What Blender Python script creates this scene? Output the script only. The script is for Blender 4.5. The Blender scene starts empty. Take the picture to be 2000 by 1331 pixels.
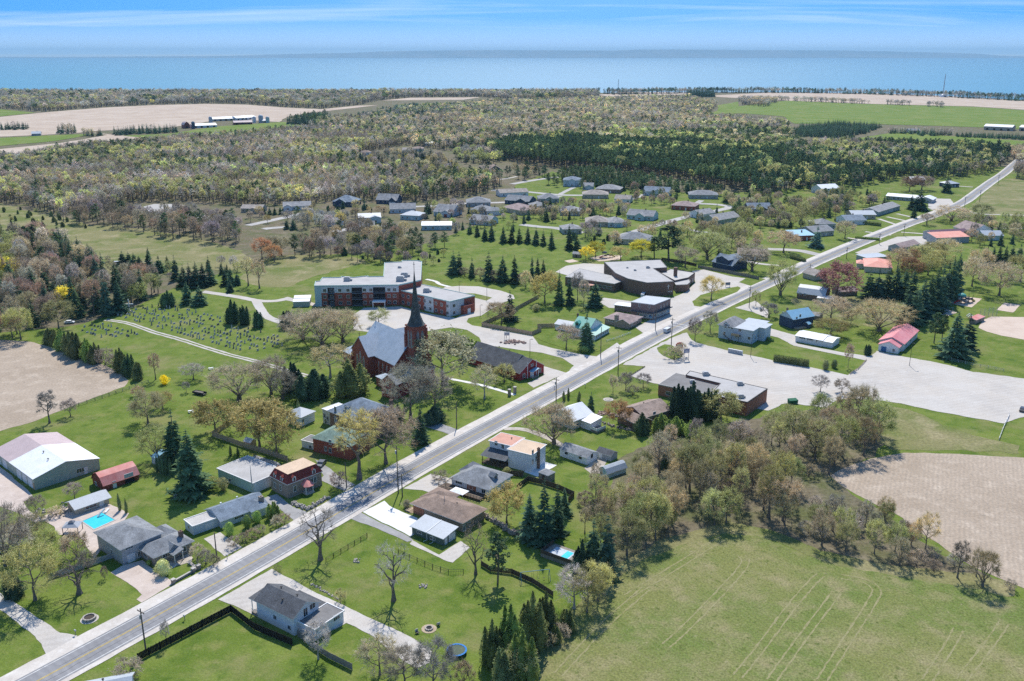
import bpy, bmesh, math, random
from mathutils import Vector, Matrix, noise
sc = bpy.context.scene
R = math.radians
CAMH = 120.0                 # drone height above the village, metres
FPX, EYE = 1800.0, 107.0     # focal length and eye-level row in photograph pixels (2000 x 1331)
PITCH = math.atan((665.5 - EYE) / FPX)
# ---------------------------------------------------------------- camera, sky, sun, exposure
cam = bpy.data.objects.new('camera', bpy.data.cameras.new('camera'))
sc.collection.objects.link(cam)
cam.data.sensor_width = 36.0; cam.data.lens = 36.0 * FPX / 2000.0
cam.data.clip_start = 1.0; cam.data.clip_end = 120000.0
cam.location = (0, 0, CAMH); cam.rotation_euler = (math.pi / 2 - PITCH, 0, 0)
sc.camera = cam
SUN_EL, SUN_AZ = R(51), R(3)          # sun ahead of the camera and high, a little to the right
world = bpy.data.worlds.new('World'); sc.world = world; world.use_nodes = True
wt = world.node_tree; wt.nodes.clear()
def wn(t, **k):
    n = wt.nodes.new(t)
    for a, v in k.items(): setattr(n, a, v)
    return n
tc = wn('ShaderNodeTexCoord'); sep = wn('ShaderNodeSeparateXYZ'); wt.links.new(tc.outputs['Generated'], sep.inputs[0])
mx = wn('ShaderNodeMath', operation='MAXIMUM'); wt.links.new(sep.outputs['Z'], mx.inputs[0]); mx.inputs[1].default_value = 0.0
pw = wn('ShaderNodeMath', operation='POWER'); wt.links.new(mx.outputs[0], pw.inputs[0]); pw.inputs[1].default_value = 0.26
cmb = wn('ShaderNodeCombineXYZ')
wt.links.new(sep.outputs['X'], cmb.inputs[0]); wt.links.new(sep.outputs['Y'], cmb.inputs[1]); wt.links.new(pw.outputs[0], cmb.inputs[2])
nrm = wn('ShaderNodeVectorMath', operation='NORMALIZE'); wt.links.new(cmb.outputs[0], nrm.inputs[0])
sky = wn('ShaderNodeTexSky', sky_type='NISHITA', sun_disc=False, sun_elevation=SUN_EL, sun_rotation=SUN_AZ, altitude=200, air_density=1.0, dust_density=0.4, ozone_density=2.5)
wt.links.new(nrm.outputs[0], sky.inputs['Vector'])
# thin high cloud, drawn out along the horizon
dv = wn('ShaderNodeMath', operation='ADD'); wt.links.new(mx.outputs[0], dv.inputs[0]); dv.inputs[1].default_value = 0.06
px_ = wn('ShaderNodeMath', operation='DIVIDE'); wt.links.new(sep.outputs['X'], px_.inputs[0]); wt.links.new(dv.outputs[0], px_.inputs[1])
py_ = wn('ShaderNodeMath', operation='DIVIDE'); wt.links.new(sep.outputs['Y'], py_.inputs[0]); wt.links.new(dv.outputs[0], py_.inputs[1])
cc = wn('ShaderNodeCombineXYZ'); wt.links.new(px_.outputs[0], cc.inputs[0]); wt.links.new(py_.outputs[0], cc.inputs[1])
cmap = wn('ShaderNodeMapping'); cmap.inputs['Scale'].default_value = (0.16, 0.34, 1); cmap.inputs['Rotation'].default_value = (0, 0, 0.75); wt.links.new(cc.outputs[0], cmap.inputs[0])
cn = wn('ShaderNodeTexNoise'); cn.inputs['Scale'].default_value = 1.6; cn.inputs['Detail'].default_value = 7; cn.inputs['Roughness'].default_value = 0.56; cn.inputs['Distortion'].default_value = 0.7
wt.links.new(cmap.outputs[0], cn.inputs['Vector'])
cr = wn('ShaderNodeMapRange'); cr.inputs[1].default_value = 0.44; cr.inputs[2].default_value = 0.76; cr.inputs[3].default_value = 0.0; cr.inputs[4].default_value = 0.7
wt.links.new(cn.outputs[0], cr.inputs[0])
hz = wn('ShaderNodeMapRange'); hz.inputs[1].default_value = 0.0; hz.inputs[2].default_value = 0.036; hz.inputs[3].default_value = 0.80; hz.inputs[4].default_value = 0.0
wt.links.new(mx.outputs[0], hz.inputs[0])
ca = wn('ShaderNodeMath', operation='MAXIMUM'); wt.links.new(cr.outputs[0], ca.inputs[0]); wt.links.new(hz.outputs[0], ca.inputs[1])
mixc = wn('ShaderNodeMix', data_type='RGBA'); wt.links.new(ca.outputs[0], mixc.inputs['Factor']); hs = wn('ShaderNodeHueSaturation'); hs.inputs['Saturation'].default_value = 1.5; hs.inputs['Value'].default_value = 0.80; wt.links.new(sky.outputs[0], hs.inputs['Color']); wt.links.new(hs.outputs[0], mixc.inputs['A'])
mixc.inputs['B'].default_value = (3.6, 4.3, 4.8, 1)
bg = wn('ShaderNodeBackground'); bg.inputs['Strength'].default_value = 0.15
wt.links.new(mixc.outputs['Result'], bg.inputs['Color'])
wo = wn('ShaderNodeOutputWorld'); wt.links.new(bg.outputs[0], wo.inputs['Surface'])
sd = bpy.data.lights.new('sun', 'SUN'); sd.energy = 3.5; sd.angle = R(0.53); sd.color = (1.0, 0.94, 0.84)
sun = bpy.data.objects.new('sun', sd); sc.collection.objects.link(sun)
sdir = Vector((math.sin(SUN_AZ) * math.cos(SUN_EL), math.cos(SUN_AZ) * math.cos(SUN_EL), math.sin(SUN_EL)))
sun.rotation_euler = (-sdir).to_track_quat('-Z', 'Y').to_euler(); sun.location = (0, 0, 400)
sc.view_settings.view_transform = 'Standard'; sc.view_settings.look = 'None'
sc.view_settings.exposure = 0.68; sc.view_settings.gamma = 1.0; sc.view_settings.use_curve_mapping = False
sc.render.engine = 'CYCLES'
sc.cycles.use_denoising = False; sc.cycles.denoiser = 'OPENIMAGEDENOISE'; sc.cycles.denoising_input_passes = 'RGB_ALBEDO_NORMAL'; sc.cycles.denoising_prefilter = 'ACCURATE'
sc.cycles.max_bounces = 5; sc.cycles.diffuse_bounces = 3; sc.cycles.glossy_bounces = 2; sc.cycles.transmission_bounces = 3
sc.cycles.transparent_max_bounces = 8; sc.cycles.volume_bounces = 0
sc.cycles.caustics_reflective = False; sc.cycles.caustics_refractive = False
rnd = random.Random(7)
COL = sc.collection
# ---------------------------------------------------------------- photograph pixel -> place
def gp(x, y, z=0.0):
    u, v = (x - 1000.0) / FPX, (y - 665.5) / FPX
    dz = -(math.sin(PITCH) + v * math.cos(PITCH)); fy = math.cos(PITCH) - v * math.sin(PITCH)
    t = (CAMH - z) / (-dz)
    return Vector((u * t, fy * t, z))
def P3(p): return gp(*p)
def hgt(x, yb, yt):
    """height of a thing that stands on the ground at row yb and reaches row yt"""
    b = gp(x, yb); v = (yt - 665.5) / FPX
    dz = -(math.sin(PITCH) + v * math.cos(PITCH)); fy = math.cos(PITCH) - v * math.sin(PITCH)
    return CAMH + b.y / fy * dz
def mpp(x, y):
    """metres across one photograph pixel on the ground"""
    return (gp(x + 1, y) - gp(x, y)).length
# ---------------------------------------------------------------- materials
MATS = {}
def nodes(name):
    m = bpy.data.materials.new(name); m.use_nodes = True
    nt = m.node_tree; b = nt.nodes['Principled BSDF']
    b.inputs['Specular IOR Level'].default_value = 0.25
    return m, nt, b
def lin(c):
    return tuple((v / 12.92 if v <= 0.04045 else ((v + 0.055) / 1.055) ** 2.4) for v in c)
def mat(name, col, rough=0.85, var=0.25, scale=1.2, col2=None, fine=0.12, coord='Object', metal=0.0, spec=0.25, stretch=(1, 1, 1), bump=0.0):
    """plain surface with blotches (scale in 1/m), a second tone and fine grain"""
    if name in MATS: return MATS[name]
    m, nt, b = nodes(name); N = nt.nodes.new; L = nt.links.new
    b.inputs['Roughness'].default_value = rough; b.inputs['Metallic'].default_value = metal; b.inputs['Specular IOR Level'].default_value = spec
    t = N('ShaderNodeTexCoord')
    if coord == 'World':
        g_ = N('ShaderNodeNewGeometry'); src = g_.outputs['Position']
    else: src = t.outputs[coord]
    mp = N('ShaderNodeMapping'); mp.inputs['Scale'].default_value = stretch; L(src, mp.inputs[0])
    n1 = N('ShaderNodeTexNoise'); n1.inputs['Scale'].default_value = scale; n1.inputs['Detail'].default_value = 5; n1.inputs['Roughness'].default_value = 0.6
    n2 = N('ShaderNodeTexNoise'); n2.inputs['Scale'].default_value = scale * 9; n2.inputs['Detail'].default_value = 3
    L(mp.outputs[0], n1.inputs['Vector']); L(mp.outputs[0], n2.inputs['Vector'])
    r1 = N('ShaderNodeMapRange'); r1.inputs[1].default_value = 0.32; r1.inputs[2].default_value = 0.68; L(n1.outputs[0], r1.inputs[0])
    mix = N('ShaderNodeMix'); mix.data_type = 'RGBA'; L(r1.outputs[0], mix.inputs['Factor'])
    c2 = col2 or tuple(v * (1 - var) for v in col)
    mix.inputs['A'].default_value = (*col, 1); mix.inputs['B'].default_value = (*c2, 1)
    r2 = N('ShaderNodeMapRange'); r2.inputs[1].default_value = 0.3; r2.inputs[2].default_value = 0.7; r2.inputs[3].default_value = 1 - fine; r2.inputs[4].default_value = 1 + fine; L(n2.outputs[0], r2.inputs[0])
    mul = N('ShaderNodeVectorMath'); mul.operation = 'SCALE'; L(mix.outputs['Result'], mul.inputs[0]); L(r2.outputs[0], mul.inputs['Scale'])
    L(mul.outputs[0], b.inputs['Base Color'])
    if bump:
        bp = N('ShaderNodeBump'); bp.inputs['Strength'].default_value = bump; bp.inputs['Distance'].default_value = 0.3; L(n2.outputs[0], bp.inputs['Height']); L(bp.outputs[0], b.inputs['Normal'])
    MATS[name] = m; return m
def ground_mat(name, cols, scales, fine=0.18, fscale=1.4, streak=None, rough=0.95, bump=0.0):
    """ground cover: cols[0] broken up by each further tone, (tone, noise size in m, low, high)"""
    m, nt, b = nodes(name); N = nt.nodes.new; L = nt.links.new
    b.inputs['Roughness'].default_value = rough; b.inputs['Specular IOR Level'].default_value = 0.1
    g_ = N('ShaderNodeNewGeometry'); pos = g_.outputs['Position']
    cur = None
    for i, (c, size, lo, hi) in enumerate(scales):
        mp = N('ShaderNodeMapping'); mp.inputs['Location'].default_value = (i * 37.1 + len(name), i * 11.3, 0); L(pos, mp.inputs[0])
        n = N('ShaderNodeTexNoise'); n.inputs['Scale'].default_value = 1.0 / size; n.inputs['Detail'].default_value = 6; n.inputs['Roughness'].default_value = 0.62
        L(mp.outputs[0], n.inputs['Vector'])
        r = N('ShaderNodeMapRange'); r.inputs[1].default_value = lo; r.inputs[2].default_value = hi; L(n.outputs[0], r.inputs[0])
        mix = N('ShaderNodeMix'); mix.data_type = 'RGBA'; L(r.outputs[0], mix.inputs['Factor'])
        if cur is None: mix.inputs['A'].default_value = (*cols, 1)
        else: L(cur, mix.inputs['A'])
        mix.inputs['B'].default_value = (*c, 1); cur = mix.outputs['Result']
    if streak:
        c, wl, ang, amt = streak
        mp = N('ShaderNodeMapping'); mp.inputs['Rotation'].default_value = (0, 0, ang); L(pos, mp.inputs[0])
        w = N('ShaderNodeTexWave'); w.inputs['Scale'].default_value = 0.31 / wl; w.inputs['Distortion'].default_value = 3.5; w.inputs['Detail'].default_value = 4; w.inputs['Detail Scale'].default_value = 0.6; L(mp.outputs[0], w.inputs['Vector'])
        r = N('ShaderNodeMapRange'); r.inputs[3].default_value = 0; r.inputs[4].default_value = amt; L(w.outputs['Color'], r.inputs[0])
        mix = N('ShaderNodeMix'); mix.data_type = 'RGBA'; L(r.outputs[0], mix.inputs['Factor']); L(cur, mix.inputs['A']); mix.inputs['B'].default_value = (*c, 1); cur = mix.outputs['Result']
    n = N('ShaderNodeTexNoise'); n.inputs['Scale'].default_value = fscale; n.inputs['Detail'].default_value = 4; n.inputs['Roughness'].default_value = 0.7; L(pos, n.inputs['Vector'])
    r = N('ShaderNodeMapRange'); r.inputs[1].default_value = 0.3; r.inputs[2].default_value = 0.7; r.inputs[3].default_value = 1 - fine; r.inputs[4].default_value = 1 + fine; L(n.outputs[0], r.inputs[0])
    mul = N('ShaderNodeVectorMath'); mul.operation = 'SCALE'; L(cur, mul.inputs[0]); L(r.outputs[0], mul.inputs['Scale']); L(mul.outputs[0], b.inputs['Base Color'])
    if bump:
        bp = N('ShaderNodeBump'); bp.inputs['Strength'].default_value = bump; bp.inputs['Distance'].default_value = 0.4; L(n.outputs[0], bp.inputs['Height']); L(bp.outputs[0], b.inputs['Normal'])
    MATS[name] = m; return m
# ---------------------------------------------------------------- mesh building
class MB:
    ext_used = False
    def __init__(s): s.v = []; s.f = []; s.m = []
    def add(s, vs, fs, mi=0):
        o = len(s.v); s.v += [tuple(v) for v in vs]; s.f += [tuple(i + o for i in f) for f in fs]; s.m += [mi] * len(fs); return s
    def box(s, x0, y0, z0, x1, y1, z1, mi=0):
        return s.add([(x0,y0,z0),(x1,y0,z0),(x1,y1,z0),(x0,y1,z0),(x0,y0,z1),(x1,y0,z1),(x1,y1,z1),(x0,y1,z1)],
                     [(0,3,2,1),(4,5,6,7),(0,1,5,4),(1,2,6,5),(2,3,7,6),(3,0,4,7)], mi)
    def prism(s, poly, z0, z1, mi=0):
        n = len(poly)
        return s.add([(x,y,z0) for x,y in poly] + [(x,y,z1) for x,y in poly],
                     [tuple(range(n-1,-1,-1)), tuple(range(n,2*n))] + [(i,(i+1)%n,n+(i+1)%n,n+i) for i in range(n)], mi)
    def ext(s, prof, a0, a1, axis='y', mi=0):
        """profile (p, z) pushed along an axis; for axis y the profile lies in xz, for axis x in yz"""
        n = len(prof); s.ext_used = True
        mk = (lambda p, a: (p[0], a, p[1])) if axis == 'y' else (lambda p, a: (a, p[0], p[1]))
        fs = [tuple(range(n)), tuple(range(2*n-1,n-1,-1))] + [(i,n+i,n+(i+1)%n,(i+1)%n) for i in range(n)]
        if axis == 'x': fs = [tuple(reversed(f)) for f in fs]
        return s.add([mk(p,a0) for p in prof] + [mk(p,a1) for p in prof], fs, mi)
    def cyl(s, x, y, z0, z1, r0, r1=None, n=8, mi=0):
        r1 = r0 if r1 is None else r1
        c = [(math.cos(2*math.pi*i/n), math.sin(2*math.pi*i/n)) for i in range(n)]
        return s.add([(x+a*r0,y+b*r0,z0) for a,b in c] + [(x+a*r1,y+b*r1,z1) for a,b in c],
                     [tuple(range(n-1,-1,-1)), tuple(range(n,2*n))] + [(i,(i+1)%n,n+(i+1)%n,n+i) for i in range(n)], mi)
    def tube(s, pts, rad, n=5, mi=0, cap=True):
        """tapered tube through pts"""
        o = len(s.v); k = len(pts)
        for i, p in enumerate(pts):
            p = Vector(p); d = (Vector(pts[min(i+1,k-1)]) - Vector(pts[max(i-1,0)])).normalized()
            a = d.cross(Vector((0.31,0.95,0.1))).normalized(); b = d.cross(a)
            for j in range(n):
                t = 2*math.pi*j/n; q = p + (a*math.cos(t) + b*math.sin(t))*rad[i]; s.v.append(tuple(q))
        for i in range(k-1):
            for j in range(n):
                s.f.append((o+i*n+j, o+i*n+(j+1)%n, o+(i+1)*n+(j+1)%n, o+(i+1)*n+j)); s.m.append(mi)
        if cap: s.f.append(tuple(o+(k-1)*n+j for j in range(n))); s.m.append(mi)
        return s
    def bar(s, p, q, w, h=None, mi=0):
        """rectangular bar between two points"""
        p, q = Vector(p), Vector(q); d = (q-p).normalized(); h = h or w
        up = Vector((0,0,1)) if abs(d.z) < 0.95 else Vector((0,1,0))
        a = d.cross(up).normalized()*w/2; b = a.cross(d).normalized()*h/2
        return s.add([p-a-b,p+a-b,p+a+b,p-a+b,q-a-b,q+a-b,q+a+b,q-a+b],[(0,1,2,3),(7,6,5,4),(0,4,5,1),(1,5,6,2),(2,6,7,3),(3,7,4,0)],mi)
    def mesh(s, name, mats, smooth=False):
        me = bpy.data.meshes.new(name); me.from_pydata(s.v, [], s.f)
        for m in (mats if isinstance(mats,(list,tuple)) else [mats]): me.materials.append(m)
        if any(s.m): me.polygons.foreach_set('material_index', s.m)
        if s.ext_used:
            bm = bmesh.new(); bm.from_mesh(me); bmesh.ops.recalc_face_normals(bm, faces=bm.faces[:]); bm.to_mesh(me); bm.free()
        if smooth: me.polygons.foreach_set('use_smooth', [True]*len(s.f))
        me.update(); return me
    def build(s, name, mats, parent=None, loc=(0,0,0), rz=0.0, smooth=False):
        return link(name, s.mesh(name, mats, smooth), parent, loc, rz)
def link(name, data, parent=None, loc=(0,0,0), rz=0.0):
    o = bpy.data.objects.new(name, data); COL.objects.link(o); o.parent = parent; o.location = loc; o.rotation_euler = (0,0,rz); return o
def empty(name, loc, rz=0.0):
    o = bpy.data.objects.new(name, None); COL.objects.link(o); o.location = loc; o.rotation_euler = (0,0,rz); o.empty_display_size = 0.5; return o
def tag(o, label=None, cat=None, group=None, kind=None):
    for k, v in (('label',label),('category',cat),('group',group),('kind',kind)):
        if v: o[k] = v
    return o
# ================================================================ the setting
LAWN = ground_mat('lawn', (0.108, 0.158, 0.024), [((0.155, 0.200, 0.040), 13, 0.42, 0.62), ((0.066, 0.120, 0.015), 5, 0.50, 0.70), ((0.185, 0.200, 0.058), 6, 0.52, 0.68), ((0.215, 0.205, 0.085), 21, 0.53, 0.70), ((0.190, 0.190, 0.075), 2.2, 0.60, 0.74)], fine=0.30, fscale=2.6, streak=((0.085, 0.135, 0.024), 1.1, R(-55), 0.16))
ROUGH = ground_mat('rough_grass', (0.170, 0.165, 0.070), [((0.120, 0.145, 0.042), 22, 0.42, 0.62), ((0.265, 0.225, 0.130), 10, 0.50, 0.70), ((0.120, 0.095, 0.060), 16, 0.58, 0.72)], fine=0.35, fscale=1.1)
MEADOW = ground_mat('meadow', (0.205, 0.195, 0.088), [((0.125, 0.155, 0.042), 30, 0.44, 0.62), ((0.300, 0.260, 0.150), 12, 0.50, 0.72)], fine=0.32, fscale=1.0)
HAYF = ground_mat('hay_field', (0.172, 0.185, 0.060), [((0.118, 0.165, 0.038), 40, 0.45, 0.60), ((0.245, 0.222, 0.112), 8, 0.46, 0.68), ((0.090, 0.120, 0.028), 1.6, 0.56, 0.68), ((0.300, 0.270, 0.160), 1.1, 0.63, 0.72)], fine=0.42, fscale=2.2, streak=((0.215, 0.205, 0.095), 1.3, R(-33), 0.20))
TILL = ground_mat('tilled_soil', (0.405, 0.330, 0.255), [((0.340, 0.272, 0.205), 24, 0.42, 0.62), ((0.475, 0.395, 0.312), 6, 0.50, 0.68), ((0.270, 0.235, 0.190), 1.4, 0.58, 0.72)], fine=0.22, fscale=1.3, streak=((0.300, 0.255, 0.205), 1.2, R(25), 0.40))
TILLF = ground_mat('far_tilled_soil', (0.430, 0.345, 0.270), [((0.490, 0.410, 0.330), 60, 0.42, 0.62), ((0.350, 0.280, 0.215), 25, 0.54, 0.72)], fine=0.12, fscale=0.3)
GREENF = ground_mat('far_green_field', (0.120, 0.185, 0.028), [((0.170, 0.210, 0.048), 45, 0.44, 0.62), ((0.210, 0.215, 0.085), 30, 0.56, 0.70)], fine=0.12, fscale=0.4)
LITTER = ground_mat('woodland_floor', (0.150, 0.128, 0.085), [((0.105, 0.115, 0.048), 18, 0.44, 0.62), ((0.210, 0.180, 0.125), 7, 0.52, 0.70)], fine=0.35, fscale=0.9)
GRAVEL = ground_mat('pale_gravel', (0.475, 0.435, 0.385), [((0.405, 0.380, 0.350), 16, 0.42, 0.66), ((0.505, 0.480, 0.446), 6, 0.48, 0.70), ((0.390, 0.365, 0.335), 2.6, 0.62, 0.76), ((0.500, 0.475, 0.440), 30, 0.50, 0.70)], fine=0.14, fscale=2.8, streak=((0.56, 0.53, 0.49), 2.2, R(70), 0.25))
DIRTG = ground_mat('dirt_gravel', (0.430, 0.385, 0.330), [((0.330, 0.290, 0.235), 5, 0.46, 0.66), ((0.510, 0.470, 0.420), 3, 0.52, 0.70)], fine=0.16, fscale=2.0)
CONC = ground_mat('new_concrete', (0.700, 0.700, 0.690), [((0.640, 0.640, 0.625), 6, 0.44, 0.64)], fine=0.05, fscale=2.5)
OLDA = ground_mat('old_asphalt', (0.330, 0.325, 0.320), [((0.270, 0.265, 0.262), 5, 0.44, 0.64), ((0.390, 0.380, 0.370), 2.5, 0.54, 0.70)], fine=0.12, fscale=3.0)
PINKP = ground_mat('pink_paving', (0.520, 0.440, 0.385), [((0.450, 0.375, 0.325), 5, 0.44, 0.64), ((0.580, 0.505, 0.450), 2, 0.52, 0.70)], fine=0.10, fscale=3.0)
ASPH = ground_mat('road_asphalt', (0.262, 0.262, 0.270), [((0.225, 0.225, 0.232), 12, 0.44, 0.62), ((0.305, 0.303, 0.305), 4, 0.54, 0.70)], fine=0.10, fscale=3.0, streak=((0.195, 0.196, 0.205), 1.75, R(-50), 0.45), rough=0.8)
SHOUL = ground_mat('shoulder_gravel', (0.560, 0.520, 0.470), [((0.480, 0.440, 0.395), 7, 0.44, 0.64), ((0.640, 0.610, 0.570), 3, 0.50, 0.70)], fine=0.10, fscale=2.5)
SAND = ground_mat('sand', (0.560, 0.460, 0.380), [((0.500, 0.400, 0.325), 7, 0.44, 0.64)], fine=0.07, fscale=2.0)
STREET = ground_mat('village_street', (0.420, 0.405, 0.385), [((0.350, 0.340, 0.325), 9, 0.44, 0.64), ((0.480, 0.465, 0.445), 4, 0.52, 0.70)], fine=0.08, fscale=2.0)
LINEW = mat('line_white', (0.66, 0.66, 0.64), var=0.35, scale=0.9, coord='World')
LINEY = mat('line_yellow', (0.56, 0.42, 0.12), var=0.35, scale=0.9, coord='World')
def poly_mesh(name, pts, m, z):
    me = bpy.data.meshes.new(name)
    bm = bmesh.new(); vs = [bm.verts.new((p.x, p.y, z)) for p in pts]; f = bm.faces.new(vs)
    f.normal_update()
    if f.normal.z < 0: f.normal_flip()
    bmesh.ops.triangulate(bm, faces=[f], ngon_method='EAR_CLIP')
    bm.to_mesh(me); bm.free(); me.materials.append(m); return me
def rounded(pts, step, jit, closed=True):
    """outline with short segments and a little wander, so that edges are not ruled lines"""
    out = []; n = len(pts)
    for i in range(n if closed else n - 1):
        a, b = pts[i], pts[(i + 1) % n]; d = (b - a).length; k = max(1, min(40, int(d / step)))
        for j in range(k):
            p = a.lerp(b, j / k)
            if jit:
                q = p * 0.22; s = noise.noise_vector(Vector((q.x, q.y, 3.3))); q2 = p * 0.9; s2 = noise.noise_vector(Vector((q2.x, q2.y, 7.7)))
                p = p + Vector((s.x, s.y, 0)) * jit + Vector((s2.x, s2.y, 0)) * jit * 0.35
            out.append(p)
    if not closed: out.append(pts[-1])
    return out
ZN = [0]; AVOID = []; AVLINE = []      # paved outlines and street lines where no tree of a belt may stand
def patch(name, px, m, z, jit=0.5, step=1.6, label=None, kind='structure'):
    ZN[0] += 1; z += (ZN[0] % 9) * 0.0011
    pts = rounded([gp(*p) for p in px], step, jit)
    if name in ('gravel_lot','paved_forecourt','school_yard','driveway','playground_sand','ball_diamond'):
        q = [(p.x, p.y) for p in (gp(*p) for p in px)]; AVOID.append((min(a for a,_ in q), max(a for a,_ in q), min(b for _,b in q), max(b for _,b in q), q))
    o = link(name, poly_mesh(name, pts, m, z))
    return tag(o, kind=kind)
def smooth_line(pts, per=6):
    out = []
    for i in range(len(pts) - 1):
        p0, p1, p2, p3 = pts[max(i-1,0)], pts[i], pts[i+1], pts[min(i+2,len(pts)-1)]
        for j in range(per):
            t = j / per
            out.append(0.5*((2*p1)+(p2-p0)*t+(2*p0-5*p1+4*p2-p3)*t*t+(3*p1-p0-3*p2+p3)*t**3))
    out.append(pts[-1]); return out
def strip_mesh(name, line, o0, o1, m, z, jit=0.0):
    """band beside a line, from offset o0 to o1 (metres, left of travel positive)"""
    vs, fs = [], []
    for i, p in enumerate(line):
        d = (line[min(i+1,len(line)-1)] - line[max(i-1,0)]); nv = Vector((-d.y, d.x, 0)).normalized()
        j0 = jit*noise.noise(Vector((i*0.7, o0, 1.0))); j1 = jit*noise.noise(Vector((i*0.7, o1, 9.0)))
        a, b = p + nv*(o0+j0), p + nv*(o1+j1); vs += [(a.x,a.y,z),(b.x,b.y,z)]
    for i in range(len(line)-1): fs.append((2*i+1, 2*i, 2*i+2, 2*i+3))
    me = bpy.data.meshes.new(name); me.from_pydata(vs, [], fs); me.materials.append(m); me.update(); return me
def strip(name, px, w, m, z, jit=0.25, per=8):
    ZN[0] += 1; z += (ZN[0] % 9) * 0.0011
    line = smooth_line([gp(*p) for p in px], per)
    AVLINE.append(([(p.x, p.y) for p in line], w/2+1.2))
    return tag(link(name, strip_mesh(name, line, -w/2, w/2, m, z, jit)), kind='structure')
# ---- land sheet with a shore that drops to the lake
LAKEZ = -60.0
shore = [(-9000,3300),(-5000,3200)] + [(q.x, q.y) for q in (gp(*p) for p in ((-400,183),(0,182.5),(500,182.5),(900,182),(1200,180.5),(1400,179.5),(1550,179.5),(1700,182.5),(1840,187),(2000,194.5),(2200,205)))] + [(2600,2150),(9000,2100)]
vs, fs = [], []
for x, y in shore:
    vs += [(x,-600,0),(x,y-60,0),(x,y,-2),(x,y+260,LAKEZ-4)]
for i in range(len(shore)-1):
    for j in range(3): a = 4*i+j; fs.append((a, a+4, a+5, a+1))
me = bpy.data.meshes.new('ground'); me.from_pydata(vs, [], fs); me.materials.append(LITTER); me.update()
tag(link('ground', me), kind='structure')
# ---- lake
m, nt, b = nodes('lake_water'); b.inputs['Base Color'].default_value = (0.045, 0.20, 0.30, 1); b.inputs['Roughness'].default_value = 0.42; b.inputs['Specular IOR Level'].default_value = 0.35
_n = nt.nodes.new('ShaderNodeTexNoise'); _g = nt.nodes.new('ShaderNodeNewGeometry'); _mp = nt.nodes.new('ShaderNodeMapping'); _mp.inputs['Scale'].default_value = (0.0006, 0.0022, 1); nt.links.new(_g.outputs['Position'], _mp.inputs[0])
nt.links.new(_mp.outputs[0], _n.inputs['Vector']); _n.inputs['Scale'].default_value = 1.0; _n.inputs['Detail'].default_value = 6
_r = nt.nodes.new('ShaderNodeMix'); _r.data_type = 'RGBA'; _r.inputs['A'].default_value = (0.016, 0.165, 0.270, 1); _r.inputs['B'].default_value = (0.030, 0.230, 0.330, 1); nt.links.new(_n.outputs[0], _r.inputs['Factor']); nt.links.new(_r.outputs['Result'], b.inputs['Base Color'])
me = bpy.data.meshes.new('lake'); me.from_pydata([(-60000,1300,LAKEZ),(60000,1300,LAKEZ),(60000,57000,LAKEZ),(-60000,57000,LAKEZ)], [], [(0,1,2,3)]); me.materials.append(m)
tag(link('lake', me), kind='structure')
# ---- the far shore: low land on the left, the long escarpment on the right
HILLM = mat('far_hills', (0.10, 0.12, 0.085), var=0.4, scale=0.0006, coord='World', col2=(0.24, 0.22, 0.16), fine=0.2)
prof = [(-200,112),(0,111.6),(200,111.4),(320,110.6),(480,109.6),(600,105.5),(700,104),(760,101),(860,98.8),(960,98),(1080,98.6),(1180,99.2),(1225,97.2),(1300,97.0),(1400,97.6),(1500,98.4),(1590,98.8),(1680,100.6),(1760,102.5),(1830,104.5),(1872,107.4),(1890,109.6),(2000,110),(2200,110)]
vs, fs = [], []; K = 7; cols_ = []
for i in range(len(prof)-1):
    (xa,ya),(xb,yb) = prof[i], prof[i+1]
    for j in range(5): t = j/5; cols_.append((xa+(xb-xa)*t, ya+(yb-ya)*t))
cols_.append(prof[-1])
D0 = 52000.0
for x, y in cols_:
    u = (x-1000)/FPX; v = (y-665.5)/FPX
    top = CAMH + (D0+2600)/(math.cos(PITCH)-v*math.sin(PITCH)) * -(math.sin(PITCH)+v*math.cos(PITCH)) + noise.noise(Vector((x*0.03,0,0)))*14
    for k, (dy, fz) in enumerate(((0,0),(300,0.16),(1000,0.26),(1800,0.62),(2300,0.93),(2600,1.0),(4200,0.9))):
        zz = LAKEZ-2 + max(0, top-LAKEZ)*fz*(1+0.12*noise.noise(Vector((x*0.02,k*1.7,0)))*(k<5)); X = u*(D0+dy)/math.cos(PITCH)*0.98
        vs.append((X, D0+dy, zz))
for i in range(len(cols_)-1):
    for k in range(K-1): a = i*K+k; fs.append((a, a+K, a+K+1, a+1))
me = bpy.data.meshes.new('hills'); me.from_pydata(vs, [], fs); me.materials.append(HILLM); me.update()
tag(link('hills', me), kind='structure')
# ---- village lawns and rough ground
patch('village_green', [(-300,1560),(-300,690),(0,650),(120,640),(230,615),(300,580),(400,545),(480,520),(560,500),(700,495),(820,480),(880,460),(980,420),(1010,360),(1080,335),(1150,362),(1250,372),(1400,380),(1500,372),(1600,360),(1750,335),(1960,326),(2300,340),(2400,1560)], LAWN, 0.02, jit=3, step=8)
patch('meadow', [(-250,400),(0,398),(40,410),(120,425),(180,440),(300,450),(400,470),(470,490),(490,515),(480,535),(430,528),(330,535),(250,540),(180,520),(100,490),(0,480),(-250,470)], MEADOW, 0.04, jit=4, step=7)
patch('meadow', [(482,512),(540,500),(620,498),(690,503),(720,512),(650,530),(600,545),(560,562),(500,560),(470,545)], MEADOW, 0.04, jit=3, step=5)
patch('meadow', [(1888,412),(1935,366),(1962,350),(2010,348),(2300,356),(2300,440),(2000,424),(1940,420)], MEADOW, 0.04, jit=2, step=5)
patch('meadow', [(1540,585),(1600,575),(1680,580),(1760,600),(1780,640),(1700,640),(1620,630),(1560,610)], MEADOW, 0.04, jit=3, step=5)
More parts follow.
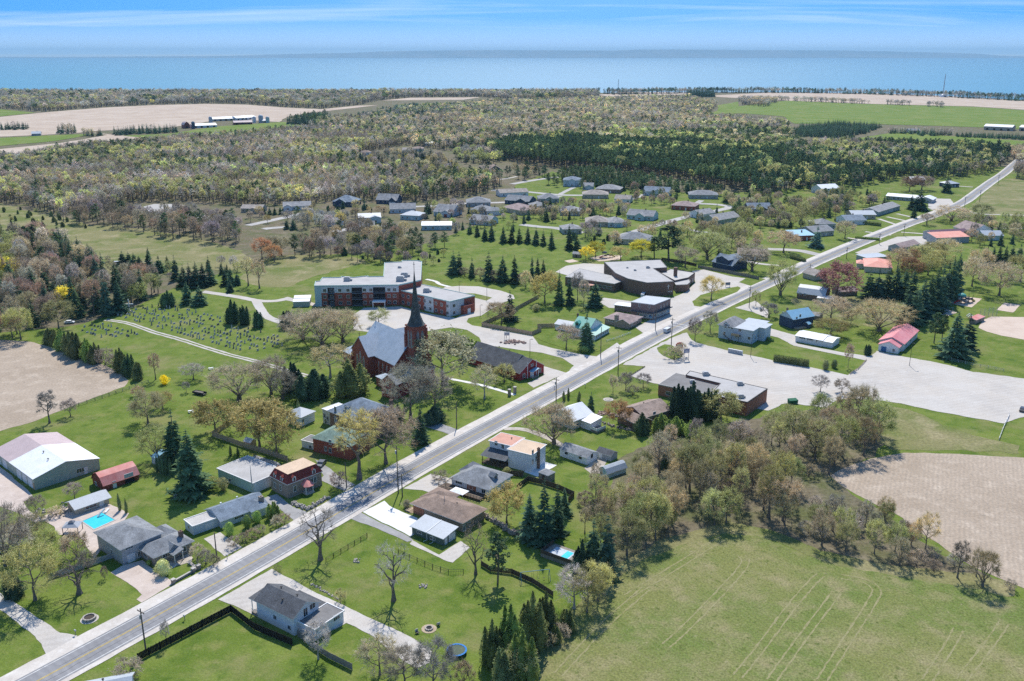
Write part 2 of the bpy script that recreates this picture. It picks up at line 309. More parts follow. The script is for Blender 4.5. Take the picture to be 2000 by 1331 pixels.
patch('meadow', [(1180,1160),(1080,1250),(990,1335),(960,1331),(1060,1240),(1130,1180),(1200,1110),(1300,1050),(1420,1020),(1520,1040),(1600,1075),(1740,1105),(1900,1120),(1980,1140),(1990,1165),(1850,1150),(1640,1110),(1500,1052),(1420,1045),(1330,1070),(1250,1100)], MEADOW, 0.045, jit=1.5, step=2)
patch('meadow', [(1735,790),(1800,810),(1840,830),(1900,850),(1990,870),(1990,885),(1850,880),(1740,878),(1700,860)], MEADOW, 0.045, jit=2, step=2)
patch('woodland_floor', [(1180,1120),(1190,1000),(1200,900),(1300,850),(1460,820),(1530,805),(1600,800),(1720,800),(1740,850),(1700,890),(1630,930),(1660,965),(1740,1010),(1830,1080),(1940,1130),(1900,1140),(1760,1120),(1640,1092),(1560,1068),(1490,1036),(1420,1028),(1330,1052),(1250,1084)], LITTER, 0.03, jit=2, step=3)
# ---- fields
patch('tilled_field', [(-260,640),(0,664),(60,668),(140,690),(215,718),(245,733),(251,744),(240,756),(150,790),(60,826),(0,842),(-260,940)], TILL, 0.06, jit=0.8, step=3)
patch('tilled_field', [(1622,930),(1640,918),(1700,896),(1765,885),(1850,886),(2000,895),(2350,915),(2350,1290),(2000,1150),(1900,1108),(1830,1062),(1760,1012),(1690,975),(1640,948)], TILL, 0.06, jit=0.9, step=3)
patch('hay_field', [(930,1420),(1004,1331),(1080,1252),(1182,1152),(1255,1094),(1330,1066),(1420,1042),(1490,1048),(1560,1080),(1640,1106),(1760,1130),(1900,1150),(2000,1172),(2400,1262),(2500,1560),(860,1560)], HAYF, 0.06, jit=0.9, step=2.5)
TRACK = ground_mat('wheel_track', (0.262, 0.244, 0.126), [((0.200, 0.200, 0.080), 1.6, 0.48, 0.62)], fine=0.25, fscale=2.6)
for tr in ([(1300,1262),(1328,1238),(1395,1171),(1440,1122),(1456,1098),(1448,1086)], [(1440,1322),(1475,1280),(1538,1196),(1584,1141),(1603,1124)], [(1604,1331),(1664,1238),(1706,1171),(1711,1152),(1690,1136),(1643,1127)], [(1810,1331),(1849,1271),(1872,1230)], [(1225,1166),(1328,1103),(1383,1068),(1412,1052)], [(1090,1318),(1180,1222),(1262,1150)], [(1876,1331),(1930,1262),(1962,1216)], [(1506,1331),(1572,1240),(1634,1158)]):
    line = smooth_line([gp(*p) for p in tr], 14)
    for s in (-0.95, 0.95): tag(link('wheel_track', strip_mesh('wheel_track', line, s-0.19, s+0.19, TRACK, 0.075, 0.30)), kind='structure')
for nm, px, m in (
    ('far_field', [(-300,240),(0,229),(90,220),(200,211),(300,206),(400,203.5),(480,205),(560,211),(625,214),(700,207),(740,206),(600,222),(560,229),(545,239),(440,232),(380,243),(330,250),(200,256),(130,262),(0,268),(-300,290)], TILLF),
    ('far_field', [(-300,217),(0,214),(70,221),(0,228),(-300,232)], GREENF),
    ('far_field', [(240,266),(330,262),(430,247),(550,239),(612,245),(560,258),(480,266),(350,275)], GREENF),
    ('far_field', [(-300,330),(0,292),(120,280),(210,264),(330,274),(250,283),(120,296),(0,314),(-300,360)], TILLF),
    ('far_field', [(-200,286),(0,270),(120,264),(190,262),(110,276),(0,286)], GREENF),
    ('far_field', [(1392,187),(1500,181.5),(1700,182),(1850,188),(2000,197),(2300,214),(2300,232),(2000,215),(1900,208.5),(1700,203.5),(1530,197),(1400,190)], TILLF),
    ('far_field', [(1380,224),(1420,211),(1535,197),(1700,204),(1900,209),(2000,216),(2300,233),(2300,264),(2000,253),(1850,247),(1700,243),(1550,242),(1530,228),(1450,222)], GREENF),
    ('far_field', [(1660,273),(1750,259),(1850,266),(2000,276),(2300,290),(2300,312),(2000,294),(1850,287),(1700,279)], GREENF),
    ('far_field', [(1402,206),(1442,199),(1444,212),(1402,219)], GREENF),
    ('far_field', [(1168,186),(1215,180),(1342,181),(1342,188),(1200,191)], TILLF),
    ('far_field', [(745,197),(800,191.5),(940,190.5),(905,195.5)], TILLF)):
    patch(nm, px, m, 0.30, jit=3, step=25)
# ---- paved and gravelled ground
patch('gravel_lot', [(1286,751),(1262,745),(1231,735),(1260,716),(1215,713),(1287,673),(1310,661),(1340,650),(1347,660),(1360,670),(1420,685),(1465,695),(1510,704),(1583,718),(1655,733),(1676,720),(1695,702),(1712,686),(1758,696),(1808,705),(1850,713),(1900,727),(2000,740),(2300,800),(2300,905),(2000,815),(1980,820),(1960,828),(1874,812),(1803,799),(1760,789),(1690,779),(1640,780),(1613,796),(1600,796),(1545,788),(1527,790),(1502,803),(1480,800),(1300,765)], GRAVEL, 0.09, jit=0.7, step=1.5)
patch('paved_forecourt', [(690,645),(690,615),(712,602),(782,599),(825,611),(890,622),(912,612),(927,597),(926,583),(905,575),(870,572),(862,566),(870,561),(897,559),(935,560),(980,569),(1003,577),(1005,584),(985,591),(955,607),(940,617),(915,622),(911,630),(922,636),(1040,657),(1052,673),(1080,681),(1132,692),(1165,697),(1205,670),(1230,690),(1108,728),(1121,715),(1097,700),(1060,690),(1020,685),(967,677),(942,677),(937,660),(912,645),(880,640),(820,650),(760,655)], GRAVEL, 0.09, jit=0.25, step=2)
patch('school_yard', [(1300,588),(1340,571),(1358,552),(1352,530),(1375,527),(1430,541),(1470,546),(1492,560),(1330,645),(1262,655),(1240,640),(1310,606)], GRAVEL, 0.09, jit=0.25, step=2)
patch('school_yard', [(1085,532),(1105,520),(1140,515),(1182,517),(1182,536),(1120,542)], GRAVEL, 0.09, jit=0.2, step=2)
patch('school_yard', [(1178,582),(1240,590),(1250,604),(1190,602),(1172,592)], GRAVEL, 0.09, jit=0.2, step=2)
for px in ([(1352,590),(1368,577),(1400,568),(1441,560),(1447,563),(1440,571),(1390,590),(1368,600),(1356,598)], [(1443,552),(1462,541),(1496,546),(1466,559)], [(902,573),(928,574),(961,582),(950,588),(925,582)], [(1283,680),(1298,673),(1312,675),(1330,686),(1334,698),(1316,704),(1296,696),(1286,688)], [(1045,660),(1070,671),(1132,690),(1150,692),(1178,684),(1152,676),(1120,676),(1078,664),(1058,650)]):
    patch('grass_island', px, LAWN, 0.12, jit=0.2, step=1)
for m, px in ((GRAVEL, [(1058,715),(1108,729),(1042,758),(1030,749),(1062,734)]),
    (GRAVEL, [(425,1172),(530,1112),(562,1128),(626,1163),(671,1183),(725,1210),(800,1243),(845,1274),(838,1295),(812,1306),(786,1290),(720,1238),(678,1217),(655,1230),(600,1240),(500,1205),(455,1183)]),
    (CONC, [(708,1001),(750,979),(760,988),(785,1001),(814,1012),(816,1040),(802,1048)]),
    (OLDA, [(684,1014),(704,1002),(800,1049),(808,1056),(795,1059),(740,1034)]),
    (GRAVEL, [(806,1056),(857,1084),(900,1057),(917,1070),(897,1090),(885,1099),(866,1094),(838,1080),(800,1064)]),
    (GRAVEL, [(788,955),(842,926),(880,935),(890,962),(852,967),(825,958)]),
    (CONC, [(1024,922),(1062,902),(1088,909),(1050,932)]),
    (DIRTG, [(1140,915),(1172,893),(1186,900),(1174,926),(1155,926)]),
    (GRAVEL, [(-80,1120),(0,1158),(70,1205),(118,1236),(152,1243),(92,1284),(82,1258),(37,1218),(0,1192),(-80,1150)]),
    (PINKP, [(215,1119),(240,1105),(278,1094),(307,1118),(328,1130),(340,1141),(275,1178),(266,1172),(279,1162),(248,1138)]),
    (DIRTG, [(336,1100),(368,1080),(376,1090),(374,1098),(392,1112),(384,1115),(366,1100),(345,1106)]),
    (PINKP, [(78,1012),(130,990),(160,985),(215,985),(252,1003),(242,1020),(200,1040),(196,1075),(183,1092),(165,1060),(150,1045),(115,1045),(105,1030)]),
    (PINKP, [(-120,905),(0,912),(45,950),(64,968),(45,982),(60,1000),(84,1016),(70,1022),(40,1004),(0,990),(-120,990)]),
    (GRAVEL, [(398,1053),(430,1040),(474,1070),(438,1088)]),
    (OLDA, [(508,976),(540,966),(572,990),(600,1001),(574,1018),(552,1000),(525,984)]),
    (OLDA, [(616,898),(640,912),(668,935),(694,948),(674,960),(650,950),(622,938),(632,930)]),
    (OLDA, [(460,905),(500,890),(545,905),(555,918),(520,925)]),
    (OLDA, [(818,830),(840,821),(893,839),(878,849)]),
    (GRAVEL, [(1505,642),(1552,655),(1557,672),(1640,688),(1700,697),(1698,706),(1630,692),(1550,676),(1520,660),(1500,655)]),
    (GRAVEL, [(1435,602),(1475,588),(1500,606),(1500,622),(1470,610)]),
    (GRAVEL, [(1813,392),(1826,388),(1856,389),(1862,397),(1872,398),(1826,420),(1826,413),(1813,407)]),
    (GRAVEL, [(1752,463),(1830,461),(1826,475),(1795,482),(1760,480),(1690,502),(1670,494)]),
    (STREET, [(280,404),(300,399),(350,399),(362,402),(335,409),(345,414),(400,421),(430,428),(470,428),(465,433),(420,432),(350,420),(320,416),(292,414)])):
    patch('driveway', px, m, 0.075, jit=0.35, step=1.2)
for w, m, px in ((1.7, CONC, [(876,740),(940,753),(1006,772)]), (4.6, GRAVEL, [(395,570),(462,580),(505,588),(540,588),(568,582)]), (4.6, GRAVEL, [(500,588),(508,602),(520,618),(550,630),(585,634)]),
    (2.6, DIRTG, [(985,838),(1025,840),(1070,856),(1100,872)]), (2.2, CONC, [(832,546),(850,550),(860,556),(880,561)]),
    (4, GRAVEL, [(560,585),(600,592),(620,598)]), (5, GRAVEL, [(1690,497),(1730,505),(1700,512)]),
    (7.5, STREET, [(484,441),(544,428),(590,418)]), (7.5, STREET, [(515,448),(530,446),(560,444)]), (7.5, STREET, [(648,454),(700,445),(760,441)]), (7.5, STREET, [(812,404),(860,402),(908,398),(980,396),(1053,393),(1092,383)]),
    (7.5, STREET, [(960,372),(1025,375),(1092,381),(1140,382),(1170,381)]), (7.5, STREET, [(1000,360),(1046,352),(1090,346)]), (7.5, STREET, [(1018,439),(1050,443),(1085,446),(1115,452),(1140,455)]),
    (7.5, STREET, [(1200,464),(1230,456),(1290,438),(1342,424),(1400,412),(1425,405),(1400,400),(1358,398)]), (5, STREET, [(1226,392),(1250,384),(1262,378)]), (5, STREET, [(1342,404),(1356,400),(1370,392)]), (4.5, STREET, [(1092,381),(1105,374),(1122,366)]),
    (4.5, STREET, [(1330,440),(1360,452),(1400,455)]), (4, GRAVEL, [(1440,505),(1480,515),(1530,520)]), (7.5, STREET, [(1500,487),(1560,490),(1600,498),(1640,500)]),
    (3.2, GRAVEL, [(1655,465),(1690,470),(1720,468)]), (3.2, GRAVEL, [(1690,453),(1740,460)]), (3.2, GRAVEL, [(1716,428),(1765,444)]), (3.2, GRAVEL, [(1732,424),(1788,436)]), (3.2, GRAVEL, [(1752,418),(1800,429)]),
    (3.2, GRAVEL, [(1760,454),(1800,457),(1838,461)]), (3.5, GRAVEL, [(1870,405),(1905,417),(1960,420),(2050,422)]), (3.2, GRAVEL, [(1905,446),(1960,446),(2050,448)]), (4, GRAVEL, [(1872,364),(1900,366)]), (3.5, GRAVEL, [(950,352),(985,350),(1010,345)]),
    (6, TILLF, [(20,244),(100,250),(200,262),(270,268),(350,276)])):
    strip('path', px, w, m, 0.085)
TWO = [(206,625),(250,632),(300,649),(350,663),(400,679),(450,694),(498,706),(560,724),(600,735)]
_l = smooth_line([gp(*p) for p in TWO], 10)
for s in (-0.95, 0.95): tag(link('cemetery_track', strip_mesh('cemetery_track', _l, s-0.55, s+0.55, GRAVEL, 0.08, 0.3)), kind='structure')
patch('playground_sand', [(1846,592),(1861,577),(1918,584),(1898,601)], SAND, 0.08, jit=0.2, step=1)
patch('sand_pad', [(1946,606),(1962,592),(1993,596),(1979,611)], SAND, 0.08, jit=0.2, step=1)
patch('sand_pad', [(1822,607),(1847,604),(1870,611),(1850,618),(1830,614)], SAND, 0.08, jit=0.3, step=1)
patch('ball_diamond', [(1911,641),(1919,626),(1936,619),(2000,620),(2110,630),(2110,672),(2000,664),(1955,656),(1926,648)], SAND, 0.08, jit=0.2, step=1)
patch('sand_pad', [(1102,510),(1118,507),(1130,511),(1112,514)], SAND, 0.08, jit=0.2, step=1)
patch('sand_pad', [(1150,505),(1180,498),(1215,500),(1210,508),(1170,511)], SAND, 0.08, jit=0.3, step=1)
# ---- the main road
RC = [(-180,1468),(74,1331),(300.5,1207),(540,1073),(840,898.5),(1040,789),(1200,702),(1310,644),(1480,563),(1652,487),(1766,441),(1829,419),(1880,396),(1903,380),(1934,357),(1958,341),(1975,327),(1992,312)]
RW = [gp(*p) for p in RC]
ROAD = smooth_line(RW, 10)
AVLINE.append(([(p.x, p.y) for p in ROAD], 8.0))
_road = tag(link('road', strip_mesh('road', ROAD, -3.75, 3.75, ASPH, 0.125, 0.06)), kind='structure')
for a, b_, m in ((-0.20,-0.05,LINEY),(0.05,0.20,LINEY),(3.05,3.27,LINEW),(-3.27,-3.05,LINEW)):
    link('lane_marking', strip_mesh('lane_marking', ROAD, a, b_, m, 0.137), _road)
tag(link('shoulder', strip_mesh('shoulder', ROAD[:115], 3.6, 7.3, SHOUL, 0.105, 0.35)), kind='structure')
tag(link('shoulder', strip_mesh('shoulder', ROAD[115:], 3.6, 5.2, SHOUL, 0.105, 0.3)), kind='structure')
tag(link('shoulder', strip_mesh('shoulder', ROAD, -5.15, -3.6, SHOUL, 0.105, 0.35)), kind='structure')
DLINE = mat('dark_road_line', (0.10, 0.10, 0.105), var=0.2, coord='World')  # narrow dark wandering lines along the lanes
for k, (i0, i1, off) in enumerate(((8,30,-1.5),(30,52,1.7),(52,80,-1.4),(70,110,1.5),(12,26,0.9))):
    seg = [p + Vector((0.35*noise.noise(Vector((i*0.9,k,0))), 0.35*noise.noise(Vector((i*0.9,k,5))), 0)) for i, p in enumerate(ROAD[i0:i1])]
    link('dark_line', strip_mesh('dark_line', seg, off-0.05, off+0.05, DLINE, 0.132), _road)
# pedestrian crossing bars by the gravel lot
def road_at(x):
    """index of the road point nearest a photograph column"""
    return min(range(len(ROAD)), key=lambda i: abs(1000+FPX*ROAD[i].x/(ROAD[i].y*math.cos(PITCH)+CAMH*math.sin(PITCH)) - x))
_i = road_at(1332); _p, _q = ROAD[_i], ROAD[_i+1]; _d = (_q-_p).normalized(); _nv = Vector((-_d.y,_d.x,0))
for s in (-2.0, 2.0):
    c = _p + _d*s; mb = MB(); a, b_, c_, d_ = c-_nv*3.4, c+_nv*3.4, c+_nv*3.4+_d*0.5, c-_nv*3.4+_d*0.5
    mb.add([(v.x,v.y,0.142) for v in (a,b_,c_,d_)], [(3,2,1,0)]); mb.build('crossing_bar', LINEW, _road)
# ================================================================ trees
def leaf_mat(name, trans=0.54, var=0.35, inst=False):
    m, nt, b = nodes(name); N = nt.nodes.new; L = nt.links.new
    oi = N('ShaderNodeObjectInfo'); g_ = N('ShaderNodeNewGeometry')
    n = N('ShaderNodeTexNoise'); n.inputs['Scale'].default_value = 0.7; n.inputs['Detail'].default_value = 3; L(g_.outputs['Position'], n.inputs['Vector'])
    r = N('ShaderNodeMapRange'); r.inputs[1].default_value = 0.3; r.inputs[2].default_value = 0.7; r.inputs[3].default_value = 1-var; r.inputs[4].default_value = 1+var; L(n.outputs[0], r.inputs[0])
    rr = N('ShaderNodeMapRange'); rr.inputs[3].default_value = 0.72; rr.inputs[4].default_value = 1.25; L(oi.outputs['Random'], rr.inputs[0])
    ri = N('ShaderNodeMapRange'); ri.inputs[3].default_value = 0.75; ri.inputs[4].default_value = 1.25; L(g_.outputs['Random Per Island'], ri.inputs[0])
    m1 = N('ShaderNodeMath'); m1.operation = 'MULTIPLY'; L(r.outputs[0], m1.inputs[0]); L(rr.outputs[0], m1.inputs[1])
    m2 = N('ShaderNodeMath'); m2.operation = 'MULTIPLY'; L(m1.outputs[0], m2.inputs[0]); L(ri.outputs[0], m2.inputs[1])
    sc_ = N('ShaderNodeVectorMath'); sc_.operation = 'SCALE'; at_ = N('ShaderNodeAttribute'); at_.attribute_type = 'INSTANCER'; at_.attribute_name = 'tint'; L(at_.outputs['Color'] if inst else oi.outputs['Color'], sc_.inputs[0]); L(m2.outputs[0], sc_.inputs['Scale'])
    nt.nodes.remove(b)
    d = N('ShaderNodeBsdfDiffuse'); t = N('ShaderNodeBsdfTranslucent'); L(sc_.outputs[0], d.inputs[0]); L(sc_.outputs[0], t.inputs[0])
    mx_ = N('ShaderNodeMixShader'); mx_.inputs[0].default_value = trans; L(d.outputs[0], mx_.inputs[1]); L(t.outputs[0], mx_.inputs[2])
    L(mx_.outputs[0], nt.nodes['Material Output'].inputs['Surface']); return m
LEAF = leaf_mat('foliage'); NEEDLE = leaf_mat('needles', 0.25, 0.30); WLEAF = leaf_mat('wood_foliage', inst=True); WNEEDLE = leaf_mat('wood_needles', 0.25, 0.30, True)
BARK = mat('bark', (0.215, 0.180, 0.150), var=0.4, scale=1.0, fine=0.3)
BARKP = mat('pale_bark', (0.42, 0.39, 0.35), var=0.35, scale=1.0, fine=0.3)
def rvec(r): 
    while True:
        v = Vector((r.uniform(-1,1), r.uniform(-1,1), r.uniform(-1,1)))
        if 0.05 < v.length < 1: return v.normalized()
def quad(mb, p, s, r, mi=0, flat=0.0):
    n = rvec(r); n = (n + Vector((0,0,flat))).normalized(); a = n.cross(rvec(r)).normalized()*s; b = n.cross(a).normalized()*s*r.uniform(0.5,0.9)
    mb.add([p-a-b*0.3, p+b, p+a-b*0.2, p-b], [(0,3,2,1)], mi)
def grow(r, H, trunk, rx, zlo, natt, nt, twig, bud, nbud, nl=8, reach=0.30, multi=0, limb=1.15):
    """broad-leaved tree H high whose crown fills an uneven egg from zlo*H to H: returns (trunk builder, crown builder)"""
    tb, cb = MB(), MB(); R0 = H*0.019*limb; cz = H*(zlo+1)/2; ez = H*(1-zlo)/2; ex = rx*H
    def bez(a, c, e, k): return [a*(1-t)**2 + c*2*t*(1-t) + e*t*t for t in (i/k for i in range(k+1))]
    tp = [Vector((0,0,-0.2))]; n = 6; top = H*0.72
    for i in range(n): tp.append(Vector((r.uniform(-.012,.012)*H*(i+1)/2, r.uniform(-.012,.012)*H*(i+1)/2, top*(i+1)/n)))
    def tat(t): f = max(0, min(0.999, t))*n; i = int(f); return tp[i].lerp(tp[i+1], f-i)
    if multi == 0: tb.tube(tp, [R0*1.6]+[R0*(1.05-0.16*i) for i in range(1,n+1)], 6)
    else: tb.tube(tp[:2]+[tat(trunk+0.05)], [R0*2.0, R0*1.5, R0*0.7], 6)
    lob = [(rvec(r), r.uniform(0.12,0.30)) for _ in range(6)]
    def egg_r(d):
        k = 0.86
        for v, s_ in lob: k += s_*max(0, d.dot(v))**4
        return k
    samples = []
    for i in range(nl):
        f = (i+0.5)/nl; el = -0.25+1.15*f; az = i*2.39996+r.uniform(-.3,.3); cs = math.sqrt(max(0.02,1-min(1,el)**2))
        d = Vector((math.cos(az)*cs, math.sin(az)*cs, min(1,el))); k = egg_r(d)*0.82; e = Vector((d.x*ex*k, d.y*ex*k, cz+d.z*ez*k))
        s0 = tat((trunk+(0.82-trunk)*f*(0.35 if multi else 0.9))*H/top); mid = s0.lerp(e, 0.45) + Vector((d.x, d.y, 0))*ex*0.10 + Vector((0,0,(e.z-s0.z)*(0.05 if not multi else 0.18)))
        pts = bez(s0, mid, e, 6); pts = [p + rvec(r)*H*0.008*min(j,3) for j, p in enumerate(pts)]
        rr = R0*(0.58-0.28*f)*(1.25 if multi else 1); tb.tube(pts, [rr*(1-0.13*j) for j in range(7)], 5); samples += [(p, rr*(1-0.13*j)) for j, p in enumerate(pts) if j > 1]
    samples += [(p, R0*0.4) for p in tp[4:]]
    ends = []
    for _ in range(natt):
        d = rvec(r); 
        if d.z < -0.55: d.z *= -0.5; d.normalize()
        k = egg_r(d)*r.uniform(0.35,1.0)**0.45; A = Vector((d.x*ex*k, d.y*ex*k, cz+d.z*ez*k))
        best = min(samples, key=lambda s_: (s_[0]-A).length + 0.7*max(0, s_[0].z-A.z)); s0, rr = best; L = (A-s0).length
        q = bez(s0, s0.lerp(A,0.5)+rvec(r)*L*0.14+Vector((0,0,-0.06*L)), A, 3); tb.tube(q, [rr*0.45, rr*0.34, rr*0.24, rr*0.14], 4, cap=False)
        for j in range(nt):
            t = r.uniform(0.45,1.0); f3 = t*3; i3 = min(int(f3),2); p = q[i3].lerp(q[i3+1], f3-i3)
            o = Vector((d.x, d.y, d.z+0.25)); dd = (o*0.55+rvec(r)*0.85).normalized(); l3 = ex*reach*r.uniform(0.6,1.15); m_ = p+dd*l3*0.55+rvec(r)*l3*0.08; e = p+(dd+Vector((0,0,0.12))).normalized()*l3
            cb.tube([p, m_, e], [twig*1.25, twig*0.9, twig*0.35], 3, cap=False); ends.append((p, m_)); ends.append((m_, e))
            for k2 in range(3):
                t5 = r.uniform(0.25,1.0); p5 = p.lerp(e, t5); e5 = p5 + (dd*0.6+rvec(r)*0.8).normalized()*l3*r.uniform(0.3,0.6)
                s_ = dd.cross(rvec(r)).normalized()*twig*0.85; cb.add([p5-s_, p5+s_, e5], [(0,1,2)]); ends.append((p5, e5))
    for k in range(nbud):
        a, e = r.choice(ends); quad(cb, a.lerp(e, r.uniform(0.2,1.0)) + rvec(r)*bud*0.4, bud*r.uniform(0.6,1.4), r)
    return tb, cb
def spruce(r, H, rad, lev=26, per=9, droop=0.35, base=0.04, gap=0.0, tuft=1.0):
    tb, cb = MB(), MB(); tb.tube([(0,0,-0.2),(0,0,H*0.5),(0,0,H*0.97)], [H*0.016, H*0.010, H*0.002], 6)
    for i in range(lev):
        f = i/(lev-1); z = H*(base+(0.985-base)*f); rr = rad*((1-f)**0.85)*(0.92+0.16*r.random())+0.02*rad
        if gap and r.random() < gap: continue
        n = max(4, int(per*(1-0.45*f)))
        if i > 2 and r.random() < 0.07: continue
        for k in range(n):
            a = 2*math.pi*(k+r.random()*0.7)/n + i*0.9; L = rr*(r.uniform(0.4,0.95) if r.random() < 0.5 else r.uniform(0.85,1.35)); dz = -droop*L*r.uniform(0.3,1.5)
            d = Vector((math.cos(a), math.sin(a), 0)); s = Vector((-d.y, d.x, 0)); w = L*0.24*tuft+0.05*rad
            p0 = Vector((0,0,z)); m_ = p0 + d*L*0.55 + Vector((0,0,dz*0.35)); e = p0 + d*L + Vector((0,0,dz+0.08*L))
            cb.add([p0 + d*L*0.12, m_ - s*w + Vector((0,0,-w*0.5)), e, m_ + s*w + Vector((0,0,-w*0.5)), m_ + Vector((0,0,w*0.25))], [(0,1,4),(1,2,4),(2,3,4),(3,0,4)])
            for q in range(3):
                t = r.uniform(0.35,0.98); c = p0.lerp(e, t) + s*r.uniform(-w,w)*0.9; tip = c + d*w*r.uniform(0.5,1.3) + s*r.uniform(-w,w)*0.9 + Vector((0,0,-w*r.uniform(0.1,0.8)))
                sd_ = s*w*0.32; cb.add([c-sd_, c+sd_, tip], [(0,1,2)])
    return tb, cb
def pine(r, H, rad, trunk=0.35, lev=9):
    tb, cb = MB(), MB(); tb.tube([(0,0,-0.2),(0.02*H,0,H*0.5),(0,0,H*0.95)], [H*0.017, H*0.011, H*0.003], 6)
    for i in range(lev):
        f = i/(lev-1); z = H*(trunk+(0.95-trunk)*f); rr = rad*(1.0-0.72*f**1.5)*r.uniform(0.75,1.15)*(0.75+0.5*min(1,f*3))
        for k in range(r.randint(4,6)):
            a = r.uniform(0,6.28); L = rr*r.uniform(0.65,1.1); d = Vector((math.cos(a), math.sin(a), r.uniform(0.0,0.35))); p0 = Vector((0,0,z)); e = p0 + d*L
            tb.tube([p0, e], [H*0.004, H*0.0012], 3, cap=False)
            for q in range(26):
                t = r.uniform(0.35,1.08); c = p0.lerp(e, t) + rvec(r)*L*0.20; n = (rvec(r)+Vector((0,0,1.2))).normalized(); a_ = n.cross(rvec(r)).normalized()*H*0.021; b_ = n.cross(a_)
                cb.add([c-a_*0.9, c-b_*0.8, c+a_, c+b_*0.9+n*H*0.012], [(0,1,2),(0,2,3)])
    for q in range(16):
        c = Vector((0,0,H*r.uniform(0.9,0.99))) + rvec(r)*rad*0.12; quad(cb, c, H*0.026, r)
    return tb, cb
def shell(r, H, rad, n=700, leaf=0.05, prof=None, core=0.72):
    """dense cedar, clipped shrub or bush: leaf faces all over an uneven body with a closed core; unit: H high, rad wide"""
    tb, cb = MB(), MB(); tb.tube([(0,0,-0.2),(0,0,H*0.6)], [rad*0.12, rad*0.04], 5)
    prof = prof or (lambda f: math.sin(math.pi*min(1,(0.08+0.92*f)))**0.6)
    lob = [(r.uniform(0,6.28), r.uniform(0,1), r.uniform(0.12,0.42)) for _ in range(11)]
    def rad_at(a, f):
        w = prof(f)*rad
        for a0, f0, s in lob:
            dd = math.cos(a-a0); w *= 1 + s*max(0,dd)**3*max(0,1-abs(f-f0)*2.5)
        return w
    ns, nz = 9, 6
    vs = [(math.cos(2*math.pi*j/ns)*rad_at(2*math.pi*j/ns,i/nz)*core, math.sin(2*math.pi*j/ns)*rad_at(2*math.pi*j/ns,i/nz)*core, H*0.97*(i/nz)) for i in range(nz+1) for j in range(ns)]
    cb.add(vs, [(i*ns+j, i*ns+(j+1)%ns, (i+1)*ns+(j+1)%ns, (i+1)*ns+j) for i in range(nz) for j in range(ns)] + [tuple(nz*ns+j for j in range(ns))])
    for _ in range(n):
        a = r.uniform(0,6.283); f = r.random()**0.85; w = rad_at(a,f)*r.uniform(core,1.06); p = Vector((math.cos(a)*w, math.sin(a)*w, H*f*1.0))
        o = Vector((math.cos(a), math.sin(a), 0.7+0.9*(f>0.8))).normalized(); a_ = o.cross(rvec(r)).normalized()*leaf; b_ = (o*0.5+rvec(r)*0.6).normalized()*leaf*1.3
        cb.add([p-a_, p+b_*0.2-o*leaf*0.3, p+a_, p+b_+o*leaf*0.4], [(0,1,2,3)])
    return tb, cb
cone = lambda f: (1-f)**0.75*0.98+0.03
egg = lambda f: max(0.62 if f < 0.25 else 0.05, math.sqrt(max(0, 1-(2*f*0.98-1)**2)))
column = lambda f: (0.75+0.25*min(1,f*5))*(1 if f < 0.55 else max(0.03,(1-((f-0.55)/0.45)**2)))
PROTO = {}          # kind -> list of (trunk mesh, crown mesh, height, radius)
def reg(kind, fn, n, leafm=LEAF, bark=BARK):
    PROTO[kind] = []
    for i in range(n):
        r = random.Random(hash(kind) % 1 + len(kind)*101 + i*17 + sum(map(ord, kind)))
        tb, cb = fn(r)
        h = max(v[2] for v in cb.v); xs = sorted(math.hypot(v[0], v[1]) for v in cb.v); rad = xs[int(len(xs)*0.93)]
        PROTO[kind].append((tb.mesh(kind+'_trunk', bark), cb.mesh(kind+'_crown', leafm), h, rad))
reg('bare', lambda r: grow(r, 14, 0.20, 0.40, 0.16, 100, 14, 0.030, 0.07, 1800, 10), 4)
reg('vase', lambda r: grow(r, 14, 0.06, 0.42, 0.16, 105, 14, 0.030, 0.08, 2400, 12, multi=1), 3)
reg('bud', lambda r: grow(r, 13, 0.18, 0.42, 0.13, 100, 11, 0.026, 0.105, 5600, 10), 4)
reg('leafy', lambda r: grow(r, 12, 0.18, 0.42, 0.12, 100, 9, 0.025, 0.14, 8500, 10), 3)
reg('tall', lambda r: grow(r, 17, 0.30, 0.24, 0.24, 90, 12, 0.030, 0.08, 1800, 10), 4)
reg('birch', lambda r: grow(r, 12, 0.24, 0.34, 0.16, 90, 11, 0.030, 0.07, 1200, 10), 2, bark=BARKP)
reg('gnarled', lambda r: grow(r, 14, 0.14, 0.36, 0.22, 55, 6, 0.028, 0.05, 60, 9, 0.34, limb=1.9), 3)
reg('spruce', lambda r: spruce(r, 14, 3.3*r.uniform(0.85,1.15), r.choice((22,26,30)), 9, r.uniform(0.2,0.5), r.uniform(0.03,0.10)), 7, NEEDLE)
reg('pine', lambda r: pine(r, 15, 3.4), 4, NEEDLE)
def plumes(r):
    """cedar of several ragged spires grown together"""
    tb, cb = MB(), MB()
    for i in range(r.randint(6,9)):
        a = r.uniform(0,6.28); d = 0 if i == 0 else r.uniform(0.7,1.45); h = 7*(1 if i == 0 else r.uniform(0.55,0.95)); t_, c_ = shell(r, h, r.uniform(0.75,1.15), 520, 0.15, lambda f: (0.7+0.3*min(1,f*4))*(1 if f < 0.35 else max(0.03,1-((f-0.35)/0.65)**1.5)), 0.6)
        mx_, my_ = d*math.cos(a), d*math.sin(a); tb.add([(v[0]+mx_,v[1]+my_,v[2]) for v in t_.v], t_.f); cb.add([(v[0]+mx_,v[1]+my_,v[2]) for v in c_.v], c_.f)
    return tb, cb
reg('cedar', plumes, 5, NEEDLE)
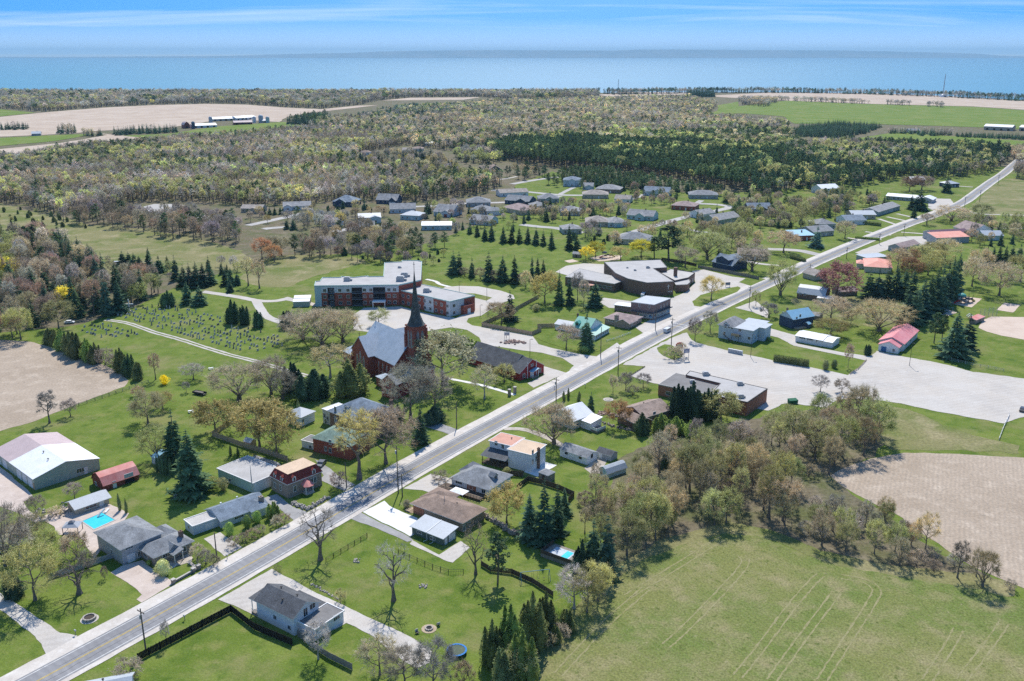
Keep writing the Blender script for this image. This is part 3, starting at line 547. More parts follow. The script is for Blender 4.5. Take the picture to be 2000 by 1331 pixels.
reg('columnar', lambda r: shell(r, 5, 0.75, 500, 0.10, lambda f: (0.8+0.2*min(1,f*4))*(1 if f < 0.4 else max(0.03,1-((f-0.4)/0.6)**1.7))), 2, NEEDLE)
reg('ball', lambda r: shell(r, 2.6, 1.35, 900, 0.09, egg), 2, NEEDLE)
reg('bush', lambda r: shell(r, 2.4, 1.6, 700, 0.13, egg, 0.55), 3, LEAF)
reg('twiggy', lambda r: grow(r, 5, 0.02, 0.52, 0.04, 60, 9, 0.026, 0.09, 1100, 10, multi=1), 3)
TINT = {'grey': (0.52, 0.475, 0.41), 'brown': (0.54, 0.47, 0.35), 'tan': (0.63, 0.55, 0.37), 'olive': (0.54, 0.535, 0.26), 'gold': (0.6, 0.53, 0.24), 'lime': (0.53, 0.55, 0.25), 'yellow': (0.8, 0.708, 0.122), 'red': (0.53, 0.41, 0.32), 'maroon': (0.5, 0.27, 0.27), 'orange': (0.58, 0.38, 0.22), 'spruce': (0.12, 0.19, 0.101), 'pine': (0.19, 0.259, 0.121), 'dark': (0.088, 0.145, 0.088), 'cedar': (0.242, 0.281, 0.116), 'cream': (0.62, 0.57, 0.39), 'forsythia': (0.8, 0.671, 0.037), 'green': (0.31, 0.408, 0.116), 'blue': (0.194, 0.29, 0.214), 'mauve': (0.5, 0.45, 0.415), 'silver': (0.68, 0.645, 0.57), 'bark': (0.34, 0.29, 0.25), 'ash': (0.5, 0.485, 0.42)}
NAMES = {'bare': ('bare_tree','tree'), 'gnarled': ('bare_tree','tree'), 'vase': ('bare_tree','tree'), 'bud': ('budding_tree','tree'), 'leafy': ('leafing_tree','tree'), 'tall': ('tall_tree','tree'), 'birch': ('birch_tree','tree'), 'spruce': ('spruce_tree','tree'), 'pine': ('pine_tree','tree'), 'cedar': ('cedar_tree','tree'), 'columnar': ('columnar_cedar','shrub'), 'ball': ('clipped_shrub','shrub'), 'bush': ('bush','bush'), 'twiggy': ('bare_bush','bush')}
trnd = random.Random(11)
TREES = []
def tree(kind, tint, x, yb, yt=None, w=None, label=None, group=None, h=None, rad=None, loc=None, name=None):
    """one tree; base at photograph pixel (x, yb), top at row yt, crown w pixels across"""
    p = gp(x, yb) if loc is None else Vector(loc)
    h = h or hgt(x, yb, yt)
    rad = rad or (w/2*mpp(x, yb)*(1.2 if kind in ('bare','vase','bud','leafy','tall','birch','gnarled') else 1.0) if w else h*0.3)
    tm, cm, ph, pr = trnd.choice(PROTO[kind]); nm, cat = NAMES[kind]
    e = empty(name or nm, (p.x, p.y, 0), trnd.uniform(0,6.28)); s = (rad/pr, rad/pr, h/ph)
    e.scale = (s[0]*trnd.uniform(0.95,1.05), s[1]*trnd.uniform(0.95,1.05), s[2])
    t = link('trunk', tm, e); c = link('crown', cm, e); k = TINT[tint]; j = trnd.uniform(0.88,1.12)
    c.color = (k[0]*j*trnd.uniform(0.94,1.06), k[1]*j, k[2]*j*trnd.uniform(0.9,1.1), 1)
    tag(e, label, cat, group); TREES.append((p.x, p.y, rad)); return e
def inside(p, poly):
    c = False; n = len(poly)
    for i in range(n):
        a, b = poly[i], poly[i-1]
        if (a[1] > p[1]) != (b[1] > p[1]) and p[0] < (b[0]-a[0])*(p[1]-a[1])/(b[1]-a[1])+a[0]: c = not c
    return c
def scatter(px, spacing, r, tries=14, keep=None):
    """points of a jittered grid inside a pixel outline, in metres"""
    poly = [(q.x, q.y) for q in (gp(*p) for p in px)]
    x0, x1 = min(p[0] for p in poly), max(p[0] for p in poly); y0, y1 = min(p[1] for p in poly), max(p[1] for p in poly)
    out = []; ny = int((y1-y0)/spacing)+1; nx = int((x1-x0)/spacing)+1
    for j in range(ny):
        for i in range(nx):
            p = (x0+(i+r.uniform(0.05,0.95)+(0.5 if j % 2 else 0))*spacing, y0+(j+r.uniform(0.05,0.95))*spacing)
            if inside(p, poly): out.append(p)
    return out
# ---- woods: one mass each, trees set on points
WOODC = bpy.data.collections.new('woodland_tree_kinds')
WK = []
def small(fn, seed, leafm, bark=BARK, key=''):
    r = random.Random(seed); tb, cb = fn(r); mb = MB(); mb.add(tb.v, tb.f, 0); mb.add(cb.v, cb.f, 1)
    me = mb.mesh('wood_'+key, [bark, leafm]); h = max(v[2] for v in cb.v)
    o = bpy.data.objects.new('wood_%02d_%s' % (len(WK), key), me); WOODC.objects.link(o); WK.append((key, h))
for s in (1, 2, 3):
    small(lambda r: grow(r, 15, 0.36, 0.19, 0.26, 30, 8, 0.046, 0.13, 500, 6, 0.40), s, WLEAF, key='bare')
    small(lambda r: grow(r, 14, 0.28, 0.23, 0.22, 30, 6, 0.040, 0.20, 1300, 6, 0.38), s+10, WLEAF, key='bud')
    small(lambda r: spruce(r, 14, 3.0, 16, 7), s+20, WNEEDLE, key='spruce')
    small(lambda r: pine(r, 17, 3.0, 0.55, 6), s+30, WNEEDLE, key='pine')
def kinds_of(key): return [i for i, k in enumerate(WK) if k[0] == key]
ng = bpy.data.node_groups.new('set_trees', 'GeometryNodeTree')
ng.interface.new_socket('Geometry', in_out='INPUT', socket_type='NodeSocketGeometry'); ng.interface.new_socket('Geometry', in_out='OUTPUT', socket_type='NodeSocketGeometry')
gi, go = ng.nodes.new('NodeGroupInput'), ng.nodes.new('NodeGroupOutput')
ci = ng.nodes.new('GeometryNodeCollectionInfo'); ci.inputs['Collection'].default_value = WOODC; ci.inputs['Separate Children'].default_value = True; ci.inputs['Reset Children'].default_value = True
ip = ng.nodes.new('GeometryNodeInstanceOnPoints'); ip.inputs['Pick Instance'].default_value = True
def nattr(nm, typ):
    n = ng.nodes.new('GeometryNodeInputNamedAttribute'); n.data_type = typ; n.inputs['Name'].default_value = nm; return n.outputs[0]
ng.links.new(gi.outputs[0], ip.inputs['Points']); ng.links.new(ci.outputs[0], ip.inputs['Instance'])
ng.links.new(nattr('pick','INT'), ip.inputs['Instance Index']); ng.links.new(nattr('size','FLOAT_VECTOR'), ip.inputs['Scale'])
rz_ = ng.nodes.new('ShaderNodeCombineXYZ'); ng.links.new(nattr('turn','FLOAT'), rz_.inputs[2]); 
ng.links.new(rz_.outputs[0], ip.inputs['Rotation']); ng.links.new(ip.outputs[0], go.inputs[0])
WPTS = []
def wood(name, label, areas):
    """areas: (pixel outline, spacing in m, {(kind, tint): weight}, mean height)"""
    pts, pick, size, turn, tnt = [], [], [], [], []; r = random.Random(len(label)*7+len(areas))
    for px, spacing, mix, hh_ in areas:
        ks, ws = list(mix), list(mix.values()); opts = [kinds_of(k[0]) for k in ks]
        for p in scatter(px, spacing, r):
            if p[1] < 1100 and any((p[0]-a)**2+(p[1]-b_)**2 < q_*q_ for a, b_, q_ in BLDC): continue
            # neighbours tend to be of one kind: the mix drifts over some 60 m
            nz = noise.noise(Vector((p[0]*0.014, p[1]*0.014, len(label)))); w2 = [w*max(0.05,1.0+3.2*noise.noise(Vector((p[0]*0.011, p[1]*0.011, i*9.1)))) for i, w in enumerate(ws)]
            i = r.choices(range(len(ks)), [max(0.01,w) for w in w2])[0]; q = r.choice(opts[i]); h = hh_*r.uniform(0.72,1.18)*(1+0.15*nz)
            pts.append((p[0], p[1], -0.1)); pick.append(q); s = h/WK[q][1]; c = TINT[ks[i][1]]; j = r.uniform(0.95,1.40)*(1+0.35*noise.noise(Vector((p[0]*0.02, p[1]*0.02, 4.4)))); tnt += [c[0]*j*r.uniform(0.92,1.08), c[1]*j, c[2]*j*r.uniform(0.9,1.1), 1.0]; wd = max(s*r.uniform(0.85,1.2), spacing/6.5*r.uniform(0.8,1.1)); size += [wd, wd, s]; turn.append(r.uniform(0,6.28))
    me = bpy.data.meshes.new(name); me.from_pydata(pts, [], [])
    a = me.attributes.new('pick','INT','POINT'); a.data.foreach_set('value', pick)
    a = me.attributes.new('size','FLOAT_VECTOR','POINT'); a.data.foreach_set('vector', size)
    a = me.attributes.new('turn','FLOAT','POINT'); a.data.foreach_set('value', turn)
    a = me.attributes.new('tint','FLOAT_COLOR','POINT'); a.data.foreach_set('color', tnt)
    o = link(name, me); md = o.modifiers.new('trees','NODES'); md.node_group = ng; tag(o, label, 'wood', kind='stuff'); WPTS.append((name, len(pts))); return o
# ================================================================ building kit
def shingle(name, c, var=0.42): return mat(name, tuple(v*1.12 for v in c), rough=0.9, var=var, scale=0.45, fine=0.30, bump=0.2)
WHITE = mat('white_paint', (0.76,0.77,0.78), var=0.10, scale=0.8); TRIM = mat('white_trim', (0.78,0.78,0.77), var=0.12, scale=1.5)
SIDW = mat('white_siding', (0.72,0.74,0.77), var=0.12, scale=0.6, fine=0.05); SIDB = mat('pale_blue_siding', (0.50,0.58,0.66), var=0.12, scale=0.6, fine=0.06); SIDG = mat('grey_siding', (0.40,0.42,0.44), var=0.15, scale=0.6, fine=0.06)
SIDC = mat('cream_siding', (0.60,0.56,0.46), var=0.15, scale=0.6, fine=0.06); SIDT = mat('tan_siding', (0.48,0.42,0.34), var=0.15, scale=0.6, fine=0.06); SIDN = mat('navy_siding', (0.060,0.085,0.140), var=0.2, scale=0.6, fine=0.08); SIDSG = mat('sage_siding', (0.40,0.45,0.39), var=0.15, scale=0.6, fine=0.06)
SIDDG = mat('dark_green_siding', (0.115,0.155,0.135), var=0.2, scale=0.6); SIDTEAL = mat('pale_teal_siding', (0.42,0.56,0.60), var=0.12, scale=0.6, fine=0.06); SIDMINT = mat('mint_wall', (0.40,0.54,0.50), var=0.15, scale=0.5)
BRICKR = mat('red_brick', (0.345,0.105,0.072), var=0.35, scale=1.5, fine=0.25, col2=(0.26,0.08,0.058)); BRICKB = mat('brown_brick', (0.230,0.150,0.115), var=0.3, scale=1.5, fine=0.22); BRICKO = mat('orange_brick', (0.38,0.17,0.11), var=0.3, scale=1.5, fine=0.22)
BRICKT = mat('taupe_brick', (0.330,0.270,0.225), var=0.25, scale=1.5, fine=0.2); BRICKM = mat('mauve_brick', (0.285,0.205,0.190), var=0.25, scale=1.5, fine=0.2); STONE = mat('rubble_stone', (0.36,0.31,0.27), var=0.45, scale=2.2, fine=0.3)
RED = mat('red_board', (0.34,0.050,0.050), var=0.25, scale=0.8, fine=0.12); RUST = mat('weathered_red_board', (0.30,0.085,0.062), var=0.4, scale=0.9, fine=0.2)
SHG = shingle('grey_shingle', (0.250,0.263,0.277)); SHD = shingle('dark_grey_shingle', (0.106,0.112,0.122)); SHM = shingle('mid_grey_shingle', (0.312,0.315,0.319)); SHB = shingle('brown_shingle', (0.275,0.205,0.165)); SHLB = shingle('light_brown_shingle', (0.330,0.255,0.215))
SHBL = shingle('blue_grey_shingle', (0.210,0.259,0.315)); SHGR = shingle('green_shingle', (0.195,0.280,0.234)); SHMV = shingle('mauve_shingle', (0.350,0.270,0.255)); SHT = shingle('taupe_shingle', (0.36,0.32,0.285))
METW = mat('white_metal_roof', (0.74,0.76,0.78), rough=0.55, var=0.12, scale=0.35, stretch=(1,1,1), spec=0.4); METP = mat('faded_pink_metal_roof', (0.50,0.40,0.40), rough=0.6, var=0.15, scale=0.4); METR = mat('red_metal_roof', (0.56,0.175,0.155), rough=0.6, var=0.25, scale=0.35, col2=(0.64,0.30,0.27)); METPK = mat('pink_red_metal_roof', (0.62,0.20,0.22), rough=0.55, var=0.2, scale=0.25, col2=(0.66,0.30,0.31))
METG = mat('green_metal_roof', (0.12,0.40,0.33), rough=0.5, var=0.15, scale=0.4); METLG = mat('pale_green_roof', (0.42,0.62,0.52), rough=0.55, var=0.12, scale=0.4); METB = mat('blue_metal_roof', (0.27,0.50,0.66), rough=0.5, var=0.15, scale=0.4); METGY = mat('grey_metal_roof', (0.42,0.46,0.50), rough=0.5, var=0.12, scale=0.4)
METS = mat('silver_church_roof', (0.50,0.55,0.60), rough=0.5, var=0.22, scale=0.30, col2=(0.40,0.455,0.50), fine=0.14); SALM = mat('salmon_roof', (0.66,0.26,0.20), rough=0.7, var=0.2, scale=0.3, col2=(0.70,0.36,0.29)); ORANGE = mat('faded_orange_shingle', (0.60,0.33,0.25), var=0.2, scale=0.5, fine=0.12)
MEMB = mat('roof_membrane', (0.44,0.43,0.42), var=0.18, scale=0.22, fine=0.08); MEMD = mat('dark_roof_membrane', (0.215,0.21,0.208), var=0.25, scale=0.25, fine=0.1); MEMT = mat('tan_flat_roof', (0.62,0.47,0.34), var=0.15, scale=0.3); MEML = mat('light_roof_gravel', (0.50,0.48,0.45), var=0.2, scale=0.3)
MANS = shingle('red_mansard_shingle', (0.26,0.055,0.045)); COPPER = mat('slate_spire', (0.12,0.128,0.12), var=0.5, scale=0.7, fine=0.2)
GLASS, _nt, _b = nodes('window_glass'); _b.inputs['Base Color'].default_value = (0.035,0.045,0.055,1); _b.inputs['Roughness'].default_value = 0.08; _b.inputs['Specular IOR Level'].default_value = 0.6
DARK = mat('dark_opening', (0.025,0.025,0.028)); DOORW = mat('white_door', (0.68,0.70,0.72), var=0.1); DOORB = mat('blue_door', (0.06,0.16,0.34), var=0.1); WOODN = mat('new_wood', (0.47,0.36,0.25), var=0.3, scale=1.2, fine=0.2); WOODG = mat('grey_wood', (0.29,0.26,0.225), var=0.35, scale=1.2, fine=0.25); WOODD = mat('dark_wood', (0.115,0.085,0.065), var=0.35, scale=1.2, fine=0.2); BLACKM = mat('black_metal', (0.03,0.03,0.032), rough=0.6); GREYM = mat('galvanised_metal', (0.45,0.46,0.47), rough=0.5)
POLEW = mat('pole_wood', (0.17,0.145,0.125), var=0.3, scale=1.0)
CAMP = Vector((0,0,CAMH))
def ray(px, py):
    u, v = (px-1000)/FPX, (py-665.5)/FPX
    return Vector((u, math.cos(PITCH)-v*math.sin(PITCH), -(math.sin(PITCH)+v*math.cos(PITCH))))
class Face:
    """one wall plane: origin at its left foot seen from outside, t along it, n outwards; in the thing's own coordinates"""
    def __init__(s, root, o, t, W): s.root, s.o, s.t, s.W = root, Vector(o), Vector(t).normalized(), W; s.n = Vector((s.t.y, -s.t.x, 0)); s.rz = math.atan2(s.t.y, s.t.x)
    def at(s, px, py):
        M = rootm(s.root).inverted(); c = M @ CAMP; d = M.to_3x3() @ ray(px, py); k = (s.o-c).dot(s.n)/d.dot(s.n); p = c+d*k; return (p-s.o).dot(s.t), p.z
    def put(s, name, mesh, along, z, out=0.0, parent=None):
        p = s.o + s.t*along + s.n*out; return link(name, mesh, parent or s.root, (p.x,p.y,z), s.rz)
def rootm(o): return Matrix.Translation(o.location) @ Matrix.Rotation(o.rotation_euler.z, 4, 'Z')
WC = {}
def win_mesh(w, h, fr, bars):
    k = (round(w,2), round(h,2), fr.name, bars)
    if k not in WC:
        f = MB(); b = 0.09; f.box(-w/2-b,-0.06,-b,-w/2,0.03,h+b); f.box(w/2,-0.06,-b,w/2+b,0.03,h+b); f.box(-w/2,-0.06,h,w/2,0.03,h+b); f.box(-w/2,-0.09,-b,w/2,0.03,0)
        for i in range(bars): x = -w/2+w*(i+1)/(bars+1); f.box(x-0.03,-0.05,0,x+0.03,0.02,h)
        p = MB(); p.box(-w/2,-0.025,0,w/2,0.01,h); WC[k] = (f.mesh('window', fr), p.mesh('pane', GLASS))
    return WC[k]
def win(face, along, z, w=1.1, h=1.2, fr=TRIM, bars=1):
    f, p = win_mesh(w, h, fr, bars); o = face.put('window', f, along, z); link('pane', p, o); return o
def WP(face, pts, w=1.1, h=1.2, fr=TRIM, bars=1):
    """windows whose middles show at these photograph pixels"""
    for q in pts:
        a, z = face.at(*q); a = max(w/2+0.15, min(face.W-w/2-0.15, a)); win(face, a, max(0.25, z-h/2), w, h, fr, bars)
def WR(face, n, z, w=1.1, h=1.2, fr=TRIM, bars=1, m=1.0):
    for i in range(n): win(face, m+(face.W-2*m)*(i+0.5)/n, z, w, h, fr, bars)
def door(face, along, w=0.95, h=2.05, m=DOORW, z=0.0, name='door'):
    k = ('d', w, h, m.name)
    if k not in WC:
        f = MB(); f.box(-w/2,-0.05,0,w/2,0.02,h); f.box(-w/2-0.1,-0.03,0,-w/2,0.02,h+0.1); f.box(w/2,-0.03,0,w/2+0.1,0.02,h+0.1); f.box(-w/2,-0.03,h,w/2,0.02,h+0.1); WC[k] = f.mesh('door', m)
    return face.put(name, WC[k], along, z)
def garage(face, along, w=2.6, h=2.2, m=DOORW):
    k = ('g', w, h, m.name)
    if k not in WC:
        f = MB()
        for i in range(4): f.box(-w/2,-0.05,h*i/4+0.01,w/2,0.02,h*(i+1)/4-0.03)
        WC[k] = f.mesh('garage_door', m)
    return face.put('garage_door', WC[k], along, 0.05)
BLDC = []
class Bld:
    def __init__(s, name, label, A, B, C=None, D=None, cat='house', group=None):
        a, b = P3(A), P3(B); a.z = b.z = 0; u = b-a; s.W = u.length; u.normalize(); s.v = Vector((-u.y,u.x,0)); s.u = u
        s.root = empty(name, a, math.atan2(u.y,u.x)); tag(s.root, label, cat, group); s.a = a; s.D = D
        cc_ = a+u*s.W/2+s.v*5; BLDC.append((cc_.x, cc_.y, max(s.W/2,5)+2.2))
        if C is not None: c = P3(C); c.z = 0; s.D = (c-a).dot(s.v)
    def lp(s, px, py, z=0.0): p = gp(px,py,z)-s.a; return p.dot(s.u), p.dot(s.v)
def fascia(me, trim_only_side=0.25):
    for p in me.polygons:
        if p.normal.z < trim_only_side: p.material_index = 1
def block(b, x0, y0, x1, y1, h, roof='gable', rm=SHG, wm=SIDW, axis='x', rise=1.6, ov=0.45, z0=0.0, trim=TRIM, th=0.16, top=None, base=0.0, rim=0.25):
    """walls and roof of one volume in the building's coordinates; returns its four faces F R B L"""
    root = b.root if isinstance(b, Bld) else b; W, D = x1-x0, y1-y0; w = MB(); r = MB(); e = 0.012
    if axis == 'x': c0, c1, a0, a1 = y0, y1, x0, x1
    else: c0, c1, a0, a1 = x0, x1, y0, y1
    cm, hw = (c0+c1)/2, (c1-c0)/2; ext_ax = 'x' if axis == 'x' else 'y'
    if roof == 'gable':
        s = rise/hw; w.ext([(c0,z0),(c1,z0),(c1,h),(cm,h+rise-0.02),(c0,h)], a0, a1, ext_ax)
        r.ext([(c0-ov,h-ov*s+e),(c0-ov,h-ov*s+th),(cm,h+rise+th),(c1+ov,h-ov*s+th),(c1+ov,h-ov*s+e),(cm,h+rise+e)], a0-ov*0.8, a1+ov*0.8, ext_ax)
    elif roof == 'gambrel':
        k = hw*0.42; w.ext([(c0,z0),(c1,z0),(c1,h),(c1-k,h+rise*0.66),(cm,h+rise-0.02),(c0+k,h+rise*0.66),(c0,h)], a0, a1, ext_ax)
        o = 0.3; r.ext([(c0-o,h-o*1.2),(c0-o,h-o*1.2+th),(c0+k,h+rise*0.66+th),(cm,h+rise+th),(c1-k,h+rise*0.66+th),(c1+o,h-o*1.2+th),(c1+o,h-o*1.2),(c1-k,h+rise*0.66+e),(cm,h+rise+e),(c0+k,h+rise*0.66+e)], a0-0.3, a1+0.3, ext_ax)
    elif roof == 'shed':
        # low along c0, high along c1 (rise may be negative)
        s = rise/(c1-c0); w.ext([(c0,z0),(c1,z0),(c1,h+rise),(c0,h)], a0, a1, ext_ax)
        r.ext([(c0-ov,h-ov*s+e),(c0-ov,h-ov*s+th),(c1+ov,h+rise+ov*s+th),(c1+ov,h+rise+ov*s+e)], a0-ov*0.8, a1+ov*0.8, ext_ax)
    elif roof == 'hip':
        w.box(x0,y0,z0,x1,y1,h); X0,X1,Y0,Y1 = x0-ov,x1+ov,y0-ov,y1+ov; zb, zt = h+e, h+th; zr = h+th+rise
        if W >= D: k = (Y1-Y0)/2*0.98; R0_, R1_ = (X0+k,(Y0+Y1)/2,zr), (X1-k,(Y0+Y1)/2,zr); tops = [(0,1,5,4),(1,2,5),(2,3,4,5),(3,0,4)]
        else: k = (X1-X0)/2*0.98; R0_, R1_ = ((X0+X1)/2,Y0+k,zr), ((X0+X1)/2,Y1-k,zr); tops = [(0,1,4),(1,2,5,4),(2,3,5),(3,0,4,5)]
        c = [(X0,Y0),(X1,Y0),(X1,Y1),(X0,Y1)]; o4 = [(x,y,zt) for x,y in c]+[R0_,R1_]
        r.add(o4, tops); r.add([(x,y,zb) for x,y in c]+[(x,y,zt) for x,y in c], [(3,2,1,0)]+[(i,(i+1)%4,4+(i+1)%4,4+i) for i in range(4)])
    elif roof == 'flat':
        w.box(x0,y0,z0,x1,y1,h); X0,X1,Y0,Y1 = x0-ov,x1+ov,y0-ov,y1+ov; r.box(X0,Y0,h+e,X1,Y1,h+0.16)
        if rim:
            q = 0.22
            for bx in ((X0,Y0,X1,Y0+q),(X0,Y1-q,X1,Y1),(X0,Y0+q,X0+q,Y1-q),(X1-q,Y0+q,X1,Y1-q)): r.box(bx[0]-0.003,bx[1]-0.003,h+0.10,bx[2]+0.003,bx[3]+0.003,h+0.16+rim, 1)
    elif roof == 'mansard':
        w.box(x0,y0,z0,x1,y1,h); i = 0.95; o = 0.28; X0,X1,Y0,Y1 = x0-o,x1+o,y0-o,y1+o; c = [(X0,Y0),(X1,Y0),(X1,Y1),(X0,Y1)]; t = [(x0+i,y0+i),(x1-i,y0+i),(x1-i,y1-i),(x0+i,y1-i)]
        r.add([(x,y,h+e) for x,y in c]+[(x,y,h+0.2) for x,y in c], [(3,2,1,0)]+[(k,(k+1)%4,4+(k+1)%4,4+k) for k in range(4)], 1)
        r.add([(x,y,h+0.2) for x,y in c]+[(x,y,h+rise) for x,y in t], [(k,(k+1)%4,4+(k+1)%4,4+k) for k in range(4)])
        r.add([(x,y,h+rise) for x,y in t], [(0,1,2,3)], 2)
    wo = w.build('wall', wm, root)
    if r.v:
        me = r.mesh('roof', [rm, trim, top or rm])
        if roof not in ('mansard',):
            for p in me.polygons:
                if p.normal.z < 0.2: p.material_index = 1
        ro = link('roof', me, root)
    if base:
        f = MB(); f.box(x0-0.03,y0-0.03,z0-0.02,x1+0.03,y1+0.03,z0+base); f.build('foundation', STONE if base > 0.7 else mat('concrete_base',(0.36,0.35,0.34)), root)
    F = Face(root,(x0,y0,z0),(1,0,0),W); R_ = Face(root,(x1,y0,z0),(0,1,0),D); B_ = Face(root,(x1,y1,z0),(-1,0,0),W); L_ = Face(root,(x0,y1,z0),(0,-1,0),D)
    return F, R_, B_, L_
def polyblk(root, px, h, wm, rm, trim=TRIM, z0=0.0, rim=0.35, ov=0.0, at=None):
    """flat-roofed volume of any outline; px: roof corners in the photograph at height h. Returns a Face for each side"""
    M = rootm(root).inverted(); pts = [M @ P3((*p, h)) for p in px]
    ar = sum(pts[i].x*pts[(i+1)%len(pts)].y-pts[(i+1)%len(pts)].x*pts[i].y for i in range(len(pts)))
    if ar < 0: pts.reverse()
    pl = [(p.x,p.y) for p in pts]; n = len(pl)
    MB().prism(pl, z0, h-0.02).build('wall', wm, root)
    wp = [rootm(root) @ p for p in pts]; q_ = [(p.x, p.y) for p in wp]; AVOID.append((min(a for a,_ in q_)-3, max(a for a,_ in q_)+3, min(b for _,b in q_)-3, max(b for _,b in q_)+3, q_))
    r = MB(); r.prism(pl, h-0.015, h+0.05)
    if rim:
        cx, cy = sum(p[0] for p in pl)/n, sum(p[1] for p in pl)/n
        def off(i, d):
            a, b, c = Vector(pl[i-1]), Vector(pl[i]), Vector(pl[(i+1)%n]); n1 = Vector(((b-a).y,-(b-a).x)).normalized(); n2 = Vector(((c-b).y,-(c-b).x)).normalized(); m_ = (n1+n2); m_ = m_/max(0.35,m_.dot(n1)) if m_.length > 0.1 else n1; return b+m_*d
        o = [off(i,0.06) for i in range(n)]; q = [off(i,-0.22) for i in range(n)]
        for i in range(n):
            j = (i+1)%n; a,b_,c,d = o[i],o[j],q[j],q[i]
            r.add([(v.x,v.y,h-0.25) for v in (a,b_,c,d)]+[(v.x,v.y,h+rim) for v in (a,b_,c,d)], [(3,2,1,0),(4,5,6,7),(0,1,5,4),(1,2,6,5),(2,3,7,6),(3,0,4,7)], 1)
    r.build('roof', [rm, trim], root)
    return [Face(root,(pl[i][0],pl[i][1],z0),(pl[(i+1)%n][0]-pl[i][0],pl[(i+1)%n][1]-pl[i][1],0),(Vector(pl[(i+1)%n])-Vector(pl[i])).length) for i in range(n)]
def seen(faces):
    """faces of a volume that look towards the camera, from left to right"""
    out = []
    for f in faces:
        M = rootm(f.root); p = M @ (f.o+f.t*f.W/2); n = M.to_3x3() @ f.n
        if n.dot(CAMP-p) > 0: out.append((p.x/p.y, f))
    return [f for _, f in sorted(out, key=lambda q: q[0])]
def chimney(root, x, y, z0, z1, w=0.6, m=BRICKB, name='chimney'):
    f = MB(); f.box(x-w/2,y-w/2,z0,x+w/2,y+w/2,z1); f.box(x-w/2-0.06,y-w/2-0.06,z1-0.25,x+w/2+0.06,y+w/2+0.06,z1-0.08); f.cyl(x,y,z1-0.08,z1+0.25,w*0.22,n=6); return f.build(name, m, root)
def vents(root, pts, m=BLACKM):
    for x, y, z in pts: f = MB(); f.cyl(x,y,z-0.3,z+0.35,0.10,n=6); f.box(x-0.2,y-0.2,z+0.35,x+0.2,y+0.2,z+0.5); f.build('roof_vent', m, root)
def hvac(root, pts):
    for x, y, z, s in pts: f = MB(); f.box(x-s,y-s*0.7,z,x+s,y+s*0.7,z+s*1.1); f.box(x-s*0.8,y-s*0.5,z+s*1.1,x+s*0.8,y+s*0.5,z+s*1.3); f.box(x+s,y-s*0.3,z,x+s*1.6,y+s*0.3,z+s*0.6); f.build('roof_unit', GREYM, root)
def porch(root, x0, y0, x1, y1, h, rm, floor=0.3, rail=True, axis='x', rise=0.5, posts=None, roof='shed', pm=TRIM, fm=WOODG):
    f = MB(); f.box(x0,y0,0,x1,y1,floor); f.build('porch_floor', fm, root)
    for px_, py_ in posts or ((x0+0.15,y0+0.15),(x1-0.15,y0+0.15)): p = MB(); p.box(px_-0.08,py_-0.08,floor,px_+0.08,py_+0.08,h); p.build('porch_post', pm, root)
    r = MB()
    if roof == 'shed': r.ext([(y0-0.3,h),(y0-0.3,h+0.14),(y1,h+rise+0.14),(y1,h+rise)], x0-0.3, x1+0.3, 'x')
    elif roof == 'gable': xm = (x0+x1)/2; r.ext([(x0-0.3,h),(x0-0.3,h+0.14),(xm,h+rise+0.14),(x1+0.3,h+0.14),(x1+0.3,h),(xm,h+rise)], y0-0.3, y1, 'y')
    me = r.mesh('porch_roof', [rm, TRIM])
    for p in me.polygons:
        if p.normal.z < 0.2: p.material_index = 1
    link('porch_roof', me, root)
    if rail:
        q = MB(); q.box(x0,y0,floor+0.85,x1,y0+0.06,floor+0.95)
        n = max(2,int((x1-x0)/0.35))
        for i in range(n+1): xx = x0+(x1-x0)*i/n; q.box(xx-0.02,y0+0.01,floor,xx+0.02,y0+0.05,floor+0.85)
        q.build('railing', pm, root)
def dormer(root, x, y0, z0, w, h, d, rm, wm, facing='F'):
    """small gabled dormer: wall, roof, window"""
    e = empty('dormer', (x,y0,z0), {'F':0,'R':math.pi/2,'B':math.pi,'L':-math.pi/2}[facing]); e.parent = root
    m = MB(); m.ext([(-w/2,0),(w/2,0),(w/2,h),(0,h+w*0.45),(-w/2,h)], 0, d, 'y'); m.build('dormer_wall', wm, e)
    r = MB(); r.ext([(-w/2-0.15,h-0.13),(-w/2-0.15,h),(0,h+w*0.45+0.12),(w/2+0.15,h),(w/2+0.15,h-0.13),(0,h+w*0.45+0.01)], -0.15, d, 'y'); r.build('dormer_roof', rm, e)
    p = MB(); p.box(-w*0.28,-0.03,h*0.12,w*0.28,0.02,h*0.95); p.build('dormer_pane', GLASS, e); return e
# ================================================================ buildings near the camera
# white two-storey house with a flat-roofed addition, right of the road
b = Bld('white_house', 'white two-storey house with dark gable roof and flat-roofed addition, nearest house right of road', (503.5,1206), (572.5,1241))
F,Rr,Bk,Lf = block(b, 0,0,12.0,7.3,4.5,'gable',SHD,SIDW,rise=2.0)
WP(F,[(537,1206),(565,1226)],0.9,1.0); WP(Rr,[(596.5,1196)],1.1,1.9); WP(Rr,[(610,1184)],1.5,1.2)
f2 = block(b, 12.0,1.4,17.0,9.8,2.7,'flat',MEMD,SIDW,ov=0.25,rim=0.12)
WP(f2[1],[(657,1206)],1.7,1.2,bars=2); door(f2[1],4.6)
block(b, 3.0,7.35,11.9,9.6,2.6,'shed',SHD,SIDW,rise=-0.01)
porch(b.root,-2.3,0.2,-0.02,5.6,3.9,SHD,floor=0.5,rise=0.5,posts=((-2.1,0.4),(-2.1,3),(-2.1,5.4)))
vents(b.root,[(3.2,4.6,6.2),(8.6,4.4,6.3),(6.5,2.0,5.7)])
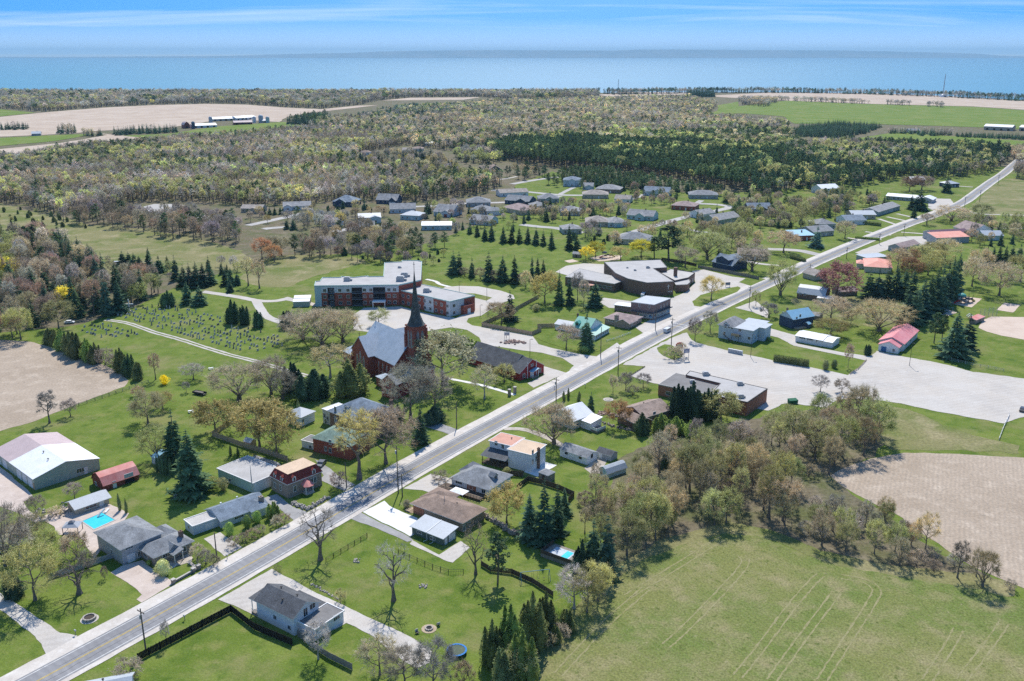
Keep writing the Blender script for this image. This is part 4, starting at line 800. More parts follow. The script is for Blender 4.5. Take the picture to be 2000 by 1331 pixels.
# warehouse with a pink and white roof
b = Bld('warehouse', 'large low green-grey warehouse with white and faded pink metal roof', (69,958), (196,917), D=29, cat='building')
F,Rr,Bk,Lf = block(b, 0,0,b.W,17,3.5,'gable',METW,SIDSG,axis='y',rise=2.3,ov=0.3)
f2 = block(b, 0.02,17.05,b.W-0.02,30,3.5,'gable',METP,SIDSG,axis='y',rise=2.3,ov=0.3)
for i,a in enumerate((15.5,11.5,7.5)): garage(Lf,a-1.5,3.2,2.8)
door(Lf,16.4,1.0,2.1,WOODN); garage(f2[3],3,3.2,2.8); garage(f2[3],8,3.2,2.8)
WP(F,[(157,919)],2.2,1.3,bars=2); door(F,b.W-4.2); vents(b.root,[(b.W*0.36,6,5.4),(b.W*0.42,12,5.6)])
# red gambrel barn
b = Bld('red_barn', 'small red barn with rust-red gambrel roof and open bay behind the pool house', (204,960), (272,937), cat='barn')
W_ = b.W; F,Rr,Bk,Lf = block(b,0,0,W_,7.4,1.9,'gambrel',METR,RUST,rise=2.7,trim=RUST)
m = MB(); m.box(W_*0.60,-0.04,0.05,W_*0.87,0.02,2.0); m.build('bay_shade_panel', DARK, b.root)  # flat near-black sheet on the wall, painted as the shade inside the bay
m = MB(); m.box(W_*0.58,-0.35,1.9,W_*0.84,-0.2,3.2); m.build('hatch_board', METGY, b.root); door(F,W_*0.30); WP(Lf,[(188,948)],1.2,1.0)
# pool house
b = Bld('pool_house', 'low pool house with grey-white roof beside the swimming pool', (160,1003), (214,984), cat='pool house')
W_ = b.W; F,Rr,Bk,Lf = block(b,-1.5,0,W_,5.2,2.1,'gable',METGY,SIDT,rise=1.1,ov=0.7); WP(F,[(178,989)],3.0,0.9,bars=2); door(F,W_*0.92,1.1); 
# pool and its things
pc = [gp(161,1019),gp(200,1002.5),gp(224,1016.5),gp(184,1034.5)]
POOLT = mat('pool_water', (0.03,0.52,0.62), rough=0.12, var=0.12, scale=0.4, coord='World', col2=(0.05,0.60,0.68), spec=0.5)
e = empty('swimming_pool', pc[0]); tag(e,'turquoise swimming pool on the pink patio','swimming pool'); o0 = pc[0]
cxy = sum(pc,Vector())/4
def ring(mb, pts, k0, k1, z0, z1):
    c = sum(pts,Vector())/len(pts); n = len(pts); A = [c+(p-c)*k0 for p in pts]; B_ = [c+(p-c)*k1 for p in pts]
    for i in range(n):
        j = (i+1)%n; q = [A[i],A[j],B_[j],B_[i]]; mb.add([(v.x-o0.x,v.y-o0.y,z0) for v in q]+[(v.x-o0.x,v.y-o0.y,z1) for v in q],[(3,2,1,0),(4,5,6,7),(0,1,5,4),(1,2,6,5),(2,3,7,6),(3,0,4,7)])
m = MB(); ring(m,pc,1.12,1.0,0.0,0.16); m.build('coping', GRAVEL, e)
m = MB(); m.add([(v.x-o0.x,v.y-o0.y,0.11) for v in pc],[(3,2,1,0)]); w_ = m.build('water', POOLT, e)
m = MB(); ring(m,pc,1.0,0.97,0.05,0.125); m.build('pool_liner', mat('pool_liner',(0.02,0.26,0.40)), e)
m = MB(); p = gp(204,1004)-o0; m.box(p.x,p.y,0.1,p.x+0.5,p.y+2.2,0.5); m.tube([(p.x+.2,p.y,1.6),(p.x-.4,p.y-1.2,1.0),(p.x-.9,p.y-2.2,0.2)],[0.28,0.28,0.28],6); m.build('slide', WHITE, e)
# gazebo
p = gp(143,1040); e = empty('gazebo', p, R(5)); tag(e,'grey cloth gazebo on four posts at the pool edge','gazebo')
for sx in (-1.9,1.9):
    for sy in (-1.6,1.6): m = MB(); m.box(sx-.07,sy-.07,0,sx+.07,sy+.07,2.3); m.build('post', BLACKM, e)
m = MB(); m.add([(-2.1,-1.8,2.2),(2.1,-1.8,2.2),(2.1,1.8,2.2),(-2.1,1.8,2.2),(-.6,-.5,3.0),(.6,-.5,3.0),(.6,.5,3.0),(-.6,.5,3.0)],[(0,1,5,4),(1,2,6,5),(2,3,7,6),(3,0,4,7),(4,5,6,7),(3,2,1,0)]); m.build('canopy', mat('grey_canvas',(0.36,0.39,0.44),var=0.1), e)
m = MB(); m.add([(-.75,-.65,3.1),(.75,-.65,3.1),(.75,.65,3.1),(-.75,.65,3.1),(0,0,3.55)],[(0,1,4),(1,2,4),(2,3,4),(3,0,4),(3,2,1,0)]); m.build('vent_cap', mat('dark_canvas',(0.16,0.18,0.22)), e)
# split-level grey house
b = Bld('split_level_house', 'grey split-level house with complex grey hip roofs beside the pool', (193,1071.5), (240,1104))
F,Rr,Bk,Lf = block(b,0,0,12.6,10.5,4.5,'hip',SHG,SIDG,rise=2.1,ov=0.6,base=0.5)
WP(Rr,[(252,1069)],2.0,0.8,bars=2); WP(F,[(218,1078)],1.0,1.0); door(Rr,2.2,1.9,2.1); win(Rr,4.2,0.6,0.7,1.4)
f2 = block(b,12.4,4.8,19.3,14.8,2.7,'hip',SHG,STONE,rise=2.0,ov=0.6)
block(b,7.0,10.4,12.5,14.6,2.9,'hip',SHG,SIDG,rise=1.6,ov=0.5)
WP(f2[1],[(325,1083)],2.0,1.3,bars=2); win(f2[1],7.6,0.9,1.4,1.2); win(f2[0],2.2,0.9,1.6,1.2,bars=2)
porch(b.root,19.32,8.6,21.6,11.2,2.4,SHG,floor=0.2,rail=False,rise=0.7,posts=((21.4,8.8),(21.4,11.0)),roof='shed')
chimney(b.root,17.2,13.3,2.6,5.6,0.9,BRICKB); m = MB(); m.ext([(8.4,2.9),(11.4,2.9),(9.9,4.3)],15.6,19.9,'x'); m.build('porch_gable', SHG, b.root)
# blue bungalow with a flat garage
b = Bld('blue_bungalow', 'pale blue bungalow with blue-grey roof and attached flat garage, behind clipped shrubs', (432.5,1032.5), (522.5,1000))
W_ = b.W; F,Rr,Bk,Lf = block(b,0,0,W_,8.6,2.3,'gable',SHBL,SIDB,rise=1.9,ov=0.5)
block(b,W_*0.62,-1.3,W_*0.98,4.5,2.3,'hip',SHBL,SIDB,rise=1.4,ov=0.4); WP(F,[(463,1010),(470,1007)],1.5,1.1,bars=2); win(F,W_*0.72,0.7,1.8,1.2); chimney(b.root,W_*0.93,1.2,2.0,4.6,1.1,BRICKT)
vents(b.root,[(3,5.5,4.0),(8,6.0,3.9)],WHITE)
b2 = block(b,-7.0,1.5,-0.02,6.4,2.5,'flat',MEML,SIDB,ov=0.2,rim=0.14); WP(b2[0],[(407,1037)],1.0,0.6); garage(b2[0],4.6,2.4,2.0); win(b2[3],2.3,1.0,0.9,0.8)
# mint flat workshop
b = Bld('mint_workshop', 'mint-green workshop with flat grey roof and white front beside the mansard house', (427,935), (495,964), cat='workshop')
F,Rr,Bk,Lf = block(b,0,0,b.W+0.3,10.8,3.2,'flat',MEMB,SIDMINT,ov=0.25,rim=0.08); WP(F,[(449,938)],0.9,0.9)
m = MB(); m.box(b.W+0.3,0.02,0,b.W+0.36,10.78,3.18); m.build('white_front', SIDW, b.root); garage(Rr,3.0,3.0,2.5); garage(Rr,7.6,3.0,2.5); win(Rr,5.3,2.2,0.9,0.7)
x_,y_ = b.lp(492,948,3.3); m = MB(); [m.bar((x_+dx,y_+dy,0.1),(x_,y_,9.6),0.07) for dx,dy in ((0,.25),(.22,-.13),(-.22,-.13))]; [m.bar((x_-.15,y_,z),(x_+.15,y_,z+.3),0.05) for z in range(3,9)]; m.build('antenna_mast', GREYM, b.root)
# mansard brick house
b = Bld('mansard_house', 'taupe brick house with dark red mansard roof, dormers and tan flat top', (531,957), (563.5,974.5), cat='house')
W_ = b.W; D_ = 11.6; F,Rr,Bk,Lf = block(b,0,0,W_,D_,4.3,'mansard',MANS,BRICKT,rise=2.6,top=MEMT,base=0.8)
for s in (2.2,5.6): dormer(b.root,s,-0.15,4.65,1.1,1.25,1.0,MANS,TRIM,'F')
for s in (2.3,9.0): dormer(b.root,W_+0.15,s,4.65,1.1,1.25,1.0,MANS,TRIM,'R')
WP(F,[(537,948),(548,953)],0.9,1.6); WP(Rr,[(576,955),(609,940),(615,937)],0.9,1.7)
e = empty('porch', (W_+0.02,D_*0.52,0)); e.parent = b.root
m = MB(); m.box(0,-1.4,0,2.2,1.4,0.35); m.build('porch_floor', GRAVEL, e); m = MB(); m.add([(0,-1.7,3.0),(1.7,-1.7,2.5),(2.5,-0.7,2.5),(2.5,0.7,2.5),(1.7,1.7,2.5),(0,1.7,3.0),(0,0,4.2)],[(0,1,6),(1,2,6),(2,3,6),(3,4,6),(4,5,6),(5,4,3,2,1,0)]); m.build('porch_roof', METR, e)
for q in ((1.7,-1.2),(1.7,1.2)): m = MB(); m.cyl(q[0],q[1],0.35,2.55,0.13,n=8); m.build('column', TRIM, e)
chimney(b.root,-0.3,W_*0.35,0,6.4,0.7,BRICKB)
# green-roofed red brick house
b = Bld('red_brick_house', 'red brick house with green hip roof behind the two big roadside trees', (613,882.5), (685,900))
W_ = b.W; F,Rr,Bk,Lf = block(b,0,0,W_,10.5,4.7,'hip',SHGR,BRICKR,rise=2.6,ov=0.5); block(b,-0.0,-0.05,W_*0.3,1.5,4.69,'flat',SHGR,BRICKR,rim=0,ov=0.0,z0=0)
WP(F,[(645,864),(645,880),(669,875),(636,877)],0.9,1.5); chimney(b.root,5.0,6.0,5.8,8.4,0.6)
f2 = block(b,-5.6,1.0,-0.02,5.6,2.3,'flat',MEMD,SIDW,ov=0.2,rim=0.1); WP(f2[0],[(607,884)],1.0,1.0)
# large brick house with blue-grey hip roof
b = Bld('rectory', 'large brown brick house with blue-grey hip roof and white annex beside the church grove', (648,843), (712,868))
W_ = b.W; F,Rr,Bk,Lf = block(b,-0.5,0,W_,14.5,7.2,'hip',SHBL,BRICKB,rise=4.2,ov=0.7); WP(F,[(655,800),(656,822)],1.0,1.8); WR(F,4,4.3,1.0,1.7); WR(F,4,1.0,1.0,1.7); dormer(b.root,5.5,2.0,8.2,1.6,1.3,2.6,SHBL,TRIM,'F')
f2 = block(b,-8.2,3.0,-0.55,10.0,5.0,'flat',METW,SIDC,ov=0.2,rim=0.08); WP(f2[0],[(634,812),(640,818),(637,829)],1.1,1.5); chimney(b.root,W_-0.5,12.6,6.5,11.5,1.0,BRICKB)
# white shed behind
b = Bld('white_shed', 'white shed with pale blue hip roof behind the yellow-budding trees', (560,826), (589,834), D=6, cat='shed')
F,Rr,Bk,Lf = block(b,0,0,b.W,6.5,3.3,'hip',METGY,SIDW,rise=1.7); WP(Rr,[(592,822)],0.9,1.0)
# parish barn-like red hall, end-on
b = Bld('red_hall', 'narrow red board hall with grey gable roof in front of the church', (746,774), (774,781), cat='hall')
W_ = b.W; F,Rr,Bk,Lf = block(b,0,0,W_,23,6.0,'gable',SHM,RED,axis='y',rise=2.9,ov=0.5); WP(F,[(757.5,751),(757,765)],0.8,1.6); WP(Rr,[(772,755),(790,745),(805,738)],0.9,1.6)
# church
b = Bld('church', 'red brick church with silver roof, transepts and tall dark spire', (687.5,680,9), (719.5,695.5,9), cat='church')
NW = 27.5
F,Rr,Bk,Lf = block(b,0.3,3.0,NW,19.4,9.0,'gable',METS,BRICKR,axis='x',rise=9.0,ov=0.6,trim=METS)
fT = block(b,0,0.0,12.9,22.4,8.99,'gable',METS,BRICKR,axis='y',rise=6.2,ov=0.5,trim=METS)
GLZ = mat('leaded_glass',(0.16,0.17,0.19),rough=0.3)
def lancet(face, along, z, w, h):
    m = MB(); pts = [(-w/2,0),(w/2,0),(w/2,h*0.72),(w*0.3,h*0.9),(0,h),(-w*0.3,h*0.9),(-w/2,h*0.72)]; m.ext(pts,-0.07,0.02,'y'); o = face.put('window', m.mesh('window',TRIM), along, z)
    m = MB(); m.ext([(x*0.72,0.12+y*0.94) for x,y in pts],-0.09,-0.06,'y'); link('pane', m.mesh('pane',GLZ), o)
for a in (15.4,18.4,21.4,24.4): lancet(F,a-0.3,1.6,1.1,5.2)
for a in (4.0,6.45,8.9): lancet(fT[0],a,1.8,1.2,6.0 if a < 6.4 or a > 6.5 else 7.6)
for i,a in enumerate((13.9,16.9,19.9,22.9,26.0)): m = MB(); m.box(-.4,-0.9,0,.4,0,5.2); m.box(-.4,-.5,5.2,.4,0,7.2); F.put('buttress', m.mesh('buttress',BRICKR), a-0.3, 0)
for a in (0.4,12.5): m = MB(); m.box(-.45,-0.9,0,.45,0,5.5); m.box(-.45,-.5,5.5,.45,0,7.6); fT[0].put('buttress', m.mesh('buttress',BRICKR), a, 0)
fA = block(b,-11.5,2.0,-0.03,12.0,4.6,'hip',METS,BRICKR,rise=3.6,ov=0.5,trim=METS); fA2 = block(b,-6.5,12.1,0.2,18.0,6.0,'gable',METS,BRICKR,axis='x',rise=4.5,ov=0.4,trim=METS)
WR(fA[0],3,1.4,0.9,2.0)
fV = block(b,22.0,-2.2,NW+3.2,2.95,3.6,'hip',METS,BRICKR,rise=1.3,ov=0.3,trim=METS)
TX, TY, TS = NW+2.4, 11.2, 2.75
m = MB(); m.box(TX-TS,TY-TS,0,TX+TS,TY+TS,23.5); m.box(TX-TS-.2,TY-TS-.2,13.6,TX+TS+.2,TY+TS+.2,14.1); m.box(TX-TS-.25,TY-TS-.25,22.9,TX+TS+.25,TY+TS+.25,23.45); tw = m.build('tower', BRICKR, b.root)
for sx in (-1,1):
    for sy in (-1,1): m = MB(); m.box(TX+sx*TS-.55,TY+sy*TS-.55,0,TX+sx*TS+.55,TY+sy*TS+.55,19.5); m.box(TX+sx*TS-.4,TY+sy*TS-.4,19.5,TX+sx*TS+.4,TY+sy*TS+.4,22.4); m.build('buttress', BRICKR, tw)
LOUV = mat('louvre_grey',(0.30,0.28,0.27))
for fc in (Face(b.root,(TX-TS,TY-TS,0),(1,0,0),TS*2), Face(b.root,(TX+TS,TY-TS,0),(0,1,0),TS*2), Face(b.root,(TX-TS,TY+TS,0),(0,-1,0),TS*2)):
    for a in (1.75,3.75): m = MB(); m.ext([(-.6,0),(.6,0),(.6,5.6),(0,7),(-.6,5.6)],-.06,.02,'y'); o = fc.put('louvre', m.mesh('louvre',LOUV), a, 14.8, parent=None)
    lancet(fc,TS,4.5,1.2,4.0)
m = MB(); n = 8; rg = [(3.7,23.46),(3.0,24.2),(1.85,27.2),(1.1,33.0),(0.52,39.0),(0.05,44.6)]
for i,(r_,z_) in enumerate(rg):
    for k in range(n): a = math.pi/8+k*math.pi/4; m.v.append((TX+r_*math.cos(a),TY+r_*math.sin(a),z_))
for i in range(len(rg)-1):
    for k in range(n): m.f.append((i*n+k,i*n+(k+1)%n,(i+1)*n+(k+1)%n,(i+1)*n+k)); m.m.append(0)
m.f.append(tuple(range(n-1,-1,-1))); m.m.append(0); sp = m.build('spire', COPPER, b.root)
m = MB(); m.bar((TX,TY,44.4),(TX,TY,47.4),0.14); m.bar((TX-.7,TY,46.4),(TX+.7,TY,46.4),0.12); m.build('cross', BLACKM, sp)
for x_,y_,z_ in ((0.3,11.2,18.1),(6.45,0.0,15.2),(6.45,22.4,15.2)): m = MB(); m.bar((x_,y_,z_),(x_,y_,z_+1.8),0.14); m.bar((x_-.4,y_,z_+1.3),(x_+.4,y_,z_+1.3),0.12); m.build('cross', BLACKM, b.root)
# hall with dark roof and white-framed front
b = Bld('community_hall', 'red hall with dark shingle roof and blue-white entrance by the church drive', (912.5,710), (1010,742.5), cat='hall')
W_ = b.W; F,Rr,Bk,Lf = block(b,0,0.6,W_-4.2,12.6,3.3,'gable',SHD,RED,rise=4.4,ov=0.8)
f2 = block(b,W_-4.15,-0.2,W_+1.6,13.4,3.2,'gable',SHD,RED,rise=4.0,ov=0.35)
m = MB(); R_ = f2[1]
m.box(-.12,-.08,0,.12,0.02,6.4)
for a in (4.3,9.2): R_.put('white_pilaster', m.mesh('white_pilaster',TRIM), a, 0)
porch(b.root,W_+1.62,5.2,W_+3.4,8.6,2.6,METB,floor=0.25,rail=False,rise=0.9,posts=((W_+3.25,5.35),(W_+3.25,8.4)))
door(R_,6.8,1.8,2.2); win(R_,2.3,0.8,1.2,1.6); win(R_,11.3,0.8,1.2,1.6); win(R_,6.8,4.4,1.2,0.9); WR(F,4,0.9,1.3,1.3); vents(b.root,[(11,7.5,7.6),(17,7.4,7.5)])
# ---------------- right of the road
b = Bld('brown_bungalow', 'brick bungalow with brown hip roof behind the concrete drive', (807.5,1002.5), (896,1037))
W_ = b.W; F,Rr,Bk,Lf = block(b,0,0,W_+1.4,9.0,2.9,'hip',SHB,BRICKT,rise=1.6,ov=0.7); block(b,-0.6,4.4,6.5,11.2,2.88,'hip',SHB,BRICKO,rise=1.5,ov=0.5); WP(Rr,[(902,1024),(916,1016)],1.0,1.2); WP(Rr,[(902,1041)],0.8,1.2)
m = MB(); m.box(0.02,-0.05,0,4.0,0.0,2.88); m.build('orange_brick_panel', BRICKO, b.root); vents(b.root,[(4.5,5.2,4.0),(11.5,5.0,4.2)]); m = MB(); m.box(7.9,3.9,3.9,8.0,4.0,6.0); m.build('roof_pole', GREYM, b.root)
for i in range(4): m = MB(); m.box(-2.6,-0.6+0.0,0.12*i,-2.6+2.4-0.3*i,1.8,0.12*(i+1)-0.01); m.build('step', WOODN, b.root)
b = Bld('green_garage', 'dark green garage with grey metal lean-to roof in front of the brown bungalow', (805,1042.5), (864.5,1066), cat='garage')
W_ = b.W; F,Rr,Bk,Lf = block(b,0,0,W_+0.3,5.2,2.2,'shed',METGY,SIDDG,rise=0.7,ov=0.5); WP(F,[(819,1040),(845,1052)],1.6,0.7,bars=2); garage(Rr,3.4,2.6,2.1); door(Rr,1.0,0.9,2.0)
for x_ in (W_*0.52,W_*0.72): m = MB(); m.bar((x_,-0.35,0.1),(x_,-0.35,2.1),0.09); m.bar((x_,-0.35,0.12),(x_-0.2,-1.5,0.08),0.09); m.build('downpipe', TRIM, b.root)
m = MB(); m.ext([(-0.5,2.33),(-0.5,2.40),(5.7,3.22),(5.7,3.15)],W_*0.5,W_*0.5+0.25,'x'); m.build('roof_rib', TRIM, b.root)
b = Bld('deck_bungalow', 'white bungalow with grey hip roof and wooden deck beside the gravel drive', (882.5,950), (955,972.5))
W_ = b.W; F,Rr,Bk,Lf = block(b,0,0,W_,11.0,2.5,'hip',SHG,SIDW,rise=2.7,ov=0.6); WP(F,[(896,942)],2.2,0.9,bars=2); m = MB(); m.box(W_*0.42,-0.05,0,W_*0.66,0.0,2.4); m.build('brick_panel', BRICKO, b.root); door(F,W_*0.72); win(F,W_*0.52,0.9,1.2,1.2); win(F,W_*0.86,0.9,1.3,1.2)
block(b,-1.2,6.0,2.0,11.6,2.45,'hip',SHG,SIDB,rise=1.6,ov=0.4); dormer(b.root,W_-1.2,5.2,3.1,2.0,1.2,2.0,SHG,SIDG,'R')
m = MB(); m.box(-2.2,-3.6,0,W_*0.95,-0.06,0.7); m.build('deck', WOODD, b.root)
m = MB(); 
for i in range(15): x_ = -2.2+i*(W_*0.95+2.2)/14; m.box(x_-.05,-3.6,0.7,x_+.05,-3.5,1.6)
m.box(-2.2,-3.6,1.5,W_*0.95,-3.48,1.62); m.build('railing', WOODN, b.root)
for x_ in (-2.0,0.4): m = MB(); m.box(x_-.08,-3.5,0.7,x_+.08,-3.34,2.9); m.build('pergola_post', WOODN, b.root)
m = MB(); m.bar((-2.3,-3.4,2.95),(0.8,-3.4,2.95),0.14); m.bar((-2,-3.4,2.95),(-2,0,2.95),0.14); m.bar((0.4,-3.4,2.95),(0.4,0,2.95),0.14); m.build('pergola_beam', WOODN, b.root)
b = Bld('orange_roof_house', 'white two-storey house with patchy orange and tan flat roof and dark verandah', (992.5,912.5), (1030,922), cat='house')
W_ = b.W
F,Rr,Bk,Lf = block(b,0,0,8.2,8.6,5.8,'flat',MEMT,SIDW,ov=0.35,rim=0.05); f2 = block(b,-8.2,2.6,0.0,9.6,5.82,'flat',ORANGE,SIDW,ov=0.35,rim=0.05)
WP(f2[0],[(969,866),(982,872)],0.9,1.4); WP(Rr,[(1033,890),(1033,908),(1047,896)],0.9,1.7); chimney(b.root,8.55,3.6,0,6.9,0.7,BRICKB); vents(b.root,[(-3,7.2,5.9)])
porch(b.root,-8.4,-1.8,-0.05,2.58,2.7,SHD,floor=0.4,rail=True,rise=1.0,posts=((-8.2,-1.6),(-5.5,-1.6),(-2.8,-1.6),(-0.2,-1.6)),pm=WOODD,fm=WOODD)
b = Bld('white_roof_cottage', 'cream cottage with bright white metal roof behind the wide bare maple', (1080,825), (1132.5,845))
W_ = b.W; F,Rr,Bk,Lf = block(b,-1.0,0,W_-3.0,9.5,3.3,'gable',METW,SIDC,rise=2.6,ov=0.5,axis='y'); f2 = block(b,W_-2.98,3.5,W_+1.6,9.0,2.7,'shed',METW,SIDW,rise=0.6,ov=0.4,axis='x'); win(Rr,2,1,1.0,1.2); door(f2[0],2.0); WR(F,2,1.0,1.0,1.2)
m = MB(); m.box(W_+1.65,3.4,0,W_+4.6,7.8,0.8); m.build('deck', WOODG, b.root); m = MB(); m.box(W_+1.65,3.4,0.8,W_+4.6,3.46,1.7); m.box(W_+4.54,3.46,0.8,W_+4.6,7.8,1.7); m.build('railing', TRIM, b.root)
b = Bld('long_white_shed', 'long white shed with grey roof right of the orange-roofed house', (1093.5,891), (1146,909), cat='shed')
W_ = b.W; F,Rr,Bk,Lf = block(b,0,0,W_,5.6,2.4,'gable',SHG,SIDW,rise=1.1,ov=0.3); WP(F,[(1106,884),(1133.5,893)],0.9,1.1,fr=BLACKM); WP(Rr,[(1156,891)],0.9,1.1,fr=BLACKM)
b = Bld('grey_lean_to', 'small grey-roofed shed behind the long white shed', (1165,893), (1193,902), D=3.5, cat='shed')
F,Rr,Bk,Lf = block(b,0,0,b.W,3.6,1.9,'gable',SHD,SIDG,rise=0.9,ov=0.3); door(F,1.5,0.9,1.8)
b = Bld('grey_gambrel_shed', 'pale grey gambrel shed at the edge of the thicket', (1171,928), (1186,936), D=7, cat='shed')
F,Rr,Bk,Lf = block(b,0,0,b.W,7.5,1.9,'gambrel',METGY,SIDTEAL,axis='y',rise=1.4); door(F,b.W/2,1.2,1.9,SIDTEAL)
b = Bld('grey_garden_shed', 'little grey garden shed beside the concrete patio', (1052,937), (1070,944), D=3, cat='shed')
F,Rr,Bk,Lf = block(b,0,0,b.W,3.2,2.3,'hip',SHM,WOODG,rise=0.9,ov=0.2); door(F,b.W/2,0.9,1.9,WOODD)
b = Bld('tan_roof_bungalow', 'bungalow with tan-brown roof and front wing beside the orange-budding tree', (1262,828), (1300,816))
F,Rr,Bk,Lf = block(b,-1,0,b.W+2,10.5,2.8,'gable',SHLB,BRICKB,rise=2.0,ov=0.7); f2 = block(b,-6.8,-3.6,-1.02,7.0,2.7,'gable',SHLB,BRICKB,axis='y',rise=1.5,ov=0.6); WP(F,[(1278,808)],1.2,1.2); WR(F,3,0.9,1.2,1.2); vents(b.root,[(4,5.6,4.7)])
# flat brick school building by the gravel lot
r0 = empty('brick_building', P3((1460,798))); tag(r0,'long flat-roofed brick building with rooftop units beside the gravel lot','building'); r0.location.z = 0
fs_ = polyblk(r0,[(1286,751),(1386,771.5),(1406,749.5),(1339,733.5),(1320,729)],4.3,BRICKO,MEMD,trim=MEML,rim=0.1)
f2 = polyblk(r0,[(1386.5,771.5),(1460,786.5),(1499,760),(1347.5,725),(1339.5,733.2),(1406.5,749.5)],5.1,BRICKO,MEMB,trim=mat('dark_fascia',(0.09,0.085,0.085)),rim=0.15)
sf = seen(f2); WR(seen(fs_)[0],3,1.0,1.6,1.2)
for q,s in (((1378,733,5.2),1.1),((1445,752,5.2),1.0),((1447,777,5.2),1.0),((1424,772,5.2),0.9),((1352,748,4.4),0.9)):
    l = gp(*q)-r0.location; hvac(r0,[(l.x,l.y,q[2],s)])
# blue-white two storey with hip and flat roofs
b = Bld('pale_blue_house', 'pale blue two-storey house with hip roof, flat wing and outside stair, by the gravel lot', (1402.5,660), (1471,672.5), cat='house')
W_ = b.W; F,Rr,Bk,Lf = block(b,0,0,7.0,12,6.0,'hip',SHM,SIDB,rise=2.6,ov=0.6); f2 = block(b,7.02,-0.4,15.8,17.5,6.0,'flat',METGY,SIDB,ov=0.5,rim=0.0); f3 = block(b,15.82,6.5,18.6,14,5.98,'flat',METGY,SIDB,ov=0.5,rim=0)
WP(F,[(1417,638),(1424,638.5),(1430,640),(1415,651)],0.8,1.2); WP(f2[0],[(1445,645),(1463,661)],1.2,1.2); WP(f2[1],[(1475,660),(1480,657)],0.9,1.3); WP(f3[1],[(1505,640)],0.8,1.2); door(f2[1],5.6)
dormer(b.root,3.4,-0.2,6.0,2.4,0.9,3.2,SHM,SIDB,'F'); m = MB()
for i in range(9): m.box(3.2+i*0.42,-3.2,2.9-i*0.3,3.62+i*0.42,-2.0,3.0-i*0.3)
m.box(7.0,-2.6,2.9,10.6,-0.45,3.05); m.build('stair', WOODD, b.root); m = MB(); m.box(7.0,-2.66,3.05,10.6,-2.6,4.0); m.bar((3.2,-3.2,3.9),(7.0,-3.2,1.2),0.1); m.build('railing', WOODN, b.root)
m = MB(); [m.box(x_,-2.6,0,x_+.14,-2.46,2.9) for x_ in (7.1,10.4)]; m.build('stair_post', WOODD, b.root)
b = Bld('blue_cottage', 'dark blue cottage with light blue metal gable roof', (1521,634), (1547,643), cat='house')
W_ = b.W; F,Rr,Bk,Lf = block(b,0,0,W_,13,4.6,'gable',METB,SIDN,axis='y',rise=2.9,ov=0.4); m = MB(); m.ext([(0.05,4.6),(W_-.05,4.6),(W_/2,7.4)],-0.04,-0.0,'y'); m.build('gable_panel', SIDB, b.root); WP(F,[(1530,612)],1.2,1.1); WP(Rr,[(1556,622),(1563,617)],0.9,1.3); chimney(b.root,-0.4,5,0,7.2,0.7,BRICKB)
m = MB(); m.box(W_+0.02,1.0,0,W_+2.2,9,0.6); m.build('deck', WOODN, b.root)
b = Bld('white_bungalow', 'long low white bungalow with white roof behind the clipped hedge', (1553,667.5), (1624,681))
W_ = b.W; F,Rr,Bk,Lf = block(b,0,0,W_*0.74,9.6,2.7,'gable',METW,SIDW,rise=0.9,ov=0.4); f2 = block(b,W_*0.74+0.02,0.2,W_,9.0,2.5,'gable',METW,SIDW,rise=0.8,ov=0.4); WP(F,[(1567,660),(1582,663)],2.6,0.8,bars=2); WP(F,[(1596,666.5)],0.9,1.1); door(F,W_*0.62)
b = Bld('red_roof_hall', 'white hall with pink-red metal roof at the corner of the gravel lot', (1712,685), (1755,692.5), cat='hall')
W_ = b.W; F,Rr,Bk,Lf = block(b,-0.4,5.0,W_+0.4,30,3.4,'gable',METPK,SIDW,axis='y',rise=2.1,ov=0.5,trim=METPK); f2 = block(b,0.6,0,W_-0.3,4.98,2.9,'gable',METPK,SIDW,axis='y',rise=1.9,ov=0.4,trim=METPK)
door(f2[0],2.2,1.9,2.2,DOORB); win(f2[0],6.2,0.8,0.9,1.2); WR(Rr,3,1.2,1.4,0.9)
b = Bld('white_brick_house', 'low brick house with white and grey gambrel roof beside the maroon tree', (1556,582.5), (1590,587))
W_ = b.W; F,Rr,Bk,Lf = block(b,0,0,W_+5,11,3.0,'gambrel',METGY,BRICKB,rise=3.2); WP(F,[(1563,574),(1572,575)],1.2,1.2); win(F,W_+2,0.9,1.2,1.2)
b = Bld('salmon_roof_house', 'house with bright salmon roof behind the spruce row', (1688,531.5), (1740,535), cat='house')
F,Rr,Bk,Lf = block(b,0,0,b.W,22,3.2,'hip',SALM,SIDC,rise=2.4,ov=0.6); block(b,-4,8,-0.02,16,2.98,'hip',SALM,SIDC,rise=1.2,ov=0.5)
b = Bld('grey_flat_house', 'low house with grey flat roof behind the salmon roof', (1692,514), (1735,511), D=9)
F,Rr,Bk,Lf = block(b,0,0,b.W,10,3.0,'flat',METGY,SIDG,rim=0.05); WR(F,3,1.0,1.4,1.0)
b = Bld('dark_gable_cottage', 'small dark gabled cottage by the road above the white and grey house', (1590,549), (1612,546), D=9)
F,Rr,Bk,Lf = block(b,0,0,b.W,9,3.0,'gable',SHT,SIDT,axis='y',rise=2.4); WP(F,[(1597,541)],1.0,1.1)
b = Bld('mauve_shed', 'long low mauve-roofed shed behind the maroon tree', (1638,579), (1674,577), D=7, cat='shed')
block(b,0,0,b.W,7,2.4,'gable',SHMV,WOODG,rise=1.6)
b = Bld('grey_hut', 'small grey-roofed hut right of the blue cottage', (1576,622), (1599,626), D=5, cat='shed')
block(b,0,0,b.W,5,2.0,'gable',SHM,WOODG,rise=1.0,ov=0.3)
b = Bld('pale_shed', 'long pale-roofed shed among the bushes behind the blue cottage', (1596,590), (1626,594), D=4, cat='shed')
